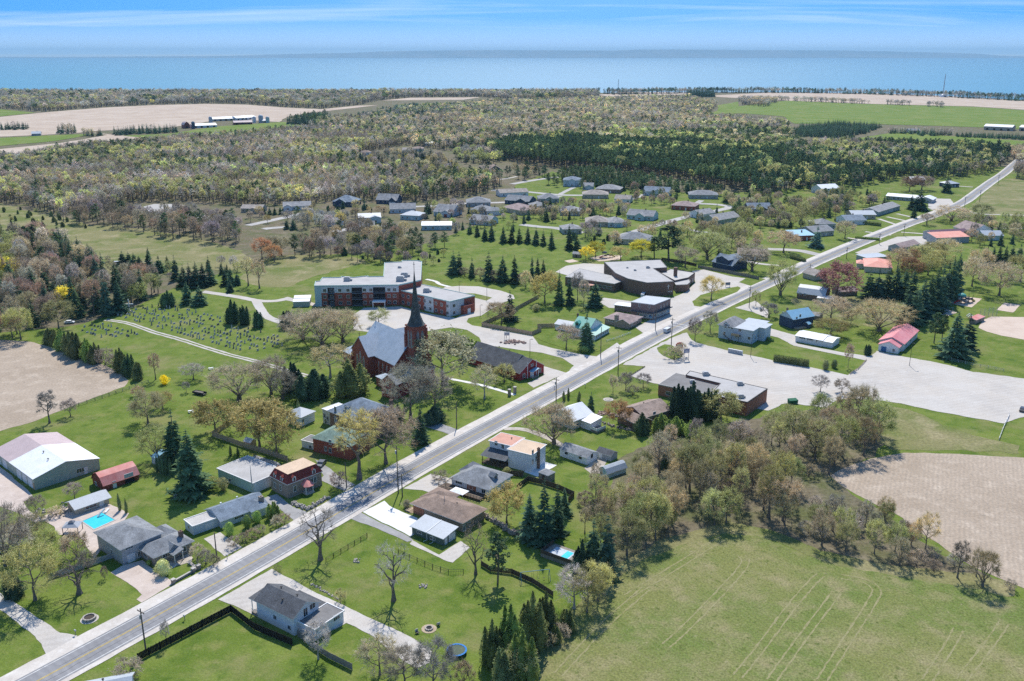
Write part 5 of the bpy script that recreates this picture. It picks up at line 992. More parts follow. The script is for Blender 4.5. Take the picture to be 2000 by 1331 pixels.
block(b,0,0,b.W,4,2.2,'shed',METW,SIDC,rise=0.4)
b = Bld('blue_playhouse', 'tiny blue-roofed playhouse beside the blue cottage', (1570,640), (1578,642), D=2.2, cat='shed')
block(b,0,0,b.W,2.2,1.9,'gable',METB,SIDN,axis='y',rise=0.8,ov=0.2)
# ---------------- left of the road, further up
b = Bld('green_roof_house', 'white house with bright green metal roof and pale green verandah by the road', (1131,660), (1160,665), cat='house')
W_ = b.W; F,Rr,Bk,Lf = block(b,-4.0,1.0,W_-3.2,13.8,4.3,'gable',METG,SIDW,axis='x',rise=3.2,ov=0.5,trim=METG); f2 = block(b,W_-3.18,-0.4,W_+0.5,14.2,2.4,'shed',METLG,SIDW,axis='y',rise=-0.9,ov=0.5) if False else block(b,W_-3.18,-0.4,W_+0.5,14.2,3.3,'shed',METLG,SIDW,axis='y',rise=-0.9,ov=0.5)
WR(f2[1],6,0.8,1.0,1.2); f4 = block(b,-15.5,6.0,-4.02,13.0,2.6,'gable',METGY,SIDW,rise=1.2,ov=0.4); WR(f4[0],3,0.9,1.0,1.1); chimney(b.root,-5.0,8,4,8.5,0.7,BRICKB); dormer(b.root,-2.2,2.0,4.6,2.0,1.3,2.5,METG,METG,'F')
b = Bld('brown_cottage', 'brown bungalow with mauve-brown roof and stone chimney beside the brick shop', (1181,632.5), (1230,641.5))
W_ = b.W; F,Rr,Bk,Lf = block(b,0,0,W_,11.5,2.7,'hip',SHMV,BRICKT,rise=2.0,ov=0.6); f2 = block(b,W_*0.55,-1.8,W_+0.5,6.0,2.7,'gable',SHMV,BRICKT,axis='y',rise=1.5,ov=0.5); WP(F,[(1186,624),(1190,625),(1194,626),(1198,627),(1202,628)],0.8,1.3); chimney(b.root,W_*0.5,-0.7,0,5.4,1.5,STONE); win(f2[1],3,0.8,1.4,1.3)
# brick shop with murals
r0 = empty('brick_shop', P3((1277,628))); r0.location.z = 0; tag(r0,'two-storey brown brick corner shop with painted mural panels','shop')
fs_ = polyblk(r0,[(1232.5,590),(1277.5,595.5),(1310,583),(1262,578)],7.6,BRICKM,METGY,trim=TRIM,rim=0.12); sf = seen(fs_)
WP(sf[0],[(1249,597),(1268,599)],0.8,1.4); WP(sf[1],[(1297,597),(1303,594),(1291,599.5)],0.7,1.3)
for f in sf[:2]:
    m = MB(); m.box(0,-1.3,3.3,f.W,0.0,3.5); m.box(0,-1.3,3.5,f.W,-1.15,3.7); f.put('awning', m.mesh('awning',SHD), 0, 0)
    m = MB(); m.box(f.W*0.28 if f is sf[0] else 0.3,-0.06,0.6,f.W-0.3,0.0,3.1); f.put('mural_board', m.mesh('mural_board',mat('mural_base',(0.42,0.46,0.47),var=0.3,scale=0.6)), 0, 0)
    rr_ = random.Random(3)
    for i in range(9):
        a = rr_.uniform(f.W*0.32 if f is sf[0] else 0.8, f.W-1.2); z_ = rr_.uniform(0.9,2.4); s_ = rr_.uniform(0.3,0.6); c_ = rr_.choice([(0.06,0.20,0.48),(0.15,0.40,0.66),(0.05,0.06,0.09),(0.62,0.42,0.08),(0.10,0.28,0.16),(0.70,0.70,0.70)])
        m = MB(); m.prism([(math.cos(t)*s_*rr_.uniform(.6,1.3),math.sin(t)*s_) for t in [k*math.pi/4 for k in range(8)]],0,0.012); me = m.mesh('mural_shape', mat('mural_%d%d%d' % tuple(int(v*99) for v in c_), c_, var=0.2)); me.transform(Matrix.Rotation(R(90),4,'X')); f.put('mural_shape', me, a, z_, 0.065+0.003*i)
b = Bld('flat_annex', 'low white flat-roofed annex between the brown bungalow and the brick shop', (1200,607), (1232,611), D=6, cat='annex')
block(b,0,0,b.W,6,2.8,'flat',METW,BRICKM,rim=0.1)
# school
r0 = empty('school', P3((1245,576))); r0.location.z = 0; tag(r0,'brown brick school with wide grey flat roofs and a white cross on its front','school')
fl = polyblk(r0,[(1104,541),(1200,555),(1226,546),(1132,525)],4.3,BRICKB,MEMB,trim=MEML,rim=0.15); WR(seen(fl)[0],9,1.2,2.2,1.4,bars=2)
fg = polyblk(r0,[(1180,512.5),(1290,508),(1303,523),(1276,525),(1290,534),(1316,550.5),(1264,553),(1226.2,545),(1202,534)],7.2,BRICKB,MEMB,trim=MEMD,rim=0.2)
fb = polyblk(r0,[(1291,534.5),(1310,526),(1357.5,533.5),(1345,543),(1318,549)],4.8,BRICKB,MEML,trim=mat('dark_fascia',(0.09,0.085,0.085)),rim=0.25); fc_ = polyblk(r0,[(1317.5,552),(1345.5,545),(1347,552),(1342,556),(1320,557)],4.0,BRICKB,MEMB,trim=MEML,rim=0.15)
WR(seen(fc_)[0],2,0.4,1.2,2.0); WR(seen(fb)[-1],2,0.5,1.6,2.2)
for f in seen(fg):
    a, z_ = f.at(1305.5,559.5)
    if 1 < a < f.W-1 and 0 < z_ < 7: m = MB(); m.box(-.12,-.1,0,.12,0,2.6); m.box(-.8,-.1,1.6,.8,0,1.85); f.put('cross', m.mesh('cross',WHITE), a, 3.2); m = MB(); [m.box(-1.2+0.9*k,-.06,0,-0.7+0.9*k,0,0.5) for k in range(3)]; f.put('sign_block', m.mesh('sign_block',TRIM), a+1.0, 1.8)
l = gp(1250,566)-r0.location; m = MB(); m.box(l.x-3,l.y-2.2,0,l.x+2.2,l.y+1.5,3.2); m.build('entrance', BRICKB, r0); m = MB(); m.box(l.x-3.2,l.y-2.4,3.2,l.x+2.4,l.y+1.6,3.5); m.build('entrance_roof', METW, r0)
l = gp(1146,566)-r0.location; m = MB(); m.box(l.x-4,l.y-2,2.5,l.x+4,l.y+2,2.75); m.build('shelter_roof', ORANGE, r0); m = MB(); [m.box(l.x+a-.1,l.y-1.9,0,l.x+a+.1,l.y-1.7,2.5) for a in (-3.8,0,3.8)]; m.build('shelter_post', BRICKB, r0)
for q,s in (((1265,524,7.3),0.9),((1208,534,4.4),0.8),((1240,529,7.3),0.6),((1225,524,7.3),0.5)): l = gp(*q)-r0.location; hvac(r0,[(l.x,l.y,q[2],s)])
m = MB(); l = gp(1318,556)-r0.location; m.box(l.x-.9,l.y-.9,0,l.x+.9,l.y+.9,9.5); m.build('chimney', BRICKB, r0)
# retirement residence
r0 = empty('residence', P3((616.2,597.5))); r0.location.z = 0; tag(r0,'three-storey residence of red brick and pale siding with grey flat roofs behind the church','apartment building')
RH = 10.4
fm = polyblk(r0,[(614,559.5),(778.5,557.5),(822,548),(824,512),(815,510),(785,510),(785,512.5),(751,514),(749,541),(720,541.5),(718,540),(690,543),(668,541),(665,543),(630,543.5),(625,550),(616,551)],RH,BRICKR,MEMB,trim=mat('mint_trim',(0.45,0.62,0.60)),rim=0.4)
ff = [f for f in seen(fm) if f.W > 35][0]
m = MB(); m.box(0,-0.07,6.9,ff.W,0,RH-0.3); ff.put('siding_band', m.mesh('siding_band',mat('pale_residence_siding',(0.56,0.60,0.63),var=0.1)), 0, 0)
m = MB(); m.box(-.05,-0.09,0,3.2,0.0,RH-0.3); ff.put('siding_panel', m.mesh('siding_panel',SIDTEAL), 0, 0)
cols_ = [4.9,8.4,12.4,16.4,24.5,27.7,36.6,39.4]
for z_ in (1.0,4.2,7.4):
    for a in cols_: 
        o = win(ff,a,z_,1.5,1.5); o.location = (ff.o+ff.t*a+ff.n*0.075).to_tuple()[:2]+(z_,)
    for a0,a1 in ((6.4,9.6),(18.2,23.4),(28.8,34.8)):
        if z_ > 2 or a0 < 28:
            m = MB(); m.box(a0,-0.12,z_-0.6,a1,-0.08,z_+2.1); ff.put('balcony_shade_panel', m.mesh('balcony_shade_panel',DARK), 0, 0)  # near-black sheet before the wall, painted as the shade behind the balcony
            m = MB(); m.box(a0,-1.2,z_-0.75,a1,-0.08,z_-0.6); m.box(a0,-1.2,z_+0.35,a1,-1.12,z_+0.45)
            k = int((a1-a0)/0.4)
            for i in range(k+1): xx = a0+(a1-a0)*i/k; m.box(xx-.025,-1.18,z_-0.6,xx+.025,-1.14,z_+0.35)
            ff.put('balcony', m.mesh('balcony',mat('balcony_rail',(0.20,0.22,0.24))), 0, 0)
m = MB(); m.box(28.6,-4.6,2.8,35.0,0,3.3); [m.box(x_,-4.5,0,x_+.35,-4.15,2.8) for x_ in (28.7,34.55)]; ff.put('entrance_canopy', m.mesh('entrance_canopy',TRIM), 0, 0)
fw = polyblk(r0,[(781,567.5),(879,590),(927.5,578),(826,556.5)],7.4,BRICKR,MEMB,trim=mat('mint_trim',(0.45,0.62,0.60)),rim=0.3); sw = seen(fw); f = sw[0]; RS = mat('pale_residence_siding',(0.56,0.60,0.63))
for a0,a1 in ((f.W*0.50,f.W*0.68),(f.W*0.93,f.W)):
    m = MB(); m.box(a0,-0.07,0,a1,0,7.1); f.put('siding_panel', m.mesh('siding_panel',RS), 0, 0)
for z_ in (0.9,4.3):
    for i in range(9): a = 2.2+(f.W-4.0)*i/8; o = win(f,a,z_,1.5,1.5); o.location = (f.o+f.t*a+f.n*0.075).to_tuple()[:2]+(z_,)
f = sw[1]; m = MB(); m.box(0,-0.07,0,f.W*0.55,0,7.1); f.put('siding_panel', m.mesh('siding_panel',RS), 0, 0); m = MB(); m.box(f.W*0.42,-2.2,0,f.W*0.85,0,4.2); f.put('porch_block', m.mesh('porch_block',BRICKR), 0, 0); 
for z_ in (0.9,4.3): o = win(f,2.4,z_,1.6,1.5); o.location = (f.o+f.t*2.4+f.n*0.075).to_tuple()[:2]+(z_,)
m = MB(); m.box(-1,-.08,0,1,0,2.6); f.put('door', m.mesh('door',TRIM), f.W*0.63, 0, 2.2)
for q,s in (((678,549,RH),1.6),((782,549,RH),2.0),((790,541,RH),1.8),((833,571,7.4),1.6),((780,524,RH),0.8)): l = gp(*q)-r0.location; hvac(r0,[(l.x,l.y,q[2]+0.05,s)])
for q in (((573,600),(605,601)),):
    for k,(dx,nm) in enumerate(((0,'white storage shed with pale green wall left of the residence'),(2,'second white-roofed storage shed behind the pale green one'))):
        b = Bld('storage_shed', nm, (573+dx,600.5-7*k), (605+dx,599.5-7*k), D=3.6, cat='shed'); block(b,0,0,b.W,3.6,2.7,'shed',METW,SIDSG,rise=0.5,ov=0.2)
b = Bld('navy_house', 'dark navy house with grey gable roof and low fence above the school', (1391,521), (1430,530), cat='house')
W_ = b.W; F,Rr,Bk,Lf = block(b,0,0,W_,13,3.2,'gable',SHBL,SIDN,axis='x',rise=4.0,ov=0.5); f2 = block(b,W_*0.2,-0.4,W_*0.8,12,6.0,'gable',SHBL,SIDN,axis='y',rise=1.6,ov=0.4) ; WP(F,[(1400,515),(1410,517)],0.9,1.2); WP(Rr,[(1434,517),(1438,515)],0.9,1.2)
# ================================================================ houses further off
def house(label, A, B, D=10, h=2.9, roof='hip', rm=SHG, wm=SIDG, rise=2.2, axis='x', gw=None, nw=4, name='house', cat='house', group=None, wing=None, gd=0, gm=DOORW):
    """small detached house; A, B: foot of its camera-side wall in the photograph; wing: (from share, to share, out, rise); gd: garage doors"""
    b = Bld(name, label, A, B, cat=cat, group=group); W = b.W; D *= 1.35; h += 0.5; rise *= 1.3
    F,R_,B_,L_ = block(b,0,0,W,D,h,roof,rm,wm,axis=axis,rise=rise,ov=0.5)
    face = F; lo = 0
    if wing:
        a0,a1,out,wr = wing; f2 = block(b,W*a0,-out,W*a1,D*0.5,h-0.03,'gable' if wr else 'hip',rm,wm,axis='y',rise=wr or rise*0.7,ov=0.45)
        if gd: [garage(f2[0],f2[0].W*(i+0.5)/gd,min(2.7,f2[0].W/gd-0.5),2.2,gm) for i in range(gd)]
        else: win(f2[0],f2[0].W/2,0.8,min(1.8,f2[0].W*0.4),1.3,bars=2)
        rest = [(0,a0),(a1,1)]
        for s0,s1 in rest:
            L = (s1-s0)*W
            if L > 2.2:
                for i in range(max(1,int(L/3.2))): win(F,s0*W+L*(i+0.5)/max(1,int(L/3.2)),0.9,1.3,1.2)
    else:
        k = max(2,min(nw,int(W/2.8)))
        for i in range(k):
            a = W*(i+0.5)/k
            if i == k//2: door(F,a)
            else: win(F,a,0.9,1.3,1.2)
            if h > 4.4: win(F,a,3.5,1.2,1.2)
    for f in (R_,L_):
        if f in seen((R_,L_)): WR(f,2,0.9,1.1,1.2)
    chimney(b.root,W*0.6,D*0.55,h+0.4,h+rise+0.9,0.7,BRICKB)
    return b
SUB = 'houses of the subdivision'
for lab,A,B,kw in (
 ('low tan bungalow with pale grey roof and dark wing beside three small spruces',(471,415.5),(512,416),dict(rm=SHT,wm=SIDT,roof='gable',rise=1.6,D=9,wing=(0.45,0.9,5,1.2))),
 ('long white house with grey gable roof at the cul-de-sac',(554,412),(608,410),dict(rm=SHM,wm=SIDW,roof='gable',rise=2.0,D=10,wing=(0.0,0.3,2,1.6))),
 ('navy two-storey house with steep grey front gables at the wood edge',(650,403),(691,404.5),dict(rm=SHBL,wm=SIDN,h=3.4,roof='hip',rise=3.4,D=12,wing=(0.15,0.65,2,2.6))),
 ('navy house with white garage doors and brown-grey gable roof',(735,398),(775,399.5),dict(rm=SHM,wm=SIDN,roof='gable',rise=3.2,D=10,wing=(0.66,0.98,2.5,2.6),gd=2)),
 ('long blue house with brown-grey gable roof below the navy house',(762,417),(812,416),dict(rm=SHM,wm=SIDB,roof='gable',rise=2.6,D=10)),
 ('sky-blue split house with pale roof beside a dark hedge',(701,436.5),(744,435),dict(rm=METGY,wm=SIDTEAL,h=3.6,roof='gable',rise=1.7,D=9,wing=(0.5,1.0,2,1.2))),
 ('small white bungalow with grey roof half hidden by bare trees',(640,442.5),(667,442.5),dict(rm=SHM,wm=SIDW,roof='gable',rise=1.7,D=8)),
 ('pale teal bungalow with light blue hip roof',(782,429),(818,431),dict(rm=METGY,wm=SIDTEAL,roof='hip',rise=2.0,D=10)),
 ('pale blue house with big grey roof and maroon garage door',(847,421.5),(883,424.5),dict(rm=SHM,wm=SIDB,roof='gable',rise=3.6,D=12,wing=(0.5,0.92,2,1.8),gd=1,gm=MANS)),
 ('long turquoise bungalow with white roof beside two pines',(824,450),(882,449.5),dict(rm=METW,wm=SIDTEAL,roof='gable',rise=1.3,D=9)),
 ('grey hip-roofed house at the left of the dense cluster',(912,404.5),(958,404),dict(rm=SHG,wm=SIDG,roof='hip',rise=2.8,D=13)),
 ('pale house with grey hip roof in front of the dark hip-roofed one',(919,418.5),(953,420),dict(rm=SHG,wm=SIDB,roof='hip',rise=2.4,D=11)),
 ('white double garage with grey roof in the dense cluster',(952,421.5),(984,419.5),dict(rm=SHG,wm=SIDW,roof='hip',rise=1.6,D=8,wing=(0.2,0.8,0.5,0),gd=2)),
 ('house with wide mauve-grey hip roof in the dense cluster',(980,413),(1019,421),dict(rm=SHMV,wm=SIDT,roof='hip',rise=2.6,D=14)),
 ('dark house with twin black gables behind the mauve roof',(986,398.5),(1033,402),dict(rm=SHG,wm=SIDN,roof='gable',rise=2.6,D=11,wing=(0.5,0.9,2,2.2))),
 ('low grey-roofed house at the street corner',(1053,396.5),(1092,396),dict(rm=SHG,wm=SIDG,roof='hip',rise=2.6,D=11,wing=(0.3,0.7,1.5,1.8))),
 ('long white ranch house with tan roof and dark carport',(977,385),(1032,382.5),dict(rm=SHT,wm=SIDW,roof='gable',rise=1.8,D=10)),
 ('tall pale blue house with grey roof by the pine plantation',(1100,364.5),(1134,365),dict(rm=SHBL,wm=SIDB,h=5.4,roof='hip',rise=2.2,D=11,wing=(0.3,0.7,1.5,1.6))),
 ('blue garage with grey gable roof beside the tall blue house',(1138,371),(1158,371.5),dict(rm=SHM,wm=SIDB,roof='gable',rise=2.0,D=8,wing=(0.3,0.9,0.4,1.4),gd=1)),
 ('long brown brick bungalow with taupe hip roof near the plantation',(1163,376.5),(1210,378.5),dict(rm=SHM,wm=BRICKM,roof='hip',rise=2.6,D=12)),
 ('wide taupe-roofed house seen over bare trees',(1138,388),(1188,388.5),dict(rm=SHT,wm=SIDT,roof='hip',rise=2.4,D=12)),
 ('blue house with white-trimmed centre gable and porch',(1256,382),(1306,384.5),dict(rm=SHBL,wm=SIDB,h=3.4,roof='gable',rise=2.6,D=11,wing=(0.4,0.75,2.5,2.6))),
 ('low blue-grey bungalow with wide hip roof at the plantation edge',(1346,388.5),(1402,389.5),dict(rm=SHG,wm=SIDG,roof='hip',rise=2.4,D=12)),
 ('brick bungalow with mauve hip roof and white deck',(1311,409.5),(1356,412.5),dict(rm=SHMV,wm=BRICKR,roof='hip',rise=2.2,D=12)),
 ('grey gabled house behind the row of young spruces',(917,438),(957,441.5),dict(rm=SHM,wm=SIDB,roof='gable',rise=2.2,D=10)),
 ('taupe hip-roofed house left of the bright blue one',(1144,443),(1190,443.5),dict(rm=SHT,wm=SIDT,roof='hip',rise=2.6,D=12)),
 ('bright blue house with grey hip roof and blue garage door',(1189,444.5),(1225,443),dict(rm=SHM,wm=SIDB,roof='hip',rise=2.2,D=11,wing=(0.25,0.7,2,0),gd=1,gm=METB)),
 ('pale green house with grey and white cross gables',(1224,428),(1275,432),dict(rm=SHM,wm=SIDTEAL,roof='gable',rise=2.6,D=10,wing=(0.35,0.7,2.5,2.2))),
 ('house with wide dark grey hip roof behind the yellow trees',(1208,477),(1268,480),dict(rm=SHG,wm=SIDC,roof='hip',rise=2.8,D=12)),
 ('grey-roofed house among bare trees above the sports field',(1100,458),(1136,457),dict(rm=SHM,wm=SIDG,roof='hip',rise=2.0,D=10)),
 ('green-sided house with grey gable roof by the crescent',(1398,440),(1445,432),dict(rm=SHM,wm=SIDSG,roof='gable',rise=2.4,D=10)),
 ('dark blue gabled house behind the willows',(1462,417),(1507,416.5),dict(rm=SHBL,wm=SIDN,roof='gable',rise=2.8,D=11,wing=(0.35,0.75,1.5,2.2))),
 ('white house with pale roof at the foot of the dark pines',(1503,363),(1538,363),dict(rm=METGY,wm=SIDW,roof='gable',rise=1.8,D=9)),
 ('white house with white gable roof in front of the dark pines',(1604,380),(1639,378),dict(rm=METW,wm=SIDW,h=4.4,roof='gable',rise=2.2,D=11)),
 ('brick house with light blue roof beside the roadside blue spruce',(1552,471),(1590,469.5),dict(rm=METB,wm=BRICKR,roof='shed',rise=1.0,D=10)),
 ('grey bungalow with low gable roof above the blue spruce',(1588,463.5),(1628,460),dict(rm=SHG,wm=SIDG,roof='gable',rise=2.0,D=12)),
 ('grey roofed bungalow with white front on the road lawn',(1652,440),(1691,439),dict(rm=SHBL,wm=SIDW,roof='gable',rise=2.0,D=12)),
 ('low house with pale roof and blue pool behind it',(1664,428.5),(1710,428.5),dict(rm=METGY,wm=SIDT,roof='gable',rise=1.6,D=11)),
 ('long grey-roofed bungalow by the dark hedge on the road',(1714,423),(1757,410),dict(rm=SHM,wm=SIDG,roof='gable',rise=1.8,D=10)),
 ('brick house with white roof behind pink-budding trees',(1779,361),(1806,361),dict(rm=METW,wm=BRICKR,h=4.2,roof='gable',rise=1.6,D=9)),
 ('small grey house with white roof beside the far road',(1852,367),(1873,366),dict(rm=METGY,wm=SIDN,roof='hip',rise=1.8,D=9)),
 ('gabled house with mauve roof at the right edge beyond the pink-roofed barn',(1897,462),(1940,460),dict(rm=SHMV,wm=SIDW,roof='gable',axis='y',rise=3.2,D=14)),
 ('pale blue-roofed shed beside the mauve gabled house',(1920,470),(1958,470),dict(rm=METGY,wm=SIDTEAL,roof='gable',rise=1.8,D=8)),
 ('tan house with brown roof in the trees above the subdivision',(934,337.5),(956,338),dict(rm=SHLB,wm=SIDT,roof='gable',rise=2.4,D=10)),
 ('dark house with brown gable roof on the lawn above the subdivision',(955,338),(980,337.5),dict(rm=SHB,wm=SIDDG,roof='gable',axis='y',rise=3.2,D=11)),
 ('tan-roofed house among trees left of the brown-roofed pair',(868,330.5),(892,330.5),dict(rm=SHLB,wm=BRICKB,roof='hip',rise=2.2,D=10)),
 ('pale-roofed house deep in the grey wood',(786,299),(806,299),dict(rm=SHT,wm=SIDW,roof='gable',rise=2.0,D=10)),
 ('tan-roofed house right of the pale one in the grey wood',(806,296),(826,296),dict(rm=SHLB,wm=SIDC,roof='hip',rise=2.0,D=10)),
 ('white-roofed house at the top of the wooded lane',(828,285),(846,285),dict(rm=METW,wm=SIDW,roof='gable',rise=1.6,D=9)),
 ('pinkish-roofed house low among the bare trees',(722,318),(742,318),dict(rm=SHMV,wm=SIDC,roof='gable',rise=1.8,D=9)),
 ('house with brown roof peeping out of the grey wood',(704,303.5),(722,303.5),dict(rm=SHB,wm=SIDW,roof='hip',rise=1.8,D=9)),
 ('white bungalow at the edge of the wooded lane',(636,310.5),(652,310.5),dict(rm=METW,wm=SIDW,roof='gable',rise=1.4,D=8)),
 ('pale roof beside the dark spruces on the wooded lane',(470,288.5),(486,288.5),dict(rm=METW,wm=SIDW,roof='gable',rise=1.4,D=8)),
 ('white roof high in the far pine wood on the right',(1826,308),(1842,307),dict(rm=METW,wm=SIDW,roof='gable',rise=1.8,D=10)),
 ('far farmhouse in the trees beside the green field',(1776,260),(1797,260),dict(rm=SHM,wm=SIDG,roof='gable',rise=2.2,D=10)),
 ('grey-roofed house hidden by bare trees in the middle of the subdivision',(1094,421),(1132,422),dict(rm=SHM,wm=SIDG,roof='hip',rise=2.4,D=11)),
 ('pale-roofed house behind the shrubs of the upper street',(1200,396),(1230,397.5),dict(rm=SHT,wm=SIDW,roof='gable',rise=2.0,D=9)),
 ('brown bungalow above the navy house with a low tan roof',(1440,507),(1496,510),dict(rm=SHLB,wm=BRICKB,roof='gable',rise=1.8,D=10)),
 ('dark grey house between the road bungalows and the hedge',(1596,448),(1632,447),dict(rm=SHG,wm=SIDG,roof='hip',rise=2.2,D=11)),
 ('grey house on the left street below the long blue one',(700,452),(732,451),dict(rm=SHM,wm=SIDT,roof='gable',rise=2.0,D=9)),
 ('white bungalow on the lawn right of the brick hip-roofed house',(1368,428),(1396,424),dict(rm=SHM,wm=SIDW,roof='gable',rise=2.0,D=9)),
 ('pale house with grey roof beside the corner street',(1040,412),(1068,411),dict(rm=SHM,wm=SIDB,roof='hip',rise=2.2,D=10)),
 ('small far house beside the bare field on the left',(62,266),(80,265.5),dict(rm=METGY,wm=SIDG,roof='gable',rise=2.2,D=10)),
 ):
    house(lab,A,B,group=SUB,**kw)
b = Bld('motel', 'long low building with white roofs behind the roadside spruces', (1730,389.5), (1822,397), cat='building')
F,R_,B_,L_ = block(b,0,0,b.W*0.72,13,3.0,'gable',METW,SIDG,rise=1.6); f2 = block(b,b.W*0.72+.02,-3,b.W,12,3.0,'gable',METW,SIDG,rise=1.8,axis='y'); WR(F,7,0.9,1.4,1.2); door(f2[0],3.0); win(f2[0],7,0.8,1.6,1.3)
b = Bld('pink_roof_barn', 'low blue-grey barn with pink front roof and dark mauve rear roof', (1828,477), (1892,474), cat='barn')
F,R_,B_,L_ = block(b,0,0,b.W,10,4.0,'shed',SALM,SIDG,rise=1.8,ov=0.4); f2 = block(b,4,10.05,b.W+7,20,4.6,'gable',mat('dark_mauve_roof',(0.16,0.09,0.13)),SIDG,rise=1.8); garage(F,4,3.4,3); garage(F,9.5,3.4,3)
b = Bld('mauve_roof_shed', 'grey shed with dark mauve roof below the far gravel lot', (1760,494), (1795,485), cat='shed'); block(b,0,0,b.W,9,3,'gable',SHMV,SIDG,rise=2.0)
# farm on the left
FARM = 'farm buildings by the bare field'
for nm,lab,A,B,D,h,roof,rm,wm,rise,cat in (
 ('red_barn','red gable-ended barn at the left of the farm',(360,251.5),(371,251),14,6,'gambrel',METP,RUST,5,'barn'),
 ('white_barn','white-roofed barn with low wings beside the red barn',(376,251),(424,249),16,4,'gable',METW,SIDW,3,'barn'),
 ('long_barn','long white-roofed cattle barn behind the farm yard',(415,237.5),(478,235),20,4,'gable',METW,SIDC,3.2,'barn'),
 ('long_barn','second long white-roofed barn running up to the silos',(462,236),(500,233.5),18,4.5,'gable',METW,SIDW,3.2,'barn'),
 ('red_shed','long red shed with pink roof at the front of the farm',(457,244.5),(493,243.5),14,4.2,'gable',METP,RUST,2.6,'shed'),
 ('farm_shed','small grey shed right of the farm silos',(512,240.5),(526,240),10,4,'gable',METGY,SIDSG,1.8,'shed'),
 ('implement_shed','long white-roofed implement shed at the far right field',(1921,254),(1976,256.5),26,6,'gable',METW,SIDT,3,'shed'),
 ('implement_shed','white-roofed shed cut by the right edge at the far field',(1990,256),(2030,258),22,6,'gable',METW,SIDT,3,'shed')):
    b = Bld(nm,lab,A,B,cat=cat,group=FARM); F,R_,B_,L_ = block(b,0,0,b.W,D,h,roof,rm,wm,rise=rise,ov=0.6,axis='y' if nm == 'red_barn' else 'x')
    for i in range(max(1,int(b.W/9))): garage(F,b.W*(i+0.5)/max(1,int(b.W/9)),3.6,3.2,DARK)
def silo(x, y, h, r, m, lab, cap=METGY):
    e = empty('silo', gp(x,y)); tag(e,lab,'silo',FARM); q = MB(); q.cyl(0,0,0,h,r,n=16); [q.cyl(0,0,z,z+0.12,r+0.06,n=16) for z in range(2,int(h),3)]; q.build('cylinder_wall', m, e, smooth=False)
    q = MB(); n = 16; q.v = [(r*1.04*math.cos(2*math.pi*k/n)*s,r*1.04*math.sin(2*math.pi*k/n)*s,h+z) for s,z in ((1,0.01),(0.8,r*0.45),(0.4,r*0.75)) for k in range(n)]+[(0,0,h+r*0.85)]
    q.f = [(i*n+k,i*n+(k+1)%n,(i+1)*n+(k+1)%n,(i+1)*n+k) for i in range(2) for k in range(n)]+[(2*n+k,2*n+(k+1)%n,3*n) for k in range(n)]; q.m = [0]*len(q.f); q.build('dome', cap, e)
silo(378,252,10,3.0,SIDN,'dark blue silo beside the red farm barn',SHBL); silo(412,244,12,3.2,METGY,'tall grey silo behind the white-roofed barn'); silo(497,240,9,3.2,METW,'white grain silo, left of the pair at the farm'); silo(510,240,11,4.4,METGY,'wide grey grain silo, right of the pair at the farm')
silo(523,240.5,9,3.5,SIDNA if False else SIDTEAL,'low teal feed silo at the right end of the farm')
e = empty('storage_dome', gp(1842,190)); tag(e,'white storage dome at the edge of the far pale field','dome'); q = MB(); n = 14; q.v = [(11*math.cos(2*math.pi*k/n)*s,11*math.sin(2*math.pi*k/n)*s,z) for s,z in ((1,0),(0.97,3),(0.75,6.5),(0.4,8.6)) for k in range(n)]+[(0,0,9.4)]; q.f = [(i*n+k,i*n+(k+1)%n,(i+1)*n+(k+1)%n,(i+1)*n+k) for i in range(3) for k in range(n)]+[(3*n+k,3*n+(k+1)%n,4*n) for k in range(n)]; q.m = [0]*len(q.f); q.build('shell', METW, e, smooth=True); q = MB(); q.box(-2,-11.4,0,2,-10.2,3.4); q.build('door', DARK, e)
def mast(x, yb, yt, w, lab):
    h = hgt(x,yb,yt); e = empty('lattice_mast', gp(x,yb)); tag(e,lab,'mast'); q = MB(); n = int(h/5)
    for a in (0,2.1,4.2): q.bar((w*math.cos(a),w*math.sin(a),0),(w*0.3*math.cos(a),w*0.3*math.sin(a),h),0.5)
    q.build('leg_frame', GREYM, e); q = MB()
    for i in range(n):
        s0,s1 = w*(1-0.7*i/n), w*(1-0.7*(i+1)/n)
        for a in (0,2.1,4.2): q.bar((s0*math.cos(a),s0*math.sin(a),h*i/n),(s1*math.cos(a+2.1),s1*math.sin(a+2.1),h*(i+1)/n),0.25)
    q.build('brace', GREYM, e)
mast(1841,190,145,1.6,'thin tall radio mast standing beside the white dome'); mast(1207,184,155,2.0,'short dark tower on the far tree line')
# ================================================================ vegetation
T = tree
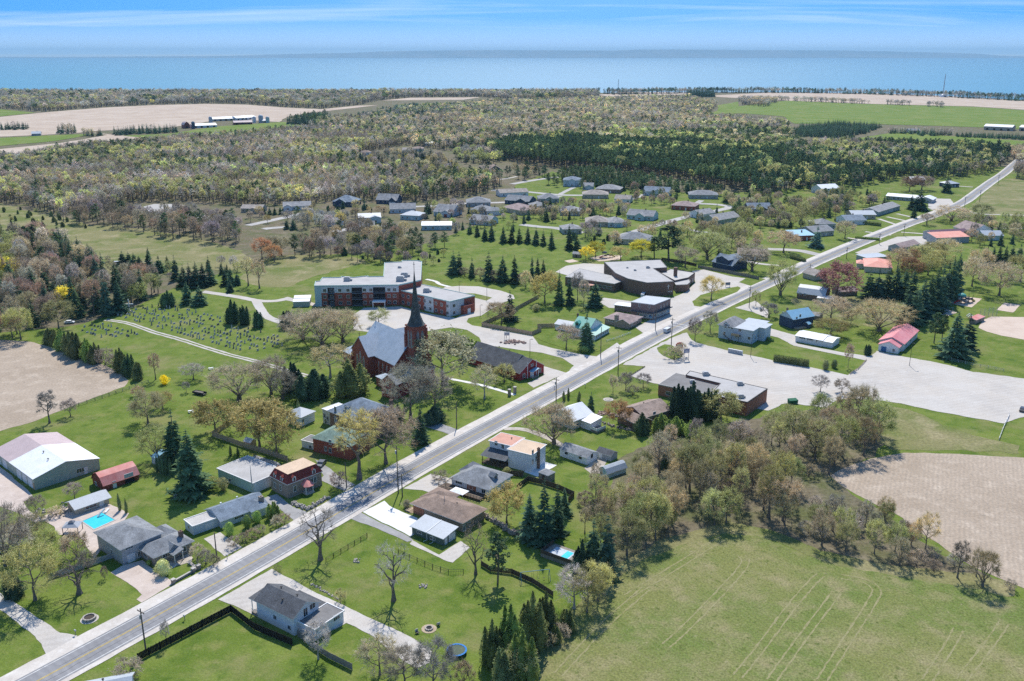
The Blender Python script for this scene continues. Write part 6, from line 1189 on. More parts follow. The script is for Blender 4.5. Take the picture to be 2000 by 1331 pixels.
# ---- single trees and shrubs, near to far
for k,t,x,yb,yt,w,lab in (
 ('bud','olive',69,1173,1052,86,'wide olive-budding tree beside the gravel lane in the near left corner'),
 ('gnarled','bark',155,1160,1080,76,'dark-limbed bare tree on the lawn by the round stone planter'),
 ('cedar','dark',26,1166,1118,40,'dark cedar at the edge of the near left lane'),
 ('vase','grey',12,1105,985,95,'tall grey bare tree at the left edge above the lane'),
 ('birch','silver',40,1090,1030,70,'pale-limbed leaning tree in the left garden'),
 ('vase','tan',62,1062,1000,56,'tan bare tree among the rocks left of the gazebo'),
 ('bud','olive',92,1080,1030,44,'small olive tree in the garden below the gazebo'),
 ('twiggy','brown',150,1090,1036,52,'tall brown bare shrub right below the gazebo'),
 ('twiggy','grey',172,1110,1072,40,'grey bare shrub beside the white garden wall'),
 ('twiggy','red',205,1131,1103,15,'small reddish bush at the corner of the pink drive'),
 ('bare','grey',72,1010,965,34,'small bare tree on the rockery by the warehouse yard'),
 ('bare','grey',146,975,940,30,'little bare tree behind the pool house'),
 ('ball','lime',320,1123,1093,33,'golden-green round shrub beside the pink drive'),
 ('ball','green',450,1046,1019,23,'round clipped shrub nearest the blue garage'),
 ('ball','green',484,1031,1005,21,'round clipped shrub in the middle of the three before the blue bungalow'),
 ('ball','green',504,1021,997,20,'round clipped shrub furthest up the blue bungalow front'),
 ('cedar','green',535,1014,979,27,'bushy green cedar at the corner of the blue bungalow'),
 ('columnar','cedar',234,998,963,9,'slim columnar cedar at the pool, the left of two'),
 ('columnar','cedar',247.5,1003,973,8,'slim columnar cedar at the pool, the right of two'),
 ('spruce','spruce',376,963,838,76,'big dark spruce behind the blue bungalow, the nearer of two'),
 ('spruce','spruce',345,908,798,52,'tall dark spruce behind the blue bungalow, the further of two'),
 ('vase','olive',308,902,824,62,'olive-tinged bare tree left of the two big spruces'),
 ('bud','tan',289,828,763,60,'round tan-budding tree on the wide lawn, left of a pair'),
 ('bud','gold',318,800,764,42,'smaller golden-budding tree on the wide lawn, right of a pair'),
 ('tall','grey',97,827,761,32,'slim bare tree at the edge of the left ploughed field'),
 ('bare','grey',138,814,777,27,'small bare tree right of the slim one at the field edge'),
 ('tall','red',304,742,687,19,'narrow reddish tree at the end of the cedar row'),
 ('bush','forsythia',321,751,732,22,'bright yellow flowering bush on the lawn'),
 ('bare','silver',378,742,708,40,'small silvery apple tree on the lawn'),
 ('bare','grey',364,767,744,15,'tiny bare sapling below the silvery apple tree'),
 ('twiggy','red',271,775,753,28,'reddish bare bush beside the ploughed field fence'),
 ('vase','brown',467,783,700,86,'wide brown bare tree beside the cemetery lawn'),
 ('leafy','gold',421,847,775,70,'golden leafing tree at the end of the wooden fence'),
 ('vase','grey',530,771,688,62,'grey bare tree where the cemetery track ends, left of two'),
 ('vase','grey',553,780,718,52,'grey bare tree where the cemetery track ends, right of two'),
 ('leafy','gold',507,878,767,86,'golden leafing tree in the fenced yard, left of two'),
 ('leafy','gold',541,888,778,76,'golden leafing tree in the fenced yard, right of two'),
 ('columnar','cedar',584,818,779,10,'slim columnar cedar in front of the white shed'),
 ('columnar','cedar',451,891,869,8,'little columnar cedar by the patio, left of two'),
 ('columnar','cedar',465,892,873,8,'little columnar cedar by the patio, right of two'),
 ('bush','olive',437,958,932,24,'olive bush against the mint workshop'),
 ('twiggy','olive',416,955,930,30,'olive bare shrub left of the mint workshop'),
 ('tall','gold',702,936,796,74,'tall golden-brown roadside tree before the red brick house'),
 ('bare','brown',754,906,786,92,'big brown bare roadside tree right of the red brick house'),
 ('twiggy','red',662,951,920,36,'reddish bare bush by the mansard house drive'),
 ('gnarled','bark',626,1094,984,70,'gnarled bare tree on the lawn beside the road, with thick limbs'),
 ('gnarled','grey',769,1174,1052,66,'tall bare tree on the lawn beside the gravel drive'),
 ('gnarled','brown',929,1122,1008,44,'slender brown bare tree behind the green garage'),
 ('pine','pine',972,1141,1040,46,'thin pine in the back garden behind the green garage'),
 ('leafy','gold',990,1023,940,60,'golden weeping tree behind the wooden deck'),
 ('spruce','spruce',1034,1052,962,40,'left spruce of the big dark clump behind the deck'),
 ('spruce','dark',1062,1060,934,46,'tallest spruce of the big dark clump behind the deck'),
 ('spruce','spruce',1088,1046,944,38,'right spruce of the big dark clump behind the deck'),
 ('spruce','spruce',1102,1008,952,26,'small rear spruce of the big dark clump behind the deck'),
 ('spruce','spruce',1157,1117,1014,48,'left tall spruce beside the covered pool at the field edge'),
 ('spruce','dark',1184,1127,1008,50,'right tall spruce beside the covered pool at the field edge'),
 ('cedar','dark',1136,1120,1052,36,'dark cedar in front of the two spruces at the field edge'),
 ('birch','silver',1121,1189,1106,62,'dead silvery tree at the corner of the hay field'),
 ('birch','silver',622,1288,1203,42,'thin silvery tree behind the white house'),
 ('bud','tan',742,1318,1238,66,'tan-budding tree at the bottom edge beside the gravel drive'),
 ('bare','brown',790,1345,1258,70,'brown bare tree at the bottom edge, right of the tan one'),
 ('bare','grey',846,1352,1246,74,'grey bare tree at the bottom edge beside the blue trampoline'),
 ('twiggy','brown',905,1345,1285,50,'brown bare thicket at the bottom edge by the cedars'),
 ('twiggy','brown',252,1328,1287,58,'brown bare bush at the bottom edge by the road'),
 ('bare','silver',326,1259,1207,16,'thin bare sapling on the verge by the black fence'),
 ('twiggy','olive',665,1178,1150,28,'olive bush beside the gravel drive of the white house'),
 ('twiggy','olive',543,1117,1104,20,'low olive bush at the mouth of the gravel drive'),
 ('vase','tan',1082,867,784,88,'wide bare maple in front of the white-roofed cottage'),
 ('spruce','spruce',1154,803,764,16,'small spruce behind the white-roofed cottage'),
 ('columnar','cedar',1101,783,763,8,'slim cedar by the road above the cottage, first from the left'),
 ('columnar','cedar',1110,779,757,8,'slim cedar by the road above the cottage, second from the left'),
 ('columnar','cedar',1131,783,764,9,'slim cedar by the road above the cottage, third from the left'),
 ('leafy','orange',1210,836,780,44,'round orange-budding tree beside the tan-roofed bungalow'),
 ('cedar','spruce',1252,848,805,32,'dark cedar in front of the tan-roofed bungalow'),
 ('cedar','dark',1322,818,748,44,'left of the dense dark cedars beside the brick building'),
 ('cedar','dark',1351,822,742,50,'middle of the dense dark cedars beside the brick building'),
 ('cedar','spruce',1380,818,757,44,'right of the dense dark cedars beside the brick building'),
 ('leafy','lime',1407,824,760,66,'green-yellow leafing tree in front of the brick building'),
 ('cedar','green',1290,843,806,42,'green cedar below the tan-roofed bungalow, first of three'),
 ('cedar','green',1320,850,813,42,'green cedar below the tan-roofed bungalow, second of three'),
 ('cedar','green',1347,856,820,38,'green cedar below the tan-roofed bungalow, third of three'),
 ('bare','grey',1222,763,724,24,'thin bare sapling on the roadside lawn, tallest of the group'),
 ('bare','grey',1197,768,730,15,'thin bare sapling on the roadside lawn, leftmost of the group'),
 ('bare','grey',1256,758,727,27,'round bare sapling by the edge of the gravel lot'),
 ('twiggy','grey',1236,772,752,26,'low bare shrubs between the roadside saplings'),
 ('twiggy','brown',1317,702,674,40,'brown shrubbery on the grass island under the signs'),
 ('twiggy','tan',1331,697,668,22,'taller tan shrub on the grass island behind the signs'),
 ('bare','grey',1357,666,617,26,'bare street tree in the stone ring by the crossing'),
 ('bare','grey',1387,648,604,26,'bare street tree between the road and the pale blue house'),
 ('bud','gold',1389,586,536,38,'olive-gold tree on the school island'),
 ('vase','olive',1524,577,498,54,'large olive-tinged roadside tree opposite the navy house'),
 ('bud','olive',1476,598,566,18,'slim olive roadside tree left of the large one'),
 ('twiggy','mauve',1502,620,588,36,'mauve bare shrubs left of the blue cottage'),
 ('leafy','maroon',1634,582,508,68,'maroon-leaved tree beside the white and grey house'),
 ('bud','tan',1622,628,577,62,'tan bare tree behind the blue cottage'),
 ('bud','gold',1622,657,620,54,'low golden tree beside the white bungalow'),
 ('bare','grey',1602,766,730,28,'small bare tree in the gravel lot, left of two'),
 ('bare','grey',1644,767,740,28,'small bare tree in the gravel lot, right of two'),
 ('ball','cedar',1612,723,703,15,'dark round shrub at the end of the hedge, left of two'),
 ('ball','cedar',1629,719,702,13,'dark round shrub at the end of the hedge, right of two'),
 ('bare','red',1656,718,666,15,'thin reddish sapling at the corner of the hedged lawn'),
 ('vase','tan',1717,647,580,88,'broad tan bare tree behind the red-roofed hall'),
 ('cedar','dark',1695,694,672,16,'dark shrub at the corner of the red-roofed hall'),
 ('pine','spruce',1824,671,610,30,'pine at the left of the park clump'),
 ('pine','spruce',1839,669,614,24,'thin pine second from the left in the park clump'),
 ('spruce','spruce',1861,699,608,54,'big front spruce of the park clump'),
 ('spruce','dark',1887,682,612,40,'right spruce of the park clump'),
 ('bud','tan',1951,578,510,70,'round tan-budding maple in the park'),
 ('bud','tan',1898,560,496,38,'narrow tan tree left of the park maple, front one'),
 ('bud','tan',1911,546,482,42,'narrow tan tree left of the park maple, rear one'),
 ('bud','olive',1993,551,494,44,'olive tree at the right edge above the park'),
 ('birch','cream',645,738,670,64,'white-limbed bare tree left of the church'),
 ('cedar','dark',562,642,606,32,'dark cedar left of the brown tree mass before the church'),
 ('vase','brown',592,664,603,80,'left of the three wide brown bare trees before the church'),
 ('vase','brown',630,676,598,96,'middle of the three wide brown bare trees before the church'),
 ('vase','brown',670,668,600,78,'right of the three wide brown bare trees before the church'),
 ('cedar','dark',572,768,706,42,'dark cedar bush below the church, left one'),
 ('cedar','dark',615,781,720,66,'broad dark cedar bush below the church, middle one'),
 ('cedar','cedar',682,770,700,70,'broad olive cedar bush below the church, right one'),
 ('bud','olive',740,637,601,38,'small olive tree on the forecourt behind the church'),
 ('leafy','cream',865,752,638,108,'big cream-budding maple right of the church tower'),
 ('bare','grey',802,816,700,84,'grey bare tree mass beside the red hall, left one'),
 ('bare','grey',850,806,715,64,'grey bare tree mass beside the red hall, right one'),
 ('cedar','dark',852,828,793,46,'dark cedar bush by the road below the red hall'),
 ('spruce','spruce',822,867,792,30,'roadside spruce below the red hall'),
 ('spruce','spruce',778,822,785,20,'small spruce beside the rectory'),
 ('birch','cream',946,779,710,48,'white-barked tree before the community hall'),
 ('twiggy','olive',985,747,706,44,'olive shrub tree against the community hall'),
 ('twiggy','olive',962,742,716,26,'smaller olive shrub against the community hall'),
 ('leafy','gold',1064,592,525,50,'golden maple behind the fenced lawn'),
 ('spruce','spruce',1092,597,528,20,'dark spruce behind the fenced lawn, left of three'),
 ('spruce','spruce',1112,597,538,18,'dark spruce behind the fenced lawn, middle of three'),
 ('spruce','spruce',1162,600,547,34,'dark spruce behind the fenced lawn, right of three'),
 ('bare','grey',1128,586,528,24,'thin bare tree before the school wing'),
 ('bare','grey',1140,600,540,20,'bare tree between the spruces behind the fenced lawn'),
 ('spruce','dark',996,627,568,28,'dark spruce in the corner of the fenced lawn'),
 ('bud','tan',980,632,588,50,'tan tree in the corner of the fenced lawn'),
 ('bush','olive',1047,608,594,18,'small olive bush on the fenced lawn'),
 ('bare','grey',1106,682,628,38,'bare tree by the drive beside the green-roofed house'),
 ('spruce','spruce',1145,682,608,32,'tall open spruce by the drive beside the green-roofed house'),
 ('ball','green',1140,688,676,26,'low green bush at the foot of the open spruce'),
 ('leafy','yellow',1144,508,480,27,'yellow leafing tree by the school field, first from the left'),
 ('leafy','yellow',1163,502,470,32,'yellow leafing tree by the school field, second from the left'),
 ('bud','gold',1212,508,480,32,'duller gold tree by the school field, third from the left'),
 ('leafy','yellow',1252,503,466,45,'large yellow leafing tree by the school field, fourth from the left'),
 ('pine','dark',1306,509,440,50,'big dark pine behind the school'),
 ('pine','spruce',1278,504,462,30,'smaller dark pine left of the big one behind the school'),
 ('bare','brown',1530,494,447,54,'round brown bare tree beside the side street'),
 ('spruce','blue',1594,484,440,28,'blue spruce by the main road'),
 ('bud','olive',1564,444,392,32,'olive tree on the lawn above the brown bare tree'),
 ('vase','olive',1381,507,447,62,'wide olive bare tree above the navy house'),
 ('bud','olive',1429,484,430,32,'olive tree right of the wide bare one, first of two'),
 ('bud','olive',1453,480,430,30,'olive tree right of the wide bare one, second of two'),
 ('vase','brown',1469,530,470,52,'brown bare tree beside the navy house'),
 ('bare','grey',1338,522,480,40,'grey bare tree behind the school corner'),
 ('bud','tan',1650,467,430,34,'tan tree on the lawn by the main road'),
 ('spruce','spruce',1795,411,371,32,'large roadside spruce by the long white-roofed building'),
 ('spruce','spruce',1784,426,398,12,'slim spruce on the road lawn'),
 ('spruce','dark',1779,410,380,14,'dark spruce left of the large roadside one'),
 ('spruce','spruce',1848,377,343,20,'spruce between the far road and the white-roofed house'),
 ('bud','red',1800,372,340,40,'pink-budding tree before the white-roofed brick house'),
 ('bud','red',1776,374,342,34,'pink-budding tree left of the white-roofed brick house'),
 ('vase','tan',1858,432,400,60,'tan bare tree at the bend of the main road'),
 ('bud','olive',1916,425,398,34,'olive tree beside the pale meadow'),
 ('bud','tan',1890,440,412,40,'tan tree right of the road bend'),
 ('bare','grey',1810,440,415,24,'small bare tree on the verge by the bend'),
 ('spruce','dark',1636,528,508,9,'little dark conifer by the maroon tree'),
 ('tall','tan',485,559,498,22,'slim tan tree behind the cemetery, left of two'),
 ('tall','tan',507,564,504,26,'slim tan tree behind the cemetery, right of two'),
 ('cedar','spruce',454,632,584,27,'dark cedar among the graves, left of three'),
 ('cedar','spruce',476,634,595,25,'dark cedar among the graves, middle of three'),
 ('cedar','spruce',504,639,605,24,'dark cedar among the graves, right of three'),
 ('leafy','yellow',129,602,556,36,'bright yellow-green tree at the left wood edge'),
 ('bud','lime',41,664,598,46,'lime-budding tree at the corner of the left ploughed field'),
 ('bud','olive',115,642,584,50,'round olive tree beside the parked car at the wood edge'),
 ('spruce','spruce',152,619,565,28,'grey-green spruce at the left wood edge'),
 ('tall','red',184,614,543,32,'reddish tree beside the tall dark spruces'),
 ('spruce','dark',210,617,522,30,'tallest dark spruce left of the white cross'),
 ('spruce','dark',234,612,545,30,'dark spruce right behind the white cross'),
 ('cedar','spruce',329,599,566,28,'dark rounded cedar at the top of the graveyard'),
 ('spruce','spruce',367,594,550,26,'spruce at the top of the graveyard, left of two'),
 ('spruce','spruce',391,596,558,32,'spruce at the top of the graveyard, right of two'),
 ('spruce','spruce',291,527,493,22,'lone spruce on the meadow lawn, left of two'),
 ('spruce','spruce',312,532,499,26,'lone spruce on the meadow lawn, right of two'),
 ('spruce','spruce',450,571,548,15,'little spruce by the track behind the cemetery'),
 ('bush','olive',104,1052,1036,22,'olive bush among the rocks below the gazebo'),
 ('bush','tan',130,1064,1046,26,'tan bush between the gazebo and the grey house'),
 ('twiggy','brown',24,1062,1020,50,'brown bare shrub at the left edge near the yard'),
 ('twiggy','tan',110,1008,988,30,'tan bare shrub on the rockery left of the pool house'),
 ('bush','green',306,1118,1108,14,'low green shrub at the foot of the grey house'),
 ('bush','green',292,1104,1094,14,'low dark shrub in the corner of the grey house drive'),
 ('twiggy','grey',860,938,920,36,'bare shrubs on the verge before the deck bungalow'),
 ('bush','olive',990,928,912,18,'olive bush between the deck bungalow and the orange-roofed house'),
 ('bush','tan',795,992,976,22,'pale bush at the steps of the brown bungalow'),
 ('leafy','yellow',10,545,500,44,'yellow-green tree at the left edge of the wood'),
 ):
    T(k,t,x,yb,yt,w,lab)
ORD = ['first','second','third','fourth','fifth','sixth','seventh','eighth','ninth','tenth','eleventh','twelfth','thirteenth','fourteenth','fifteenth','sixteenth']
def row(kind, tints, pts, fmt, group):
    for i,(x,yb,yt,w) in enumerate(pts): T(kind if isinstance(kind,str) else kind[i%len(kind)], tints[i%len(tints)], x, yb, yt, w, fmt % ORD[i], group)
row('cedar',['cedar','cedar','green'],[(97,673,640,26),(110,678,642,24),(124,686,640,28),(140,694,645,34),(155,700,650,32),(171,706,660,30),(188,710,668,28)],'%s cedar from the left in the row along the ploughed field','cedars in the row along the ploughed field')
row('twiggy',['brown'],[(206,714,678,36),(222,720,688,30)],'%s brown bush from the left in the gap of the cedar row','brown bushes in the cedar row')
row('cedar',['cedar','spruce'],[(238,726,678,32),(254,734,690,28),(270,742,706,24)],'%s cedar from the left at the right end of the field row','cedars at the right end of the field row')
row('columnar',['spruce'],[(308,922,888,9),(314,925,887,9),(320,928,888,9),(327,929,889,10),(334,931,893,9)],'%s slim cedar from the left in the clump by the blue shed','slim cedars by the blue shed')
row('cedar',['cedar','green'],[(872,676,646,34),(890,684,650,34),(906,690,655,34),(922,694,662,32)],'%s cedar from the left in the dense hedge by the community hall','hedge cedars by the community hall')
row('cedar',['cedar','green','cedar'],[(962,1296,1208,48),(998,1290,1178,58),(1040,1268,1152,58),(1066,1236,1152,44),(1020,1338,1228,62),(975,1350,1262,56)],'%s cedar in the big clump at the foot of the hay field','cedars at the foot of the hay field')
row('twiggy',['brown','grey'],[(386,1092,1060,32),(402,1103,1070,32),(418,1106,1080,28)],'%s brown shrub from the left in the bed before the grey house','brown shrubs before the grey house')
row('twiggy',['brown'],[(456,1068,1046,30),(474,1060,1040,28),(492,1052,1032,28),(508,1043,1024,26)],'%s brown shrub from the left in the hedge before the blue bungalow','brown hedge before the blue bungalow')
row('twiggy',['brown'],[(540,1030,1006,28),(556,1024,1000,28)],'%s brown shrub beside the asphalt drive of the blue bungalow','brown shrubs by the asphalt drive')
row('columnar',['green'],[(295,1271,1262,4),(306,1266,1254,5),(344,1247,1238,4),(356,1240,1231,4),(371,1230,1221,4),(396,1216,1207,4)],'%s tiny cedar from the left along the black fence','tiny cedars along the black fence')
row('spruce',['spruce','dark'],[(1695,584,525,31),(1712,586,523,34),(1730,584,521,31),(1748,582,519,34),(1765,580,523,34),(1780,590,528,31)],'%s spruce from the left in the row before the salmon roof','spruces before the salmon roof')
row('spruce',['dark','spruce'],[(1770,636,569,39),(1784,634,557,39),(1798,626,545,39),(1811,618,535,36),(1823,610,525,36),(1834,602,515,36),(1845,594,507,34),(1855,585,499,31),(1866,577,493,29)],'%s spruce from the left in the tall row down to the red-roofed hall','tall spruce row by the red-roofed hall')
row('spruce',['dark','spruce'],[(1925,517,479,17),(1938,516,480,16),(1950,515,478,17),(1962,514,478,16),(1975,512,476,17),(1990,510,474,18)],'%s spruce from the left in the row at the right edge above the park','spruces at the right edge above the park')
row('spruce',['spruce','dark'],[(886,537,488,22),(897,535,491,20),(922,542,501,15),(955,549,492,26),(982,552,498,28),(1005,554,498,22),(1039,548,499,13),(1050,543,502,13),(1061,542,505,14)],'%s spruce from the left between the residence and the sports field','spruces between the residence and the sports field')
row('twiggy',['brown','tan'],[(908,540,520,22),(938,545,520,22),(968,552,524,20),(1027,563,524,24),(1018,556,530,18)],'%s brown bush from the left among the spruces above the forecourt','brown bushes among the spruces above the forecourt')
row('spruce',['spruce','dark'],[(918,457,430,11),(932,462,434,12),(947,470,438,14),(960,470,436,15),(983,475,440,14),(999,475,440,14),(1014,475,441,14),(1031,475,441,14),(1047,478,442,15),(1061,480,448,12),(1077,486,447,14),(1112,488,448,18),(1126,488,452,18)],'%s spruce from the left along the top of the sports field','spruces along the top of the sports field')
row('spruce',['spruce','dark'],[(240,517,490,20),(252,515,492,18),(263,521,493,20),(273,523,500,20)],'%s spruce from the left in the clump beside the parked van','spruces beside the parked van')
row('spruce',['dark','spruce'],[(344,548,497,20),(360,560,515,24),(372,563,512,26),(385,562,510,26),(398,560,514,24),(412,556,512,22),(440,558,526,18),(452,559,522,18),(464,557,528,16)],'%s spruce from the left in the thicket above the graveyard','spruces in the thicket above the graveyard')
row(['bud','bud','leafy'],['tan','orange','olive','gold'],[(1752,531,484,44),(1772,525,480,44),(1795,521,474,44),(1820,515,468,44),(1845,508,464,42),(1780,543,500,40),(1812,538,494,42),(1838,528,486,40)],'%s budding tree from the left in the tan copse above the spruce row','tan copse above the spruce row')
row('bud',['orange','tan','brown'],[(512,507,462,34),(530,503,459,34),(550,500,458,36),(536,512,474,30)],'%s rusty tree from the left at the end of the dry meadow','rusty trees by the dry meadow')
row('spruce',['spruce'],[(516,419,402,9),(527,420,403,9),(537,420,404,9),(548,419,402,9),(560,448,428,12),(573,449,427,13)],'%s small spruce from the left by the low tan bungalow','small spruces by the low tan bungalow')
row('pine',['pine','spruce'],[(822,489,455,20),(850,485,454,20),(868,484,452,18)],'%s pine from the left above the residence lawn','pines above the residence lawn')
# ---- hedges
def hedge(x0, y0, x1, y1, h, w, lab, tint='cedar'):
    a, b_ = gp(x0,y0), gp(x1,y1); d = b_-a; L = d.length; e = empty('hedge', a, math.atan2(d.y,d.x)); tag(e,lab,'hedge'); r = random.Random(int(x0+y0)); q = MB()
    n = max(2,int(L/1.2)); vs = []
    for i in range(n+1):
        for (yy,zz) in ((-w/2,0),(-w/2*0.95,h*0.9),(0,h),(w/2*0.95,h*0.9),(w/2,0)): vs.append((L*i/n, yy*r.uniform(0.7,0.86), zz*r.uniform(0.8,0.94)))
    q.add(vs,[(i*5+j,(i+1)*5+j,(i+1)*5+j+1,i*5+j+1) for i in range(n) for j in range(4)]+[(0,1,2,3,4),tuple(n*5+j for j in (4,3,2,1,0))])
    for _ in range(int(L*h*70)):
        s = r.choice((-1,1,0)); p = Vector((r.uniform(0,L), s*w/2*r.uniform(0.75,1.05) if s else r.uniform(-w/2,w/2), r.uniform(0.05,1)*h if s else h*r.uniform(0.86,1.05))); quad(q,p,0.15*r.uniform(0.7,1.3),r,0,0.4)
    o = q.build('foliage', NEEDLE, e); k = TINT[tint]; o.color = (*k,1)
hedge(1511,706,1579,717,2.8,2.0,'tall dark clipped hedge along the gravel lot'); hedge(1494,662,1510,668,1.2,1.2,'low pale hedge by the pale blue house','green')
hedge(1670,466,1718,470,1.6,1.8,'long low hedge across the lawns by the main road','green'); hedge(1545,505,1572,512,2.0,2.5,'dark hedge at the side street lawn','cedar'); hedge(1404,425,1440,421,2.2,2.2,'dark hedge along the crescent','spruce'); hedge(1470,440,1540,446,2.4,2.5,'dark hedge behind the dark blue gabled house','cedar')
hedge(704,443,735,440,2.2,2.0,'dark hedge below the sky-blue house','spruce'); hedge(1630,432,1720,442,2.6,3.0,'long dark hedge behind the road bungalows','cedar')
# ---- belts of trees that can be told apart
def free(p):
    x, y = p[0], p[1]
    for a, b_, r_ in BLDC:
        if (x-a)**2+(y-b_)**2 < r_*r_: return False
    for x0, x1, y0, y1, q in AVOID:
        if x0 < x < x1 and y0 < y < y1 and inside(p, q): return False
    for l, w in AVLINE:
        if l[0][0]-400 < x < l[-1][0]+400:
            for i in range(0, len(l)-1):
                ax, ay = l[i]; bx, by = l[i+1]; dx, dy = bx-ax, by-ay; t = max(0, min(1, ((x-ax)*dx+(y-ay)*dy)/(dx*dx+dy*dy+1e-9)))
                if (x-ax-t*dx)**2+(y-ay-t*dy)**2 < w*w: return False
    return True
def belt(px, spacing, mix, hgt_, label_of, group, seed, w=(0.26,0.36), mind=0):
    r = random.Random(seed); ks = list(mix); ws = list(mix.values()); made = {}
    for p in scatter(px, spacing, r):
        if not free(p): continue
        i = r.choices(range(len(ks)), [max(0.02, q*(1+1.4*noise.noise(Vector((p[0]*0.02,p[1]*0.02,j*7.7+seed))))) for j,q in enumerate(ws)])[0]; k, t = ks[i]
        h = hgt_*r.uniform(0.7,1.2)*{'bush':0.28,'twiggy':0.42,'cedar':0.5,'leafy':0.75}.get(k,1); rad = h*{'spruce':0.20,'tall':0.22,'bush':0.7,'twiggy':0.55,'cedar':0.3,'pine':0.22}.get(k,0.32)*r.uniform(0.85,1.25)
        made.setdefault((k,t),[]).append((p[0]/p[1], T(k,t,0,0,h=h,rad=rad,loc=(p[0],p[1],0),group=group)))
    for (k,t),l in made.items():
        for i,(_,e) in enumerate(sorted(l, key=lambda q: q[0])): e['label'] = label_of(k,t,(ORD[i] if i < 16 else '%dth' % (i+1) if i+1 not in (21,22,23,31,32,33,41,42,43) else '%d%s' % (i+1,{1:'st',2:'nd',3:'rd'}[(i+1)%10])) if len(l) > 1 else 'only')
kw = {'bare':'bare','vase':'spreading bare','bud':'budding','leafy':'leafing','tall':'tall bare','spruce':'dark spruce','pine':'pine','cedar':'cedar','bush':'low','twiggy':'low bare','birch':'pale bare'}
def lab(where):
    def f(k, t, o):
        n = {'bush':'bush','twiggy':'bush','spruce':'','pine':'','cedar':''}.get(k,'tree'); c = '' if t in ('spruce','pine','dark','cedar','blue') else t+' '
        c = {'dark':'darkest ','blue':'bluish '}.get(t,c)
        return ' '.join(('%s %s%s %s%s %s' % (o,c,kw[k].replace('dark ',''),n,'' if o == 'only' else ' from the left',where)).split())
    return f
THK = [(1195,1105),(1200,1000),(1225,925),(1300,886),(1420,872),(1470,862),(1540,850),(1620,834),(1720,830),(1742,852),(1700,884),(1630,922),(1560,960),(1560,1030),(1500,1036),(1420,1022),(1330,1046),(1250,1080)]
belt(THK, 7.0, {('bud','olive'):4,('bud','tan'):2,('vase','tan'):1.5,('tall','tan'):4,('tall','olive'):3,('tall','grey'):1.5,('bare','tan'):2,('bud','lime'):2,('leafy','olive'):1.5,('bud','red'):0.8,('twiggy','brown'):1.5,('bush','green'):0.6,('cedar','spruce'):0.3}, 14.0, lab('in the thicket above the hay field'), 'trees of the thicket between lot and hay field', 5)
belt([(1560,1062),(1560,1000),(1600,985),(1680,985),(1760,1030),(1840,1082),(1930,1122),(1990,1150),(1960,1158),(1860,1134),(1740,1112),(1640,1090)], 5.6, {('tall','grey'):3,('bare','tan'):3,('twiggy','brown'):3,('vase','tan'):2,('bud','olive'):1.5,('twiggy','grey'):2}, 9.5, lab('in the hedgerow between the two fields'), 'trees of the hedgerow between the fields', 9)
belt([(-60,478),(30,474),(110,482),(180,512),(250,560),(330,575),(240,606),(190,612),(100,628),(60,655),(10,668),(-60,675)], 8.0, {('spruce','spruce'):4,('spruce','dark'):2,('tall','brown'):3,('bare','red'):1.5,('bud','tan'):1.5,('tall','silver'):1.0,('bud','lime'):1,('pine','pine'):1}, 15, lab('in the left-hand wood'), 'trees of the left wood', 3)
belt([(110,432),(150,420),(230,424),(290,432),(300,454),(280,456),(220,448),(150,440)], 8.6, {('bare','brown'):4,('tall','mauve'):3,('tall','brown'):2,('pine','pine'):1}, 14, lab('in the belt above the left meadow'), 'trees of the belt above the left meadow', 6)
belt([(296,440),(330,425),(420,440),(480,445),(482,478),(456,486),(400,474),(330,466),(298,462)], 8.4, {('tall','brown'):4,('bare','mauve'):2,('pine','pine'):2,('tall','red'):1.5,('tall','grey'):2}, 14, lab('in the grove between meadow and cul-de-sac'), 'trees of the grove by the cul-de-sac', 7)
belt([(560,505),(585,478),(640,462),(700,452),(770,458),(812,468),(828,486),(800,506),(740,515),(690,512),(620,508)], 8.6, {('bare','mauve'):3,('bud','tan'):2,('tall','brown'):2,('pine','pine'):2.5,('bud','olive'):1.5,('bare','red'):1,('cedar','spruce'):1}, 11.5, lab('in the copse behind the residence'), 'trees of the copse behind the residence', 8)
belt([(1120,448),(1230,470),(1210,488),(1160,480),(1120,472),(1100,462)], 9.5, {('bare','grey'):2,('spruce','spruce'):2,('bud','tan'):1,('cedar','spruce'):1.5}, 10, lab('between the school field and the subdivision'), 'trees between school field and subdivision', 12)
belt([(1040,404),(1100,402),(1180,405),(1230,412),(1220,424),(1140,432),(1080,436),(1030,428)], 8.4, {('bare','tan'):3,('bare','mauve'):2,('spruce','spruce'):1.6,('bud','tan'):1.2}, 9.5, lab('in the middle of the subdivision'), 'trees in the middle of the subdivision', 13)
belt([(600,430),(640,432),(700,448),(640,455),(590,452),(560,440)], 9, {('bare','silver'):2,('bare','mauve'):2,('pine','pine'):1,('bud','gold'):1}, 11, lab('below the cul-de-sac houses'), 'trees below the cul-de-sac houses', 14)
belt([(640,404),(700,408),(745,405),(760,412),(750,428),(700,428),(650,428),(640,420)], 11, {('bare','tan'):2,('cedar','spruce'):1,('bud','olive'):1,('spruce','spruce'):1}, 8.5, lab('between the navy houses and the sky-blue one'), 'garden trees by the navy houses', 15)
belt([(820,408),(845,404),(905,405),(905,420),(890,432),(905,450),(890,462),(830,440)], 11, {('spruce','spruce'):2,('bare','mauve'):2,('bud','lime'):1}, 8.5, lab('left of the dense house cluster'), 'garden trees left of the house cluster', 16)
belt([(1400,392),(1470,390),(1560,398),(1600,410),(1560,440),(1510,450),(1450,452),(1420,440),(1440,415)], 10, {('bud','olive'):3,('bud','tan'):2.5,('bare','brown'):1.5,('spruce','spruce'):1.5,('pine','pine'):1}, 10.5, lab('in the gardens below the dark pines'), 'garden trees below the dark pines', 17)
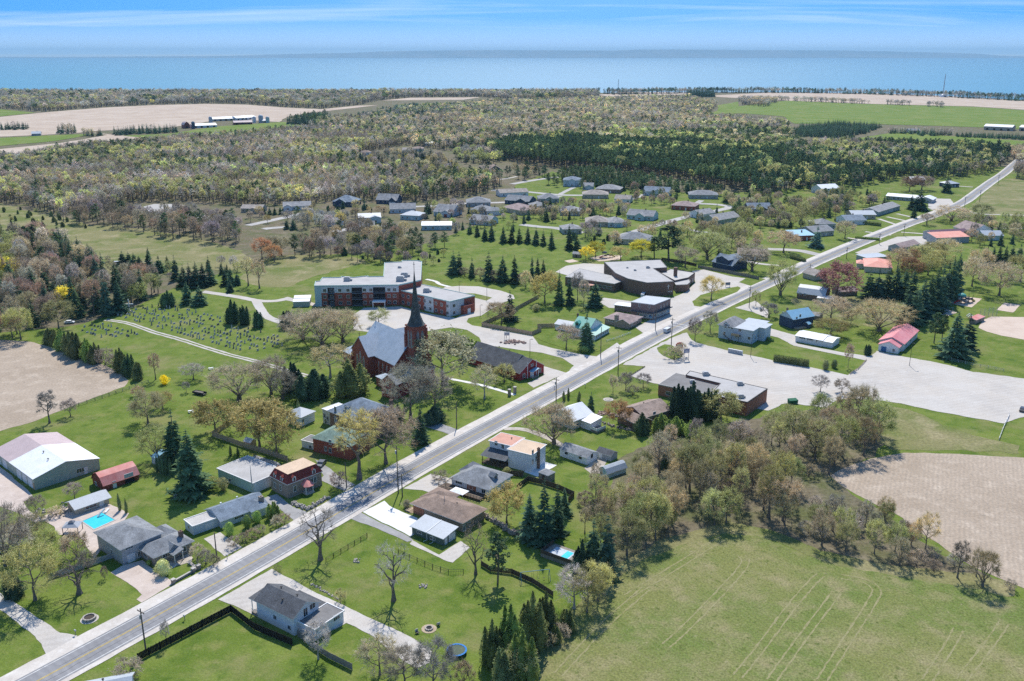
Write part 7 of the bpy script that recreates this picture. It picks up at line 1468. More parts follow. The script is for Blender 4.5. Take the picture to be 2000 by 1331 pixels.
belt([(1600,390),(1700,388),(1730,396),(1740,412),(1700,420),(1650,425),(1590,430),(1580,410)], 8.5, {('bud','tan'):2,('spruce','spruce'):2,('bud','olive'):2,('pine','pine'):2,('bare','mauve'):1}, 11, lab('behind the bungalows of the main road'), 'garden trees behind the road bungalows', 18)
belt([(1560,605),(1600,598),(1680,604),(1740,596),(1760,610),(1720,626),(1680,640),(1640,640),(1600,640)], 11, {('bud','tan'):2,('twiggy','tan'):3,('bush','olive'):1,('bare','grey'):1}, 8, lab('on the rough ground behind the blue cottage'), 'scrub behind the blue cottage', 19)
belt([(1880,478),(1900,440),(2000,440),(2080,450),(2080,480),(1990,476),(1930,486)], 9, {('bud','olive'):2,('bud','tan'):2,('spruce','spruce'):1.4,('bare','grey'):1}, 9.5, lab('beyond the pink-roofed barn'), 'trees beyond the pink-roofed barn', 20)
belt([(1975,352),(2010,330),(2100,335),(2100,352)], 8, {('bare','brown'):3,('tall','mauve'):2,('spruce','spruce'):1}, 14, lab('at the right edge beside the far road'), 'trees at the right edge beside the far road', 21)
belt([(-60,402),(20,404),(110,420),(170,446),(160,456),(90,452),(0,440),(-60,430)], 13, {('cedar','cedar'):3,('bush','olive'):1}, 9, lab('scattered over the dry left meadow'), 'young trees scattered over the left meadow', 22)
belt([(1240,380),(1330,386),(1340,400),(1310,406),(1240,398),(1215,392)], 10, {('bare','tan'):2,('pine','pine'):2,('bud','red'):1.2,('cedar','spruce'):1}, 8.5, lab('beside the blue house with the centre gable'), 'trees beside the centre-gabled house', 23)
belt([(690,320),(760,305),(860,310),(900,335),(870,348),(780,335),(700,335)], 11, {('leafy','gold'):2,('spruce','dark'):3,('bud','cream'):2,('bare','grey'):2}, 13, lab('on the wooded lane above the subdivision'), 'trees of the wooded lane', 24)
belt([(985,345),(1010,338),(1060,338),(1080,346),(1060,352),(1010,356)], 9, {('pine','spruce'):3,('bare','tan'):1}, 11, lab('on the street corner by the pine plantation'), 'trees on the corner by the pine plantation', 25)
belt([(905,410),(960,425),(1030,422),(1040,440),(1000,455),(930,452),(905,440)], 12, {('spruce','spruce'):2,('bare','grey'):2,('bud','olive'):1.5}, 8, lab('in the dense house cluster'), 'garden trees of the house cluster', 27)
belt([(1200,440),(1290,440),(1340,432),(1400,420),(1400,450),(1340,470),(1290,480),(1240,462)], 12, {('spruce','spruce'):1.5,('bare','grey'):2,('bud','tan'):2,('cedar','spruce'):1}, 9, lab('inside the crescent street'), 'garden trees inside the crescent', 28)
belt([(1300,455),(1420,450),(1480,470),(1480,510),(1440,515),(1380,500),(1320,490)], 11, {('bud','olive'):2,('bare','brown'):2,('vase','tan'):1,('pine','pine'):1,('cedar','spruce'):1}, 11, lab('between the crescent and the navy house'), 'garden trees above the navy house', 29)
belt([(480,420),(560,420),(600,424),(590,436),(520,438),(470,436)], 12, {('bare','grey'):2,('bud','gold'):1,('pine','pine'):1.5}, 9, lab('on the cul-de-sac lawns'), 'garden trees on the cul-de-sac', 30)
belt([(560,404),(650,406),(640,416),(560,416)], 12, {('bare','tan'):2,('cedar','spruce'):2}, 8, lab('right of the long white house'), 'garden trees right of the long white house', 31)
belt([(1060,362),(1100,352),(1250,364),(1400,378),(1420,388),(1330,382),(1240,378),(1130,372)], 10, {('pine','pine'):3,('spruce','spruce'):1,('bud','red'):0.6}, 10, lab('behind the houses at the plantation edge'), 'pines behind the plantation-edge houses', 32)
belt([(1500,430),(1580,440),(1640,446),(1600,456),(1540,452),(1500,446)], 10, {('bud','olive'):2,('cedar','spruce'):2,('bare','grey'):1}, 9, lab('behind the blue-roofed brick house'), 'garden trees by the blue-roofed house', 33)
belt([(380,540),(420,520),(480,520),(470,545),(420,548)], 10, {('bud','lime'):1,('spruce','spruce'):2,('bare','silver'):1}, 8, lab('at the edge of the meadow above the graves'), 'trees at the meadow edge above the graves', 34)
belt([(700,505),(840,490),(870,500),(860,520),(830,515),(740,520)], 9, {('bare','mauve'):2,('bud','olive'):1,('cedar','spruce'):1.5}, 7, lab('along the dry ditch behind the residence'), 'scrub along the ditch behind the residence', 35)
belt([(200,512),(280,505),(330,515),(340,540),(300,560),(240,552)], 10, {('bud','olive'):2,('twiggy','grey'):3,('bare','silver'):1,('spruce','spruce'):1}, 8, lab('on the scrub beside the meadow spruces'), 'scrub beside the meadow spruces', 36)
belt([(1125,990),(1180,955),(1205,985),(1198,1085),(1160,1070),(1130,1030)], 4.6, {('bud','olive'):2,('twiggy','brown'):3,('tall','tan'):1.5,('bush','olive'):1,('bare','tan'):1.5}, 9, lab('in the scrub behind the back yards'), 'scrub behind the back yards', 37)
belt([(1100,1228),(1150,1168),(1195,1128),(1215,1118),(1165,1178),(1105,1248),(1045,1310),(1010,1345),(990,1345),(1050,1280)], 3.6, {('bud','olive'):2,('cedar','cedar'):1.5,('twiggy','brown'):2,('tall','tan'):1.5,('bare','grey'):1}, 9.5, lab('along the left edge of the hay field'), 'hedge along the left edge of the hay field', 38)
# ---- woods that read as one mass
BARE = {('bare','ash'):2,('bare','grey'):5,('bare','brown'):4,('bud','olive'):2.5,('bud','lime'):0.5,('pine','pine'):1.8,('bare','tan'):0.6}
MIXG = {('bare','grey'):4,('bare','ash'):2.5,('bud','lime'):1.4,('bud','tan'):2,('bud','cream'):1.5,('pine','pine'):1.8,('spruce','spruce'):0.8,('bare','tan'):0.8}
FARB = {('bare','ash'):5,('bare','brown'):2,('pine','pine'):0.9,('bud','olive'):0.8}
wood('woodland', 'grey-brown wood stretching behind the village on the left', [
  ([(-260,345),(0,318),(60,312),(150,296),(300,284),(430,272),(560,262),(640,256),(720,268),(790,284),(700,300),(690,335),(780,338),(870,350),(960,352),(985,362),(950,378),(820,396),(770,392),(640,395),(560,402),(480,404),(380,396),(270,396),(180,416),(110,420),(40,400),(-260,398)], 5.3, BARE, 13.5),
  ([(-260,345),(0,318),(60,312),(150,296),(300,284),(340,300),(200,330),(60,350),(-260,380)], 10, {('pine','pine'):3,('spruce','spruce'):1}, 13)])
wood('woodland', 'grey and lime-green wood in the middle distance', [
  ([(600,252),(640,240),(700,236),(760,222),(940,205),(1150,198),(1345,194),(1400,208),(1372,232),(1530,246),(1545,262),(1250,268),(1100,270),(960,284),(880,296),(790,284),(700,262)], 7.8, MIXG, 14.5),
  ([(555,243),(600,232),(640,228),(650,240),(610,247)], 8, {('spruce','dark'):3,('pine','pine'):1}, 15),
  ([(700,232),(780,215),(950,208),(930,222),(800,236)], 9, {('pine','blue'):2,('spruce','spruce'):2,('bud','lime'):1}, 14)])
wood('pine_plantation', 'dark pine plantation with bare trunks behind the subdivision', [
  ([(945,296),(1000,288),(1100,280),(1300,292),(1470,302),(1540,306),(1500,345),(1440,376),(1330,352),(1200,338),(1080,328),(1000,318)], 5.4, {('pine','pine'):5,('pine','spruce'):1,('bud','lime'):0.25}, 16.5)])
wood('young_spruces', 'young dark spruce plantation standing in rows at the left wood', [([(40,502),(90,478),(150,490),(200,515),(170,545),(110,540)], 4.6, {('spruce','spruce'):4,('spruce','dark'):3}, 9)])
wood('woodland', 'clump of dark spruces at the left end of the pine plantation', [([(880,300),(1000,288),(1040,300),(960,322),(900,320)], 8.5, {('spruce','dark'):3,('bud','lime'):1,('bare','ash'):1}, 12)])
wood('young_pines', 'rows of younger green pines in front of the plantation', [([(1090,346),(1150,338),(1250,352),(1340,368),(1420,384),(1380,384),(1300,372),(1200,368),(1110,358)], 5.6, {('pine','pine'):3,('spruce','spruce'):1.5}, 10)])
wood('woodland', 'wood of lime-green and dark trees behind the main road on the right', [
  ([(960,284),(1100,270),(1545,262),(1560,290),(1540,304),(1470,300),(1300,290),(1100,278)], 8.5, {('bud','lime'):3,('bud','cream'):2,('pine','pine'):3,('bare','ash'):1}, 14),
  ([(1545,292),(1640,284),(1760,286),(1850,290),(1900,292),(1940,296),(1800,310),(1600,318),(1545,306)], 7.4, {('pine','pine'):4,('bud','olive'):1,('bare','grey'):1}, 13),
  ([(1450,378),(1500,348),(1545,312),(1700,308),(1850,305),(1960,300),(1972,316),(1930,340),(1860,350),(1760,350),(1660,368),(1560,372),(1480,386)], 6.4, {('pine','spruce'):4,('spruce','dark'):2,('bud','lime'):0.7,('bud','olive'):0.8,('bare','grey'):0.8,('pine','pine'):2}, 15)])
wood('spruce_plantation', 'square dark spruce plantation below the far green field', [([(1545,262),(1560,250),(1640,243),(1722,249),(1690,262),(1640,270),(1560,268)], 6.5, {('spruce','spruce'):3,('spruce','dark'):1}, 10)])
wood('woodland', 'dull purple wood along the lake shore on the left', [
  ([(-500,224),(-500,184),(0,183.5),(500,183.5),(900,183),(1170,182),(1170,192),(1000,197),(940,190),(800,191),(745,196),(700,206),(625,213),(560,210),(480,204),(400,202.5),(300,205),(200,210),(90,219),(0,213)], 12.5, FARB, 17)])
wood('shore_trees', 'thin line of trees along the lake shore on the right', [
  ([(1170,183),(1400,180.5),(1550,180.5),(1700,183.3),(1840,188),(2000,195.5),(2200,206),(2200,209),(2000,198.5),(1840,190.5),(1700,185.2),(1550,182.2),(1400,182.2),(1200,186)], 11, {('bare','ash'):3,('pine','blue'):2,('spruce','spruce'):1}, 17),
  ([(1342,186),(1392,184),(1396,190),(1342,192)], 9, {('spruce','dark'):1}, 20)])
wood('field_trees', 'scattered bare trees along the edges of the far right fields', [
  ([(1480,195),(1530,195),(1700,202),(1680,204),(1540,198),(1440,196)], 14, {('bare','ash'):3,('bare','tan'):2}, 12),
  ([(1730,203),(1780,205),(1775,207),(1730,205)], 12, {('bare','ash'):3}, 13), ([(1808,207),(1850,209),(1845,211),(1808,209)], 12, {('bare','ash'):3}, 13),
  ([(1440,196),(1520,198),(1500,210),(1450,206)], 11, {('bare','ash'):3,('bare','tan'):1}, 13)])
wood('windbreak', 'dark windbreak of conifers and hedges beside the far farm on the right', [
  ([(1865,265),(1960,268),(2100,276),(2100,280),(1960,272),(1870,269)], 5.5, {('spruce','spruce'):3}, 8), ([(1730,258),(1800,260),(1860,262),(1856,266),(1800,267),(1790,263),(1735,262)], 8, {('bare','grey'):2,('spruce','spruce'):2}, 10)])
wood('farmyard_trees', 'line of dark conifers and bare trees beside the left farm lane', [
  ([(222,262),(262,258),(345,256),(348,260),(262,263),(224,266)], 8, {('spruce','dark'):3,('bare','grey'):1.5}, 13), ([(110,258),(148,256),(150,262),(112,263)], 8, {('spruce','dark'):3,('bare','brown'):1}, 14), ([(158,264),(200,262),(200,267),(158,268)], 8, {('spruce','dark'):2,('bare','tan'):2}, 11), ([(0,252),(55,250),(55,254),(0,256)], 9, {('spruce','dark'):2,('bare','grey'):2}, 12)])
wood('roadside_wood', 'belt of bare and lime trees at the far right beyond the road', [
  ([(1960,300),(2020,296),(2200,306),(2200,334),(2000,326),(1978,316)], 8, {('bare','brown'):3,('bud','lime'):1,('bud','tan'):2}, 14)])
# ================================================================ small things
def thing(name, label, cat, x, y, rz=0.0, group=None): return tag(empty(name, gp(x,y), rz), label, cat, group)
RDIR = (ROAD[60]-ROAD[40]).normalized(); RANG = math.atan2(RDIR.y, RDIR.x)
def util_pole(x, yb, yt, label, arm=True, lamp=0, m=POLEW, group='utility poles along the main road'):
    h = hgt(x,yb,yt); e = thing('utility_pole', label, 'utility pole', x, yb, RANG+math.pi/2, group)
    q = MB(); q.tube([(0,0,-0.2),(0.02,0,h*0.5),(0,0,h)],[0.19,0.16,0.12],8); q.build('pole', m, e)
    if arm: q = MB(); q.box(-1.2,-0.07,h-0.9,1.2,0.07,h-0.75); [q.cyl(a,0,h-0.75,h-0.5,0.05,n=6) for a in (-1.1,-0.55,0.55,1.1)]; q.build('crossarm', POLEW, e); q = MB(); q.cyl(0.35,0,h-2.6,h-1.6,0.24,n=10); q.build('transformer', GREYM, e)
    if lamp: q = MB(); q.tube([(0,0,h*0.72),(lamp*0.9,0,h*0.80),(lamp*1.8,0,h*0.81)],[0.05,0.05,0.05],5); q.build('lamp_arm', GREYM, e); q = MB(); q.box(lamp*1.8-0.35,-0.12,h*0.80,lamp*1.8+0.35,0.12,h*0.80+0.14); q.build('lamp_head', GREYM, e)
for i,(x,yb,yt,lb,arm,lamp) in enumerate(((285,1271,1189,'utility pole nearest the camera, at the end of the black fence',1,0),(778,964,871,'tall leaning utility pole by the concrete drive',1,0),(786,971,926,'short bare pole standing next to the tall leaning one',0,0),(1086,790,738,'utility pole opposite the white-roofed cottage',1,1),(1207,732,676,'utility pole at the near corner of the gravel lot',1,0),(1311,676,621,'utility pole on the grass island by the signs',1,0),(1463,601,559,'utility pole beside the slim olive roadside tree',1,0),(1581,541,516,'utility pole left of the maroon tree',1,-1),(1653,506,483,'utility pole across from the round brown bare tree',1,0),(1717,478,456,'utility pole across from the long low hedge',1,0),(1765,461,437,'utility pole left of the pink-roofed barn',1,0),(1809,437,416,'utility pole below the bend of the road',1,0),(1883,410,384,'utility pole at the bend by the pale meadow',1,0),(1913,395,371,'utility pole along the pale meadow, middle one',1,0),(1949,362,342,'utility pole at the far end of the pale meadow',1,0))):
    util_pole(x,yb,yt,lb,arm,lamp)
for x,yb,yt,lb in ((424,1093,1040,'thin pole by the brown shrub bed of the grey house'),(677,953,904,'pale pole by the mansard house drive'),(892,836,786,'dark pole on the lawn below the community hall'),(1173,698,639,'pole at the drive of the green-roofed house'),(1280,645,595,'pole at the corner of the brick shop')): util_pole(x,yb,yt,lb,0,0,group='single poles on the left of the road')
def lamp_post(x, yb, yt, label):
    h = hgt(x,yb,yt); e = thing('lamp_post', label, 'lamp post', x, yb, 0.4, 'lamp posts of the lots'); q = MB(); q.tube([(0,0,0),(0,0,h)],[0.10,0.07],6); q.build('pole', BLACKM, e); q = MB(); q.box(0,-0.06,h-0.1,0.9,0.06,h); q.build('lamp_arm', BLACKM, e); q = MB(); q.box(0.6,-0.2,h-0.2,1.3,0.2,h-0.1); q.build('lamp_head', BLACKM, e)
for x,yb,yt,lb in ((897,571,550,'lamp post at the rear lot of the residence, left'),(951,586,561,'lamp post at the rear lot of the residence, right'),(938,618,596,'lamp post on the grass corner right of the residence'),(989,660,640,'lamp post beside the rock bed and sign'),(1035,693,663,'lamp post on the lawn right of the community hall'),(1776,715,671,'lone lamp post in the gravel lot by the red-roofed hall'),(1466,698,654,'white lamp post below the pale blue house')): lamp_post(x,yb,yt,lb)
# ---- fences
def fence(label, px, h=1.8, m=WOODG, step=2.4, style='board', z=0.0):
    pts = [gp(*p) for p in px]; e = tag(empty('fence', pts[0]), label, 'fence'); o = pts[0]; pm = {}
    for i in range(len(pts)-1):
        a, b_ = pts[i]-o, pts[i+1]-o; d = b_-a; L = d.length; n = max(1, round(L/step)); s = L/n; rz = math.atan2(d.y,d.x)
        kk = round(s,2)
        if kk not in pm:
            q = MB(); k = max(2,int(s/0.28)) if style == 'board' else 0
            if style == 'board':
                for j in range(k): q.box(j*s/k+0.015,-0.02,0.08,(j+1)*s/k-0.015,0.02,h*(0.97+0.03*((j*7)%3)/2))
                q.box(0,0.02,h*0.25,s,0.07,h*0.25+0.1); q.box(0,0.02,h*0.8,s,0.07,h*0.8+0.1)
            elif style == 'rail': [q.box(0,-0.04,h*f,s,0.04,h*f+0.12) for f in (0.35,0.8)]
            else: q.box(0,-0.02,h-0.06,s,0.02,h); [q.box(t*s/6-0.015,-0.012,0.05,t*s/6+0.015,0.012,h-0.06) for t in range(7)]; q.box(0,-0.015,h*0.5,s,0.015,h*0.5+0.04)
            p = MB(); p.box(-0.07,-0.07,0,0.07,0.07,h+0.08); pm[kk] = (q.mesh('fence_panel', m), p.mesh('post', m))
        for j in range(n):
            p = a+d*(j/n); link('fence_panel', pm[kk][0], e, (p.x,p.y,z), rz); link('post', pm[kk][1], e, (p.x,p.y,z), rz)
    p = pts[-1]-o; link('post', pm[kk][1], e, (p.x,p.y,z))
FBLK = mat('black_wood', (0.028,0.022,0.020), var=0.3)  # near-black tone over boards and posts alike
fence('black board fence around the lawn in the near corner',[(270,1292),(452,1196),(497,1231),(571,1262)],1.9,FBLK)
fence('grey board fence behind the white house',[(582,1244),(606,1262),(640,1286),(688,1310)],1.7,WOODG)
fence('tan board fence around the yard of golden trees',[(457,826),(415,853),(485,878),(515,886),(562,902)],1.9,WOODN)
fence('new tan board fence around the lawn of the green-roofed house',[(1052,583),(1008,607),(941,638),(1039,656),(1057,648),(1050,641),(1086,640)],2.0,WOODN)
fence('black metal fence across the lawn with the gnarled tree',[(717,1050),(680,1072),(637,1098)],1.2,BLACKM,style='metal')
fence('dark wire fence on the lawn behind the green garage',[(778,1082),(800,1092),(845,1111),(876,1121),(905,1121)],1.2,BLACKM,style='metal')
fence('grey rail fence along the left ploughed field',[(290,748),(240,765),(186,783),(138,798)],1.2,WOODG,3.0,'rail')
fence('white garden fence left of the grey house',[(96,1132),(140,1118),(192,1101),(219,1091)],1.5,SIDG)
fence('dark board fence of the back yard behind the orange-roofed house',[(1010,957),(1032,941),(1058,947),(1092,958),(1121,971),(1110,983)],1.8,WOODD)
fence('brown board fence beside the orange-roofed house',[(975,942),(1000,931),(1022,932)],1.9,WOODD)
fence('grey board fence between the school yard and the navy house',[(1363,524),(1420,534),(1482,547)],1.9,WOODG)
fence('dark board fence behind the school',[(1292,509),(1330,514),(1360,521)],1.8,WOODD)
fence('dark board fence at the foot of the thin pine',[(940,1106),(958,1117),(1000,1122),(1040,1140),(1080,1166)],1.5,WOODD)
fence('white rail fence at the lower right of the gravel lot',[(1971,812),(1960,836),(1951,860)],0.9,TRIM,3.0,'rail')
fence('low wooden rail fence at the corner of the hedged lawn',[(1692,705),(1676,722),(1660,732)],0.8,WOODN,2.0,'rail')
fence('white picket fence before the green-roofed house',[(1185,668),(1205,662),(1232,652)],0.9,TRIM,2.0,'metal')
fence('pale rail fence by the big spruce of the park',[(1845,702),(1885,712),(1960,726)],1.2,GREYM,3.0,'metal')
fence('dark rails before the residence drive on the gravel lot grass',[(1232,735),(1259,718)],0.6,WOODD,2.0,'rail')
# ---- stones
STN = mat('pale_boulder',(0.46,0.42,0.37),var=0.4,scale=1.2,fine=0.25); PSTN = mat('pinkish_boulder',(0.46,0.33,0.27),var=0.4,scale=1.2)
def rocks(label, name, cat, px, size, n, m=STN, spread=0.6, high=1):
    pts = [gp(*p) for p in px]; o = pts[0]; e = tag(empty(name, o), label, cat); r = random.Random(len(label)); q = MB()
    for i in range(n):
        t = r.random()*(len(pts)-1) if len(pts) > 1 else 0; k = min(int(t),max(0,len(pts)-2)); p = (pts[k].lerp(pts[k+1],t-k) if len(pts) > 1 else pts[0])-o + Vector((r.uniform(-spread,spread),r.uniform(-spread,spread),0)); s = size*r.uniform(0.6,1.3); zc = r.choice(range(high))*size*0.8
        vs = []
        for a in range(6): vs.append((p.x+math.cos(a*1.047)*s*r.uniform(0.7,1.1),p.y+math.sin(a*1.047)*s*r.uniform(0.7,1.1),zc-0.05))
        for a in range(6): vs.append((p.x+math.cos(a*1.047+0.3)*s*r.uniform(0.4,0.7),p.y+math.sin(a*1.047+0.3)*s*r.uniform(0.4,0.7),zc+s*r.uniform(0.6,1.0)))
        q.add(vs,[(i_,(i_+1)%6,6+(i_+1)%6,6+i_) for i_ in range(6)]+[(6,7,8,9,10,11)])
    o_ = q.build('stones', m, e); o_['kind'] = 'stuff'
rocks('rough stone wall round the front lawn of the mansard house','stone_wall','wall',[(572,984),(600,996),(642,972)],0.42,150,high=2)
rocks('dark stone retaining wall behind the brown bungalow','stone_wall','wall',[(937,1004),(972,1024),(997,1042),(1018,1047),(1030,1036)],0.5,170,STONE,high=3)
rocks('bed of pinkish rocks round the sign on the residence drive','rock_bed','rocks',[(985,670),(1005,668),(1018,672)],0.7,70,PSTN,2.2)
rocks('rockery left of the pool patio','rockery','rocks',[(75,1000),(95,1012),(120,1000),(132,988)],0.5,60,STN,2.5)
rocks('heap of broken stones beside the tan-roofed bungalow','rock_pile','rocks',[(1160,815),(1180,806),(1196,812)],0.5,70,PSTN,1.6)
rocks('small stone heap on the lawn below the gnarled tree','rock_pile','rocks',[(698,1096)],0.35,14,STN,0.8)
rocks('pale stones on the lawn bank by the wire fence','rock_pile','rocks',[(826,1146)],0.35,14,STN,0.9)
rocks('stone edging of the drive beside the white house','stone_edge','stones',[(608,1142),(634,1156),(662,1172)],0.3,40,STN,0.3)
rocks('row of logs and rubble beside the tan-roofed bungalow','log_row','logs',[(1168,822),(1200,834),(1236,842)],0.55,50,WOODG,0.7)
e = thing('stone_planter','round stone planter on the near left lawn','planter',175,1210); q = MB(); n = 12
for k in range(n): a = 2*math.pi*k/n; q.bar((1.3*math.cos(a),1.3*math.sin(a),0.35),(1.3*math.cos(a+0.48),1.3*math.sin(a+0.48),0.35),0.34,0.7)
q.build('stone_ring', STN, e); q = MB(); q.cyl(0,0,0,0.5,1.15,n=12); q.build('soil', mat('dark_soil',(0.07,0.055,0.045)), e); q = MB(); q.cyl(0,0,0.01,0.10,1.95,n=16); q.build('gravel_ring', GRAVEL, e)
e = thing('fire_pit','stone fire pit on the lawn beside the bottom drive','fire pit',838,1229); q = MB()
for k in range(10): a = 2*math.pi*k/10; q.bar((0.8*math.cos(a),0.8*math.sin(a),0.2),(0.8*math.cos(a+0.55),0.8*math.sin(a+0.55),0.2),0.3,0.4)
q.build('stone_ring', STN, e); q = MB(); q.cyl(0,0,0.01,0.09,1.7,n=14); q.build('paving', mat('tan_paving',(0.45,0.36,0.25)), e); q = MB(); q.cyl(0,0,0.1,0.25,0.6,n=10); q.build('ash', DARK, e)
for x,y,rz,lb in ((815,1238,0.6,'dark garden chair left of the fire pit'),(856,1222,3.6,'dark garden chair right of the fire pit')):
    e = thing('garden_chair',lb,'chair',x,y,rz,'chairs at the fire pit'); q = MB(); q.box(-.35,-.35,.35,.35,.35,.42); q.build('seat', BLACKM, e); q = MB(); q.box(-.35,.3,.42,.35,.38,1.0); q.build('backrest', GREYM, e)
    for a,b_ in ((-.3,-.3),(.3,-.3),(-.3,.3),(.3,.3)): q = MB(); q.box(a-.03,b_-.03,0,a+.03,b_+.03,.35); q.build('leg', BLACKM, e)
e = thing('trampoline','round trampoline with blue rim at the bottom edge','trampoline',892,1276); q = MB(); n = 18; BLUEP = mat('blue_pad',(0.05,0.22,0.55))
for k in range(n): a = 2*math.pi*k/n; q.bar((2.0*math.cos(a),2.0*math.sin(a),0.8),(2.0*math.cos(a+0.36),2.0*math.sin(a+0.36),0.8),0.4,0.08)
q.build('rim', BLUEP, e); q = MB(); q.cyl(0,0,0.76,0.78,1.85,n=18); q.build('mat', mat('trampoline_mesh',(0.10,0.13,0.09)), e)
for k in range(6): a = k*1.047; q = MB(); q.cyl(2*math.cos(a),2*math.sin(a),0,0.78,0.05,n=6); q.build('leg', GREYM, e)
e = thing('above_ground_pool','half-hidden covered pool with wooden deck beside the tall spruces','pool',1098,1088,R(-35)); q = MB(); q.box(-4.5,-3,0,4.5,3,1.0); q.build('deck', WOODG, e); q = MB(); q.box(-2.8,-1.9,1.0,2.8,1.9,1.06); q.build('cover', mat('pool_cover',(0.55,0.60,0.66)), e); q = MB(); q.box(0.6,-1.6,1.06,2.4,1.6,1.09); q.build('water', POOLT, e)
q = MB(); q.box(-4.5,-3,1.0,4.5,-2.9,2.0); q.box(-4.5,-2.9,1.0,-4.4,3,2.0); q.build('railing', WOODD, e)
for x,y,lb in ((346,971,'round garden table on the lawn left of the big spruce shadow'),(373,806,'white picnic table on the lawn by the golden tree'),(412,722,'white bench table near the cemetery track')):
    e = thing('garden_table',lb,'table',x,y,0.5); q = MB(); q.box(-.9,-.4,.7,.9,.4,.76); q.build('table_top', WHITE, e); q = MB(); q.box(-.9,-.95,.4,.9,-.65,.45); q.box(-.9,.65,.4,.9,.95,.45); q.build('bench', WHITE, e)
    for a in (-.7,.7): q = MB(); q.bar((a,-.8,0),(a,0,.7),.09); q.bar((a,.8,0),(a,0,.7),.09); q.build('leg', WHITE, e)
e = thing('canopy','white canopy tent over the wooden deck','canopy',897,975,R(-34)); q = MB(); q.add([(-2.4,-1.6,2.5),(2.4,-1.6,2.5),(2.4,1.6,2.5),(-2.4,1.6,2.5),(0,0,3.1)],[(0,1,4),(1,2,4),(2,3,4),(3,0,4),(3,2,1,0)]); q.build('canopy_top', METW, e)
for a in (-2.3,2.3):
    for b_ in (-1.5,1.5): q = MB(); q.box(a-.05,b_-.05,0,a+.05,b_+.05,2.5); q.build('post', GREYM, e)
for x,y,lb in ((995,773,'stone gate pillar at the church path, left'),(1005.5,768,'stone gate pillar at the church path, right')):
    e = thing('gate_pillar',lb,'pillar',x,y,RANG,'gate pillars of the church path'); q = MB(); q.box(-.45,-.45,0,.45,.45,2.3); q.build('shaft', STONE, e); q = MB(); q.box(-.55,-.55,2.3,.55,.55,2.5); q.build('cap', GRAVEL, e)
for x,y,lb in ((339,1140,'stone pillar at the end of the pink drive wall'),(378,1118,'stone pillar in the middle of the grey house garden wall'),(388,1112,'stone pillar at the far end of the grey house garden wall')):
    e = thing('gate_pillar',lb,'pillar',x,y,RANG,'pillars of the grey house garden wall'); q = MB(); q.box(-.4,-.4,0,.4,.4,1.1); q.build('shaft', STONE, e); q = MB(); q.box(-.5,-.5,1.1,.5,.5,1.22); q.build('cap', GRAVEL, e)
a_, b_ = gp(342,1138), gp(376,1119); d_ = b_-a_; e = tag(empty('garden_wall',a_,math.atan2(d_.y,d_.x)),'low stone garden wall along the road before the grey house','wall'); q = MB(); q.box(0,-.2,0,d_.length,.2,.6); q.build('stone_course', STONE, e); q = MB(); q.box(0,-.25,.6,d_.length,.25,.68); q.build('coping', GRAVEL, e)
# ---- mailboxes and signs
def mailbox(x, y, lb):
    e = thing('mailbox',lb,'mailbox',x,y,RANG,'roadside mailboxes'); q = MB(); q.box(-.05,-.05,0,.05,.05,1.1); q.build('post', WOODG, e); q = MB(); q.ext([(-.14,1.1),(.14,1.1),(.14,1.3),(.08,1.38),(-.08,1.38),(-.14,1.3)],-.28,.28,'y'); q.build('box', GREYM, e)
for x,y,lb in ((148,1241,'mailbox at the gravel lane in the near left corner'),(361,1212,'mailbox on the verge above the black fence'),(444,1093,'mailbox at the drive of the blue bungalow'),(1083,761,'mailbox on the verge across from the community hall'),(1143,757,'mailbox on the roadside lawn above the cottage')): mailbox(x,y,lb)
def sign(x, yb, w, h, z, rz, lb, cols, arched=False, name='sign'):
    e = thing(name,lb,'sign',x,yb,rz)
    for a in (-w*0.42,w*0.42): q = MB(); q.box(a-.08,-.08,0,a+.08,.08,z+h*0.5); q.build('post', TRIM if arched else GREYM, e)
    q = MB()
    if arched: q.ext([(-w/2,z),(w/2,z),(w/2,z+h*0.7),(w*0.3,z+h*0.95),(0,z+h),(-w*0.3,z+h*0.95),(-w/2,z+h*0.7)],-.18,.0,'y')
    else: q.box(-w/2,-.18,z,w/2,0,z+h)
    o = q.build('board', cols[0], e); q = MB(); q.box(-w*0.40,-.21,z+h*0.12,w*0.40,-.185,z+h*0.66); q.build('sign_face', cols[1], o)
    for k in range(3): q = MB(); q.box(-w*0.30+0.04*k,-.225,z+h*(0.2+0.15*k),w*(0.30-0.06*k),-.215,z+h*(0.26+0.15*k)); q.build('letter_line', TRIM, o)
SREDM = mat('sign_red',(0.50,0.05,0.05)); SBLUE = mat('sign_blue',(0.10,0.16,0.36)); SGREY = mat('sign_slate',(0.30,0.32,0.42)); SDARK = mat('sign_dark',(0.08,0.09,0.13))
sign(1326,690,3.4,2.6,2.2,R(20),'red arched sign with blue face on the grass island',(SREDM,SBLUE),True); sign(1340,704,2.6,1.8,3.2,R(20),'tall slate-blue board sign on two posts beside the gravel lot',(SGREY,SGREY)); sign(1421,561,2.8,1.6,1.0,R(15),'dark low sign board on the school island',(SDARK,SGREY)); sign(990,664,2.4,1.6,2.0,R(0),'residence sign board standing in the rock bed',(TRIM,SGREY))
e = thing('mailbox_cluster','row of white community mailboxes below the pale blue house','mailboxes',1436,691,math.atan2((gp(1452,691)-gp(1422,685)).y,(gp(1452,691)-gp(1422,685)).x))
for k in range(6): q = MB(); q.box(-3.2+k*1.07,-.35,.25,-2.2+k*1.07,.35,1.75); o = q.build('mailbox_unit', SIDW, e); q = MB(); q.box(-3.1+k*1.07,-.37,.4,-2.3+k*1.07,-.352,1.6); q.build('door_panel', SIDG, o)
q = MB(); q.box(-3.3,-.3,0,3.3,.3,.25); q.build('plinth', GREYM, e)
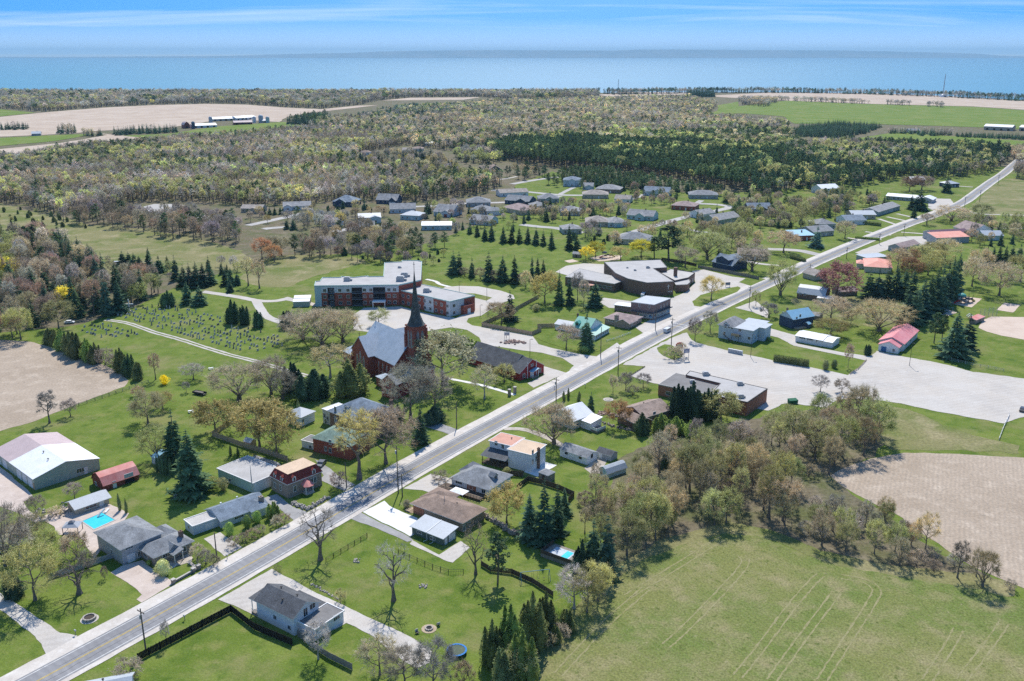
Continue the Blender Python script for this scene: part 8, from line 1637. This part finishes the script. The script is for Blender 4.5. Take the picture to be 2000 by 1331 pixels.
e = thing('dumpster','green dumpster at the lower edge of the gravel lot','dumpster',1548,788,0.2); q = MB(); q.ext([(-.8,.15),(.8,.15),(1.0,1.5),(-1.0,1.3)],-1.6,1.6,'x'); DGRN = mat('dumpster_green',(0.03,0.14,0.08)); q.build('body', DGRN, e); q = MB(); q.ext([(-1.05,1.32),(1.05,1.53),(1.05,1.6),(-1.05,1.39)],-1.65,1.65,'x'); q.build('lid', DGRN, e); q = MB(); [q.cyl(a,b_,0,.15,.12,n=8) for a in (-1.3,1.3) for b_ in (-.6,.6)]; q.build('wheel', BLACKM, e)
# ---- small sheds and shelters not yet placed
for nm,lb,A,B,D,h,roof,rm,wm,rise in (('blue_shed','pale blue shed behind the slim cedars on the wide lawn',(297,905),(307,909),6,2.3,'gable',METB,SIDB,1.0),('dugout','ball park dugout with red roof beside the diamond',(1905,634),(1922,627),3,2.0,'shed',METR,WOODG,0.5),('garden_hut','little hut with tan roof against the yard fence',(477,872),(490,876),2.4,1.9,'gable',METGY,WOODN,0.8),('rose_roof_hut','grey hut with pale roof beside the sports field',(1118,503),(1133,504),4,2.2,'gable',SHM,WOODG,1.0)):
    b = Bld(nm,lb,A,B,D=D,cat='shed' if nm != 'dugout' else 'dugout'); F,_,_,_ = block(b,0,0,b.W,D,h,roof,rm,wm,rise=rise,ov=0.25); door(F,b.W*0.5,0.8,1.7,WOODD if nm != 'blue_shed' else DOORW)
e = thing('bleachers','small metal bleachers beside the dugout','bleachers',1900,622,R(50)); 
for k in range(4): q = MB(); q.box(-3,k*0.7,0.35+k*0.35,3,k*0.7+0.3,0.42+k*0.35); q.build('bench', GREYM, e)
q = MB(); [q.bar((a,0,0),(a,2.4,1.5),0.08) for a in (-2.6,0,2.6)]; [q.bar((a,2.4,0),(a,2.4,1.5),0.08) for a in (-2.6,0,2.6)]; q.build('frame', GREYM, e)
e = thing('backstop','wire backstop at the ball diamond','backstop',1930,619,0.3); q = MB(); [q.box(a-.06,-.06,0,a+.06,.06,4.5) for a in (-5,-2.5,0,2.5,5)]; q.build('post', GREYM, e); q = MB(); [q.box(-5,-.02,z_,5,.02,z_+.03) for z_ in (0.5,1.2,1.9,2.6,3.3,4.0)]; [q.box(-5+k*.6,-.015,0.3,-4.98+k*.6,.015,4.4) for k in range(17)]; q.build('mesh', GREYM, e)
# ---- playground
def play(x, y, s, lb, roofm):
    e = thing('play_structure',lb,'playground',x,y,0.4)
    for a in (-3,-1,1,3):
        for b_ in (-1,1): q = MB(); q.cyl(a*s,b_*s,0,3.4*s if abs(a) > 2 else 2.8*s,0.09*s,n=6); q.build('post', mat('play_post',(0.10,0.10,0.12)), e)
    for a,z_ in ((-2,1.3),(0,1.7),(2,1.3)): q = MB(); q.box((a-1)*s,-1*s,z_*s,(a+1)*s,1*s,(z_+.1)*s); q.build('platform', WOODN, e); q = MB(); q.box((a-1)*s,-1.02*s,(z_+.1)*s,(a+1)*s,-.96*s,(z_+.8)*s); q.build('panel', SDARK, e)
    q = MB(); q.tube([(3*s,0,1.4*s),(4.2*s,0,0.9*s),(5.4*s,0,0.2*s)],[0.4*s]*3,6); q.build('slide', mat('play_slide',(0.45,0.40,0.12)), e); q = MB(); q.tube([(-3*s,0,1.4*s),(-4.2*s,.6*s,0.8*s),(-5*s,.8*s,0.2*s)],[0.35*s]*3,6); q.build('slide', SREDM, e)
    q = MB(); n = 10; q.v = [(-2*s+1.7*s*k_*math.cos(2*math.pi*k/n),1.7*s*k_*math.sin(2*math.pi*k/n),z_*s) for k_,z_ in ((1,3.3),(.75,3.9),(.35,4.25)) for k in range(n)]+[(-2*s,0,4.35*s)]; q.f = [(i*n+k,i*n+(k+1)%n,(i+1)*n+(k+1)%n,(i+1)*n+k) for i in range(2) for k in range(n)]+[(2*n+k,2*n+(k+1)%n,3*n) for k in range(n)]+[tuple(range(n-1,-1,-1))]; q.m = [0]*len(q.f); q.build('roof', roofm, e)
play(1884,592,1.25,'large climbing frame with slides and teal dome on the park sand',METG); play(1186,504,1.0,'small dark climbing frame on the school sand',SDARK)
def swing(x, y, lb):
    e = thing('swing_set',lb,'swing set',x,y,0.2); BL = mat('swing_blue',(0.15,0.30,0.42)); q = MB(); q.bar((-3.5,0,2.6),(3.5,0,2.6),.1); [q.bar((a,b_,0),(a,0,2.6),.1) for a in (-3.5,3.5) for b_ in (-1.2,1.2)]; q.build('frame', BL, e)
    for a in (-2,-.6,.8,2.2): q = MB(); q.bar((a-.22,0,2.6),(a-.22,0,.55),.03); q.bar((a+.22,0,2.6),(a+.22,0,.55),.03); q.box(a-.25,-.1,.5,a+.25,.1,.55); q.build('swing', BLACKM, e)
swing(1848,612,'blue swing set on the park sand strip'); swing(1045,1134,'garden swing frame by the dark fence below the spruce clump')
# ---- cars
def car(x, y, rz, col, lb, van=False, name='parked_car', L=4.5):
    e = thing(name,lb,'van' if van else 'car',x,y,rz); W = 0.9; M_ = mat('car_paint_%d' % int(sum(col)*300), col, rough=0.3, var=0.05, spec=0.6); h = 2.0 if van else 1.45
    prof = [(-L/2,.35),(L/2,.35),(L/2,.8),(L*0.30 if not van else L*0.44,.95),(L*0.16 if not van else L*0.36,h),(-L*0.26 if not van else -L*0.47,h),(-L*0.42 if not van else -L/2,.98),(-L/2,.9)]
    q = MB(); q.ext(prof,-W,W,'y'); q.build('body', M_, e)
    q = MB(); q.ext([(L*0.26 if not van else L*0.42,.98),(L*0.145 if not van else L*0.35,h-.1),(-L*0.24 if not van else -L*0.45,h-.1),(-L*0.37 if not van else -L*0.45,.98)],-W-.01,W+.01,'y'); q.build('side_window', GLASS, e)
    q = MB(); q.add([(L*0.295 if not van else L*0.445,-W*.9,.97),(L*0.295 if not van else L*0.445,W*.9,.97),(L*0.175 if not van else L*0.372,W*.85,h-.05),(L*0.175 if not van else L*0.372,-W*.85,h-.05)],[(0,1,2,3)]); q.build('windscreen', GLASS, e)
    for a in (-L*0.31,L*0.31):
        for s in (-1,1):
            q = MB(); q.cyl(0,0,-.11,.11,.33,n=12); me = q.mesh('wheel',BLACKM); me.transform(Matrix.Rotation(R(90),4,'X')); o = link('wheel',me,e,(a,s*(W-.08),.33)); q = MB(); q.cyl(0,0,-.12,.12,.18,n=8); me = q.mesh('rim',GREYM); me.transform(Matrix.Rotation(R(90),4,'X')); link('rim',me,o)
    for s in (-.6,.6): q = MB(); q.box(L/2-.02,s-.15,.6,L/2+.03,s+.15,.75); q.build('headlight', TRIM, e)
car(628,909,RANG+0.4+math.pi,(0.10,0.11,0.13),'dark car parked beside the red brick house'); car(136,632,0.2,(0.72,0.74,0.76),'white car parked at the left wood edge'); car(1998,803,0.9,(0.06,0.06,0.07),'dark car at the right edge of the gravel lot'); car(231,517,0.1,(0.70,0.72,0.75),'white van parked beside the meadow spruces',True,'parked_van',5.2); car(1256,580,1.3,(0.66,0.68,0.70),'white minibus parked before the school wing',True,'parked_van',6.0); car(1303,649,RANG,(0.62,0.64,0.66),'white van standing at the road crossing',True,'parked_van',4.6)
e = thing('trailer','black utility trailer loaded with wood on the wide lawn','trailer',390,771,R(-25)); q = MB(); q.box(-2.6,-1,.5,2.6,1,.65); q.box(-2.6,-1,.65,2.6,-.92,1.2); q.box(-2.6,.92,.65,2.6,1,1.2); q.box(-2.6,-.92,.65,-2.52,.92,1.2); q.bar((2.6,0,.55),(4.0,0,.5),.12); q.build('bed', BLACKM, e); q = MB(); [q.box(-2.3,-.8+k*.33,.65,2.2-k*.2,-.55+k*.33,1.0+.1*(k%2)) for k in range(5)]; q.build('load', WOODG, e)
for s in (-1.15,1.15): q = MB(); q.cyl(0,0,-.1,.1,.38,n=12); me = q.mesh('wheel',BLACKM); me.transform(Matrix.Rotation(R(90),4,'X')); link('wheel',me,e,(0,s,.38))
# ---- cemetery
GST = [mat('headstone_grey',(0.46,0.46,0.45),var=0.2),mat('headstone_dark',(0.20,0.20,0.21),var=0.2,rough=0.4),mat('headstone_pale',(0.52,0.50,0.48),var=0.2)]
gm_ = []
for k,(w,h,t) in enumerate(((0.9,1.0,0.25),(0.7,1.3,0.22),(1.2,0.9,0.3),(0.5,1.7,0.4))):
    for m in GST:
        q = MB(); q.box(-w*0.62,-t,0,w*0.62,t,0.22)
        if k == 3: q.add([(-w/2,-t/2,.22),(w/2,-t/2,.22),(w/2,t/2,.22),(-w/2,t/2,.22),(-w*.35,-t*.35,h),(w*.35,-t*.35,h),(w*.35,t*.35,h),(-w*.35,t*.35,h),(0,0,h+.3)],[(0,1,5,4),(1,2,6,5),(2,3,7,6),(3,0,4,7),(4,5,8),(5,6,8),(6,7,8),(7,4,8)])
        else: q.ext([(-w/2,.22),(w/2,.22),(w/2,h*.85),(w*.25,h),(-w*.25,h),(-w/2,h*.85)],-t/2,t/2,'y')
        gm_.append(q.mesh('gravestone',m))
r = random.Random(21); RZ = math.atan2((gp(498,706)-gp(300,649)).y,(gp(498,706)-gp(300,649)).x)
def graves(px, n, lb, grp, sx, sy):
    poly = [(q.x,q.y) for q in (gp(*p) for p in px)]; cx = sum(p[0] for p in poly)/len(poly); cy = sum(p[1] for p in poly)/len(poly); c, s = math.cos(RZ), math.sin(RZ); made = []
    for i in range(-60,61):
        for j in range(-40,41):
            u, v = i*sx+r.uniform(-.5,.5), j*sy+r.uniform(-.25,.25); p = (cx+u*c-v*s, cy+u*s+v*c)
            if inside(p,poly) and r.random() < 0.72: made.append(p)
    r.shuffle(made)
    for p in made[:n]:
        k = r.randrange(len(gm_)); o = link('gravestone', gm_[k], None, (p[0],p[1],0), RZ+R(90)+r.uniform(-.08,.08)); o.scale = (0.9,0.9,r.uniform(0.75,1.1)); tag(o,lb,'gravestone',grp)
graves([(228,616),(255,606),(300,597),(345,600),(385,606),(430,620),(446,640),(510,645),(548,660),(558,676),(530,686),(480,688),(440,684),(380,664),(330,650),(280,636),(240,624)], 190, 'small headstone in the close rows of the main graveyard', 'headstones of the main graveyard', 2.3, 3.7)
graves([(150,643),(172,634),(200,634),(240,640),(290,654),(282,660),(230,660),(190,660)], 46, 'headstone in the small graveyard left of the two-wheel track', 'headstones left of the track', 2.3, 3.8)
e = thing('cross','tall white cross at the top of the graveyard','cross',253,609,0.1); hh = hgt(253,609,585); q = MB(); q.box(-.22,-.18,0,.22,.18,hh); q.build('upright', WHITE, e); q = MB(); q.box(-hh*0.34,-.2,hh*0.58,hh*0.34,.2,hh*0.58+.42); q.build('crossbar', WHITE, e); q = MB(); q.box(-.8,-.8,0,.8,.8,.35); q.build('plinth', STN, e)
for x,y,lb in ((330,1105,'small flat stone slab in the shrub bed of the grey house'),(1188,781,'round manhole slab ringed with gravel on the roadside lawn')):
    e = thing('slab',lb,'slab',x,y,0.3); q = MB(); q.cyl(0,0,0,.10,1.9,n=16); q.build('gravel_ring', GRAVEL, e); q = MB(); q.cyl(0,0,.10,.22,1.2,n=16); q.build('lid', STN, e)

b = Bld('edge_cottage','cottage with pale grey roof cut by the bottom edge beside the road',(150,1416),(258,1394),cat='house'); F,_,_,_ = block(b,0,0,b.W,8.5,3.0,'gable',METGY,SIDW,rise=2.2,ov=0.5); block(b,-0.5,-1.5,5,4,2.95,'gable',SHBL,SIDW,axis='y',rise=2.0); WR(F,3,0.9,1.2,1.2); vents(b.root,[(b.W*0.5,4.6,5.2)])
# ================================================================ air
m = bpy.data.materials.new('haze'); m.use_nodes = True; nt = m.node_tree; nt.nodes.clear()
v = nt.nodes.new('ShaderNodeVolumePrincipled'); v.inputs['Density'].default_value = 3.2e-5; v.inputs['Color'].default_value = (0.42, 0.74, 1.0, 1); v.inputs['Anisotropy'].default_value = 0.0
o = nt.nodes.new('ShaderNodeOutputMaterial'); nt.links.new(v.outputs[0], o.inputs['Volume'])
q = MB(); q.box(-61000,-700,LAKEZ-8,61000,58000,445); h = q.build('haze', m); tag(h, 'thin blue air haze over the whole view', 'haze', kind='stuff')
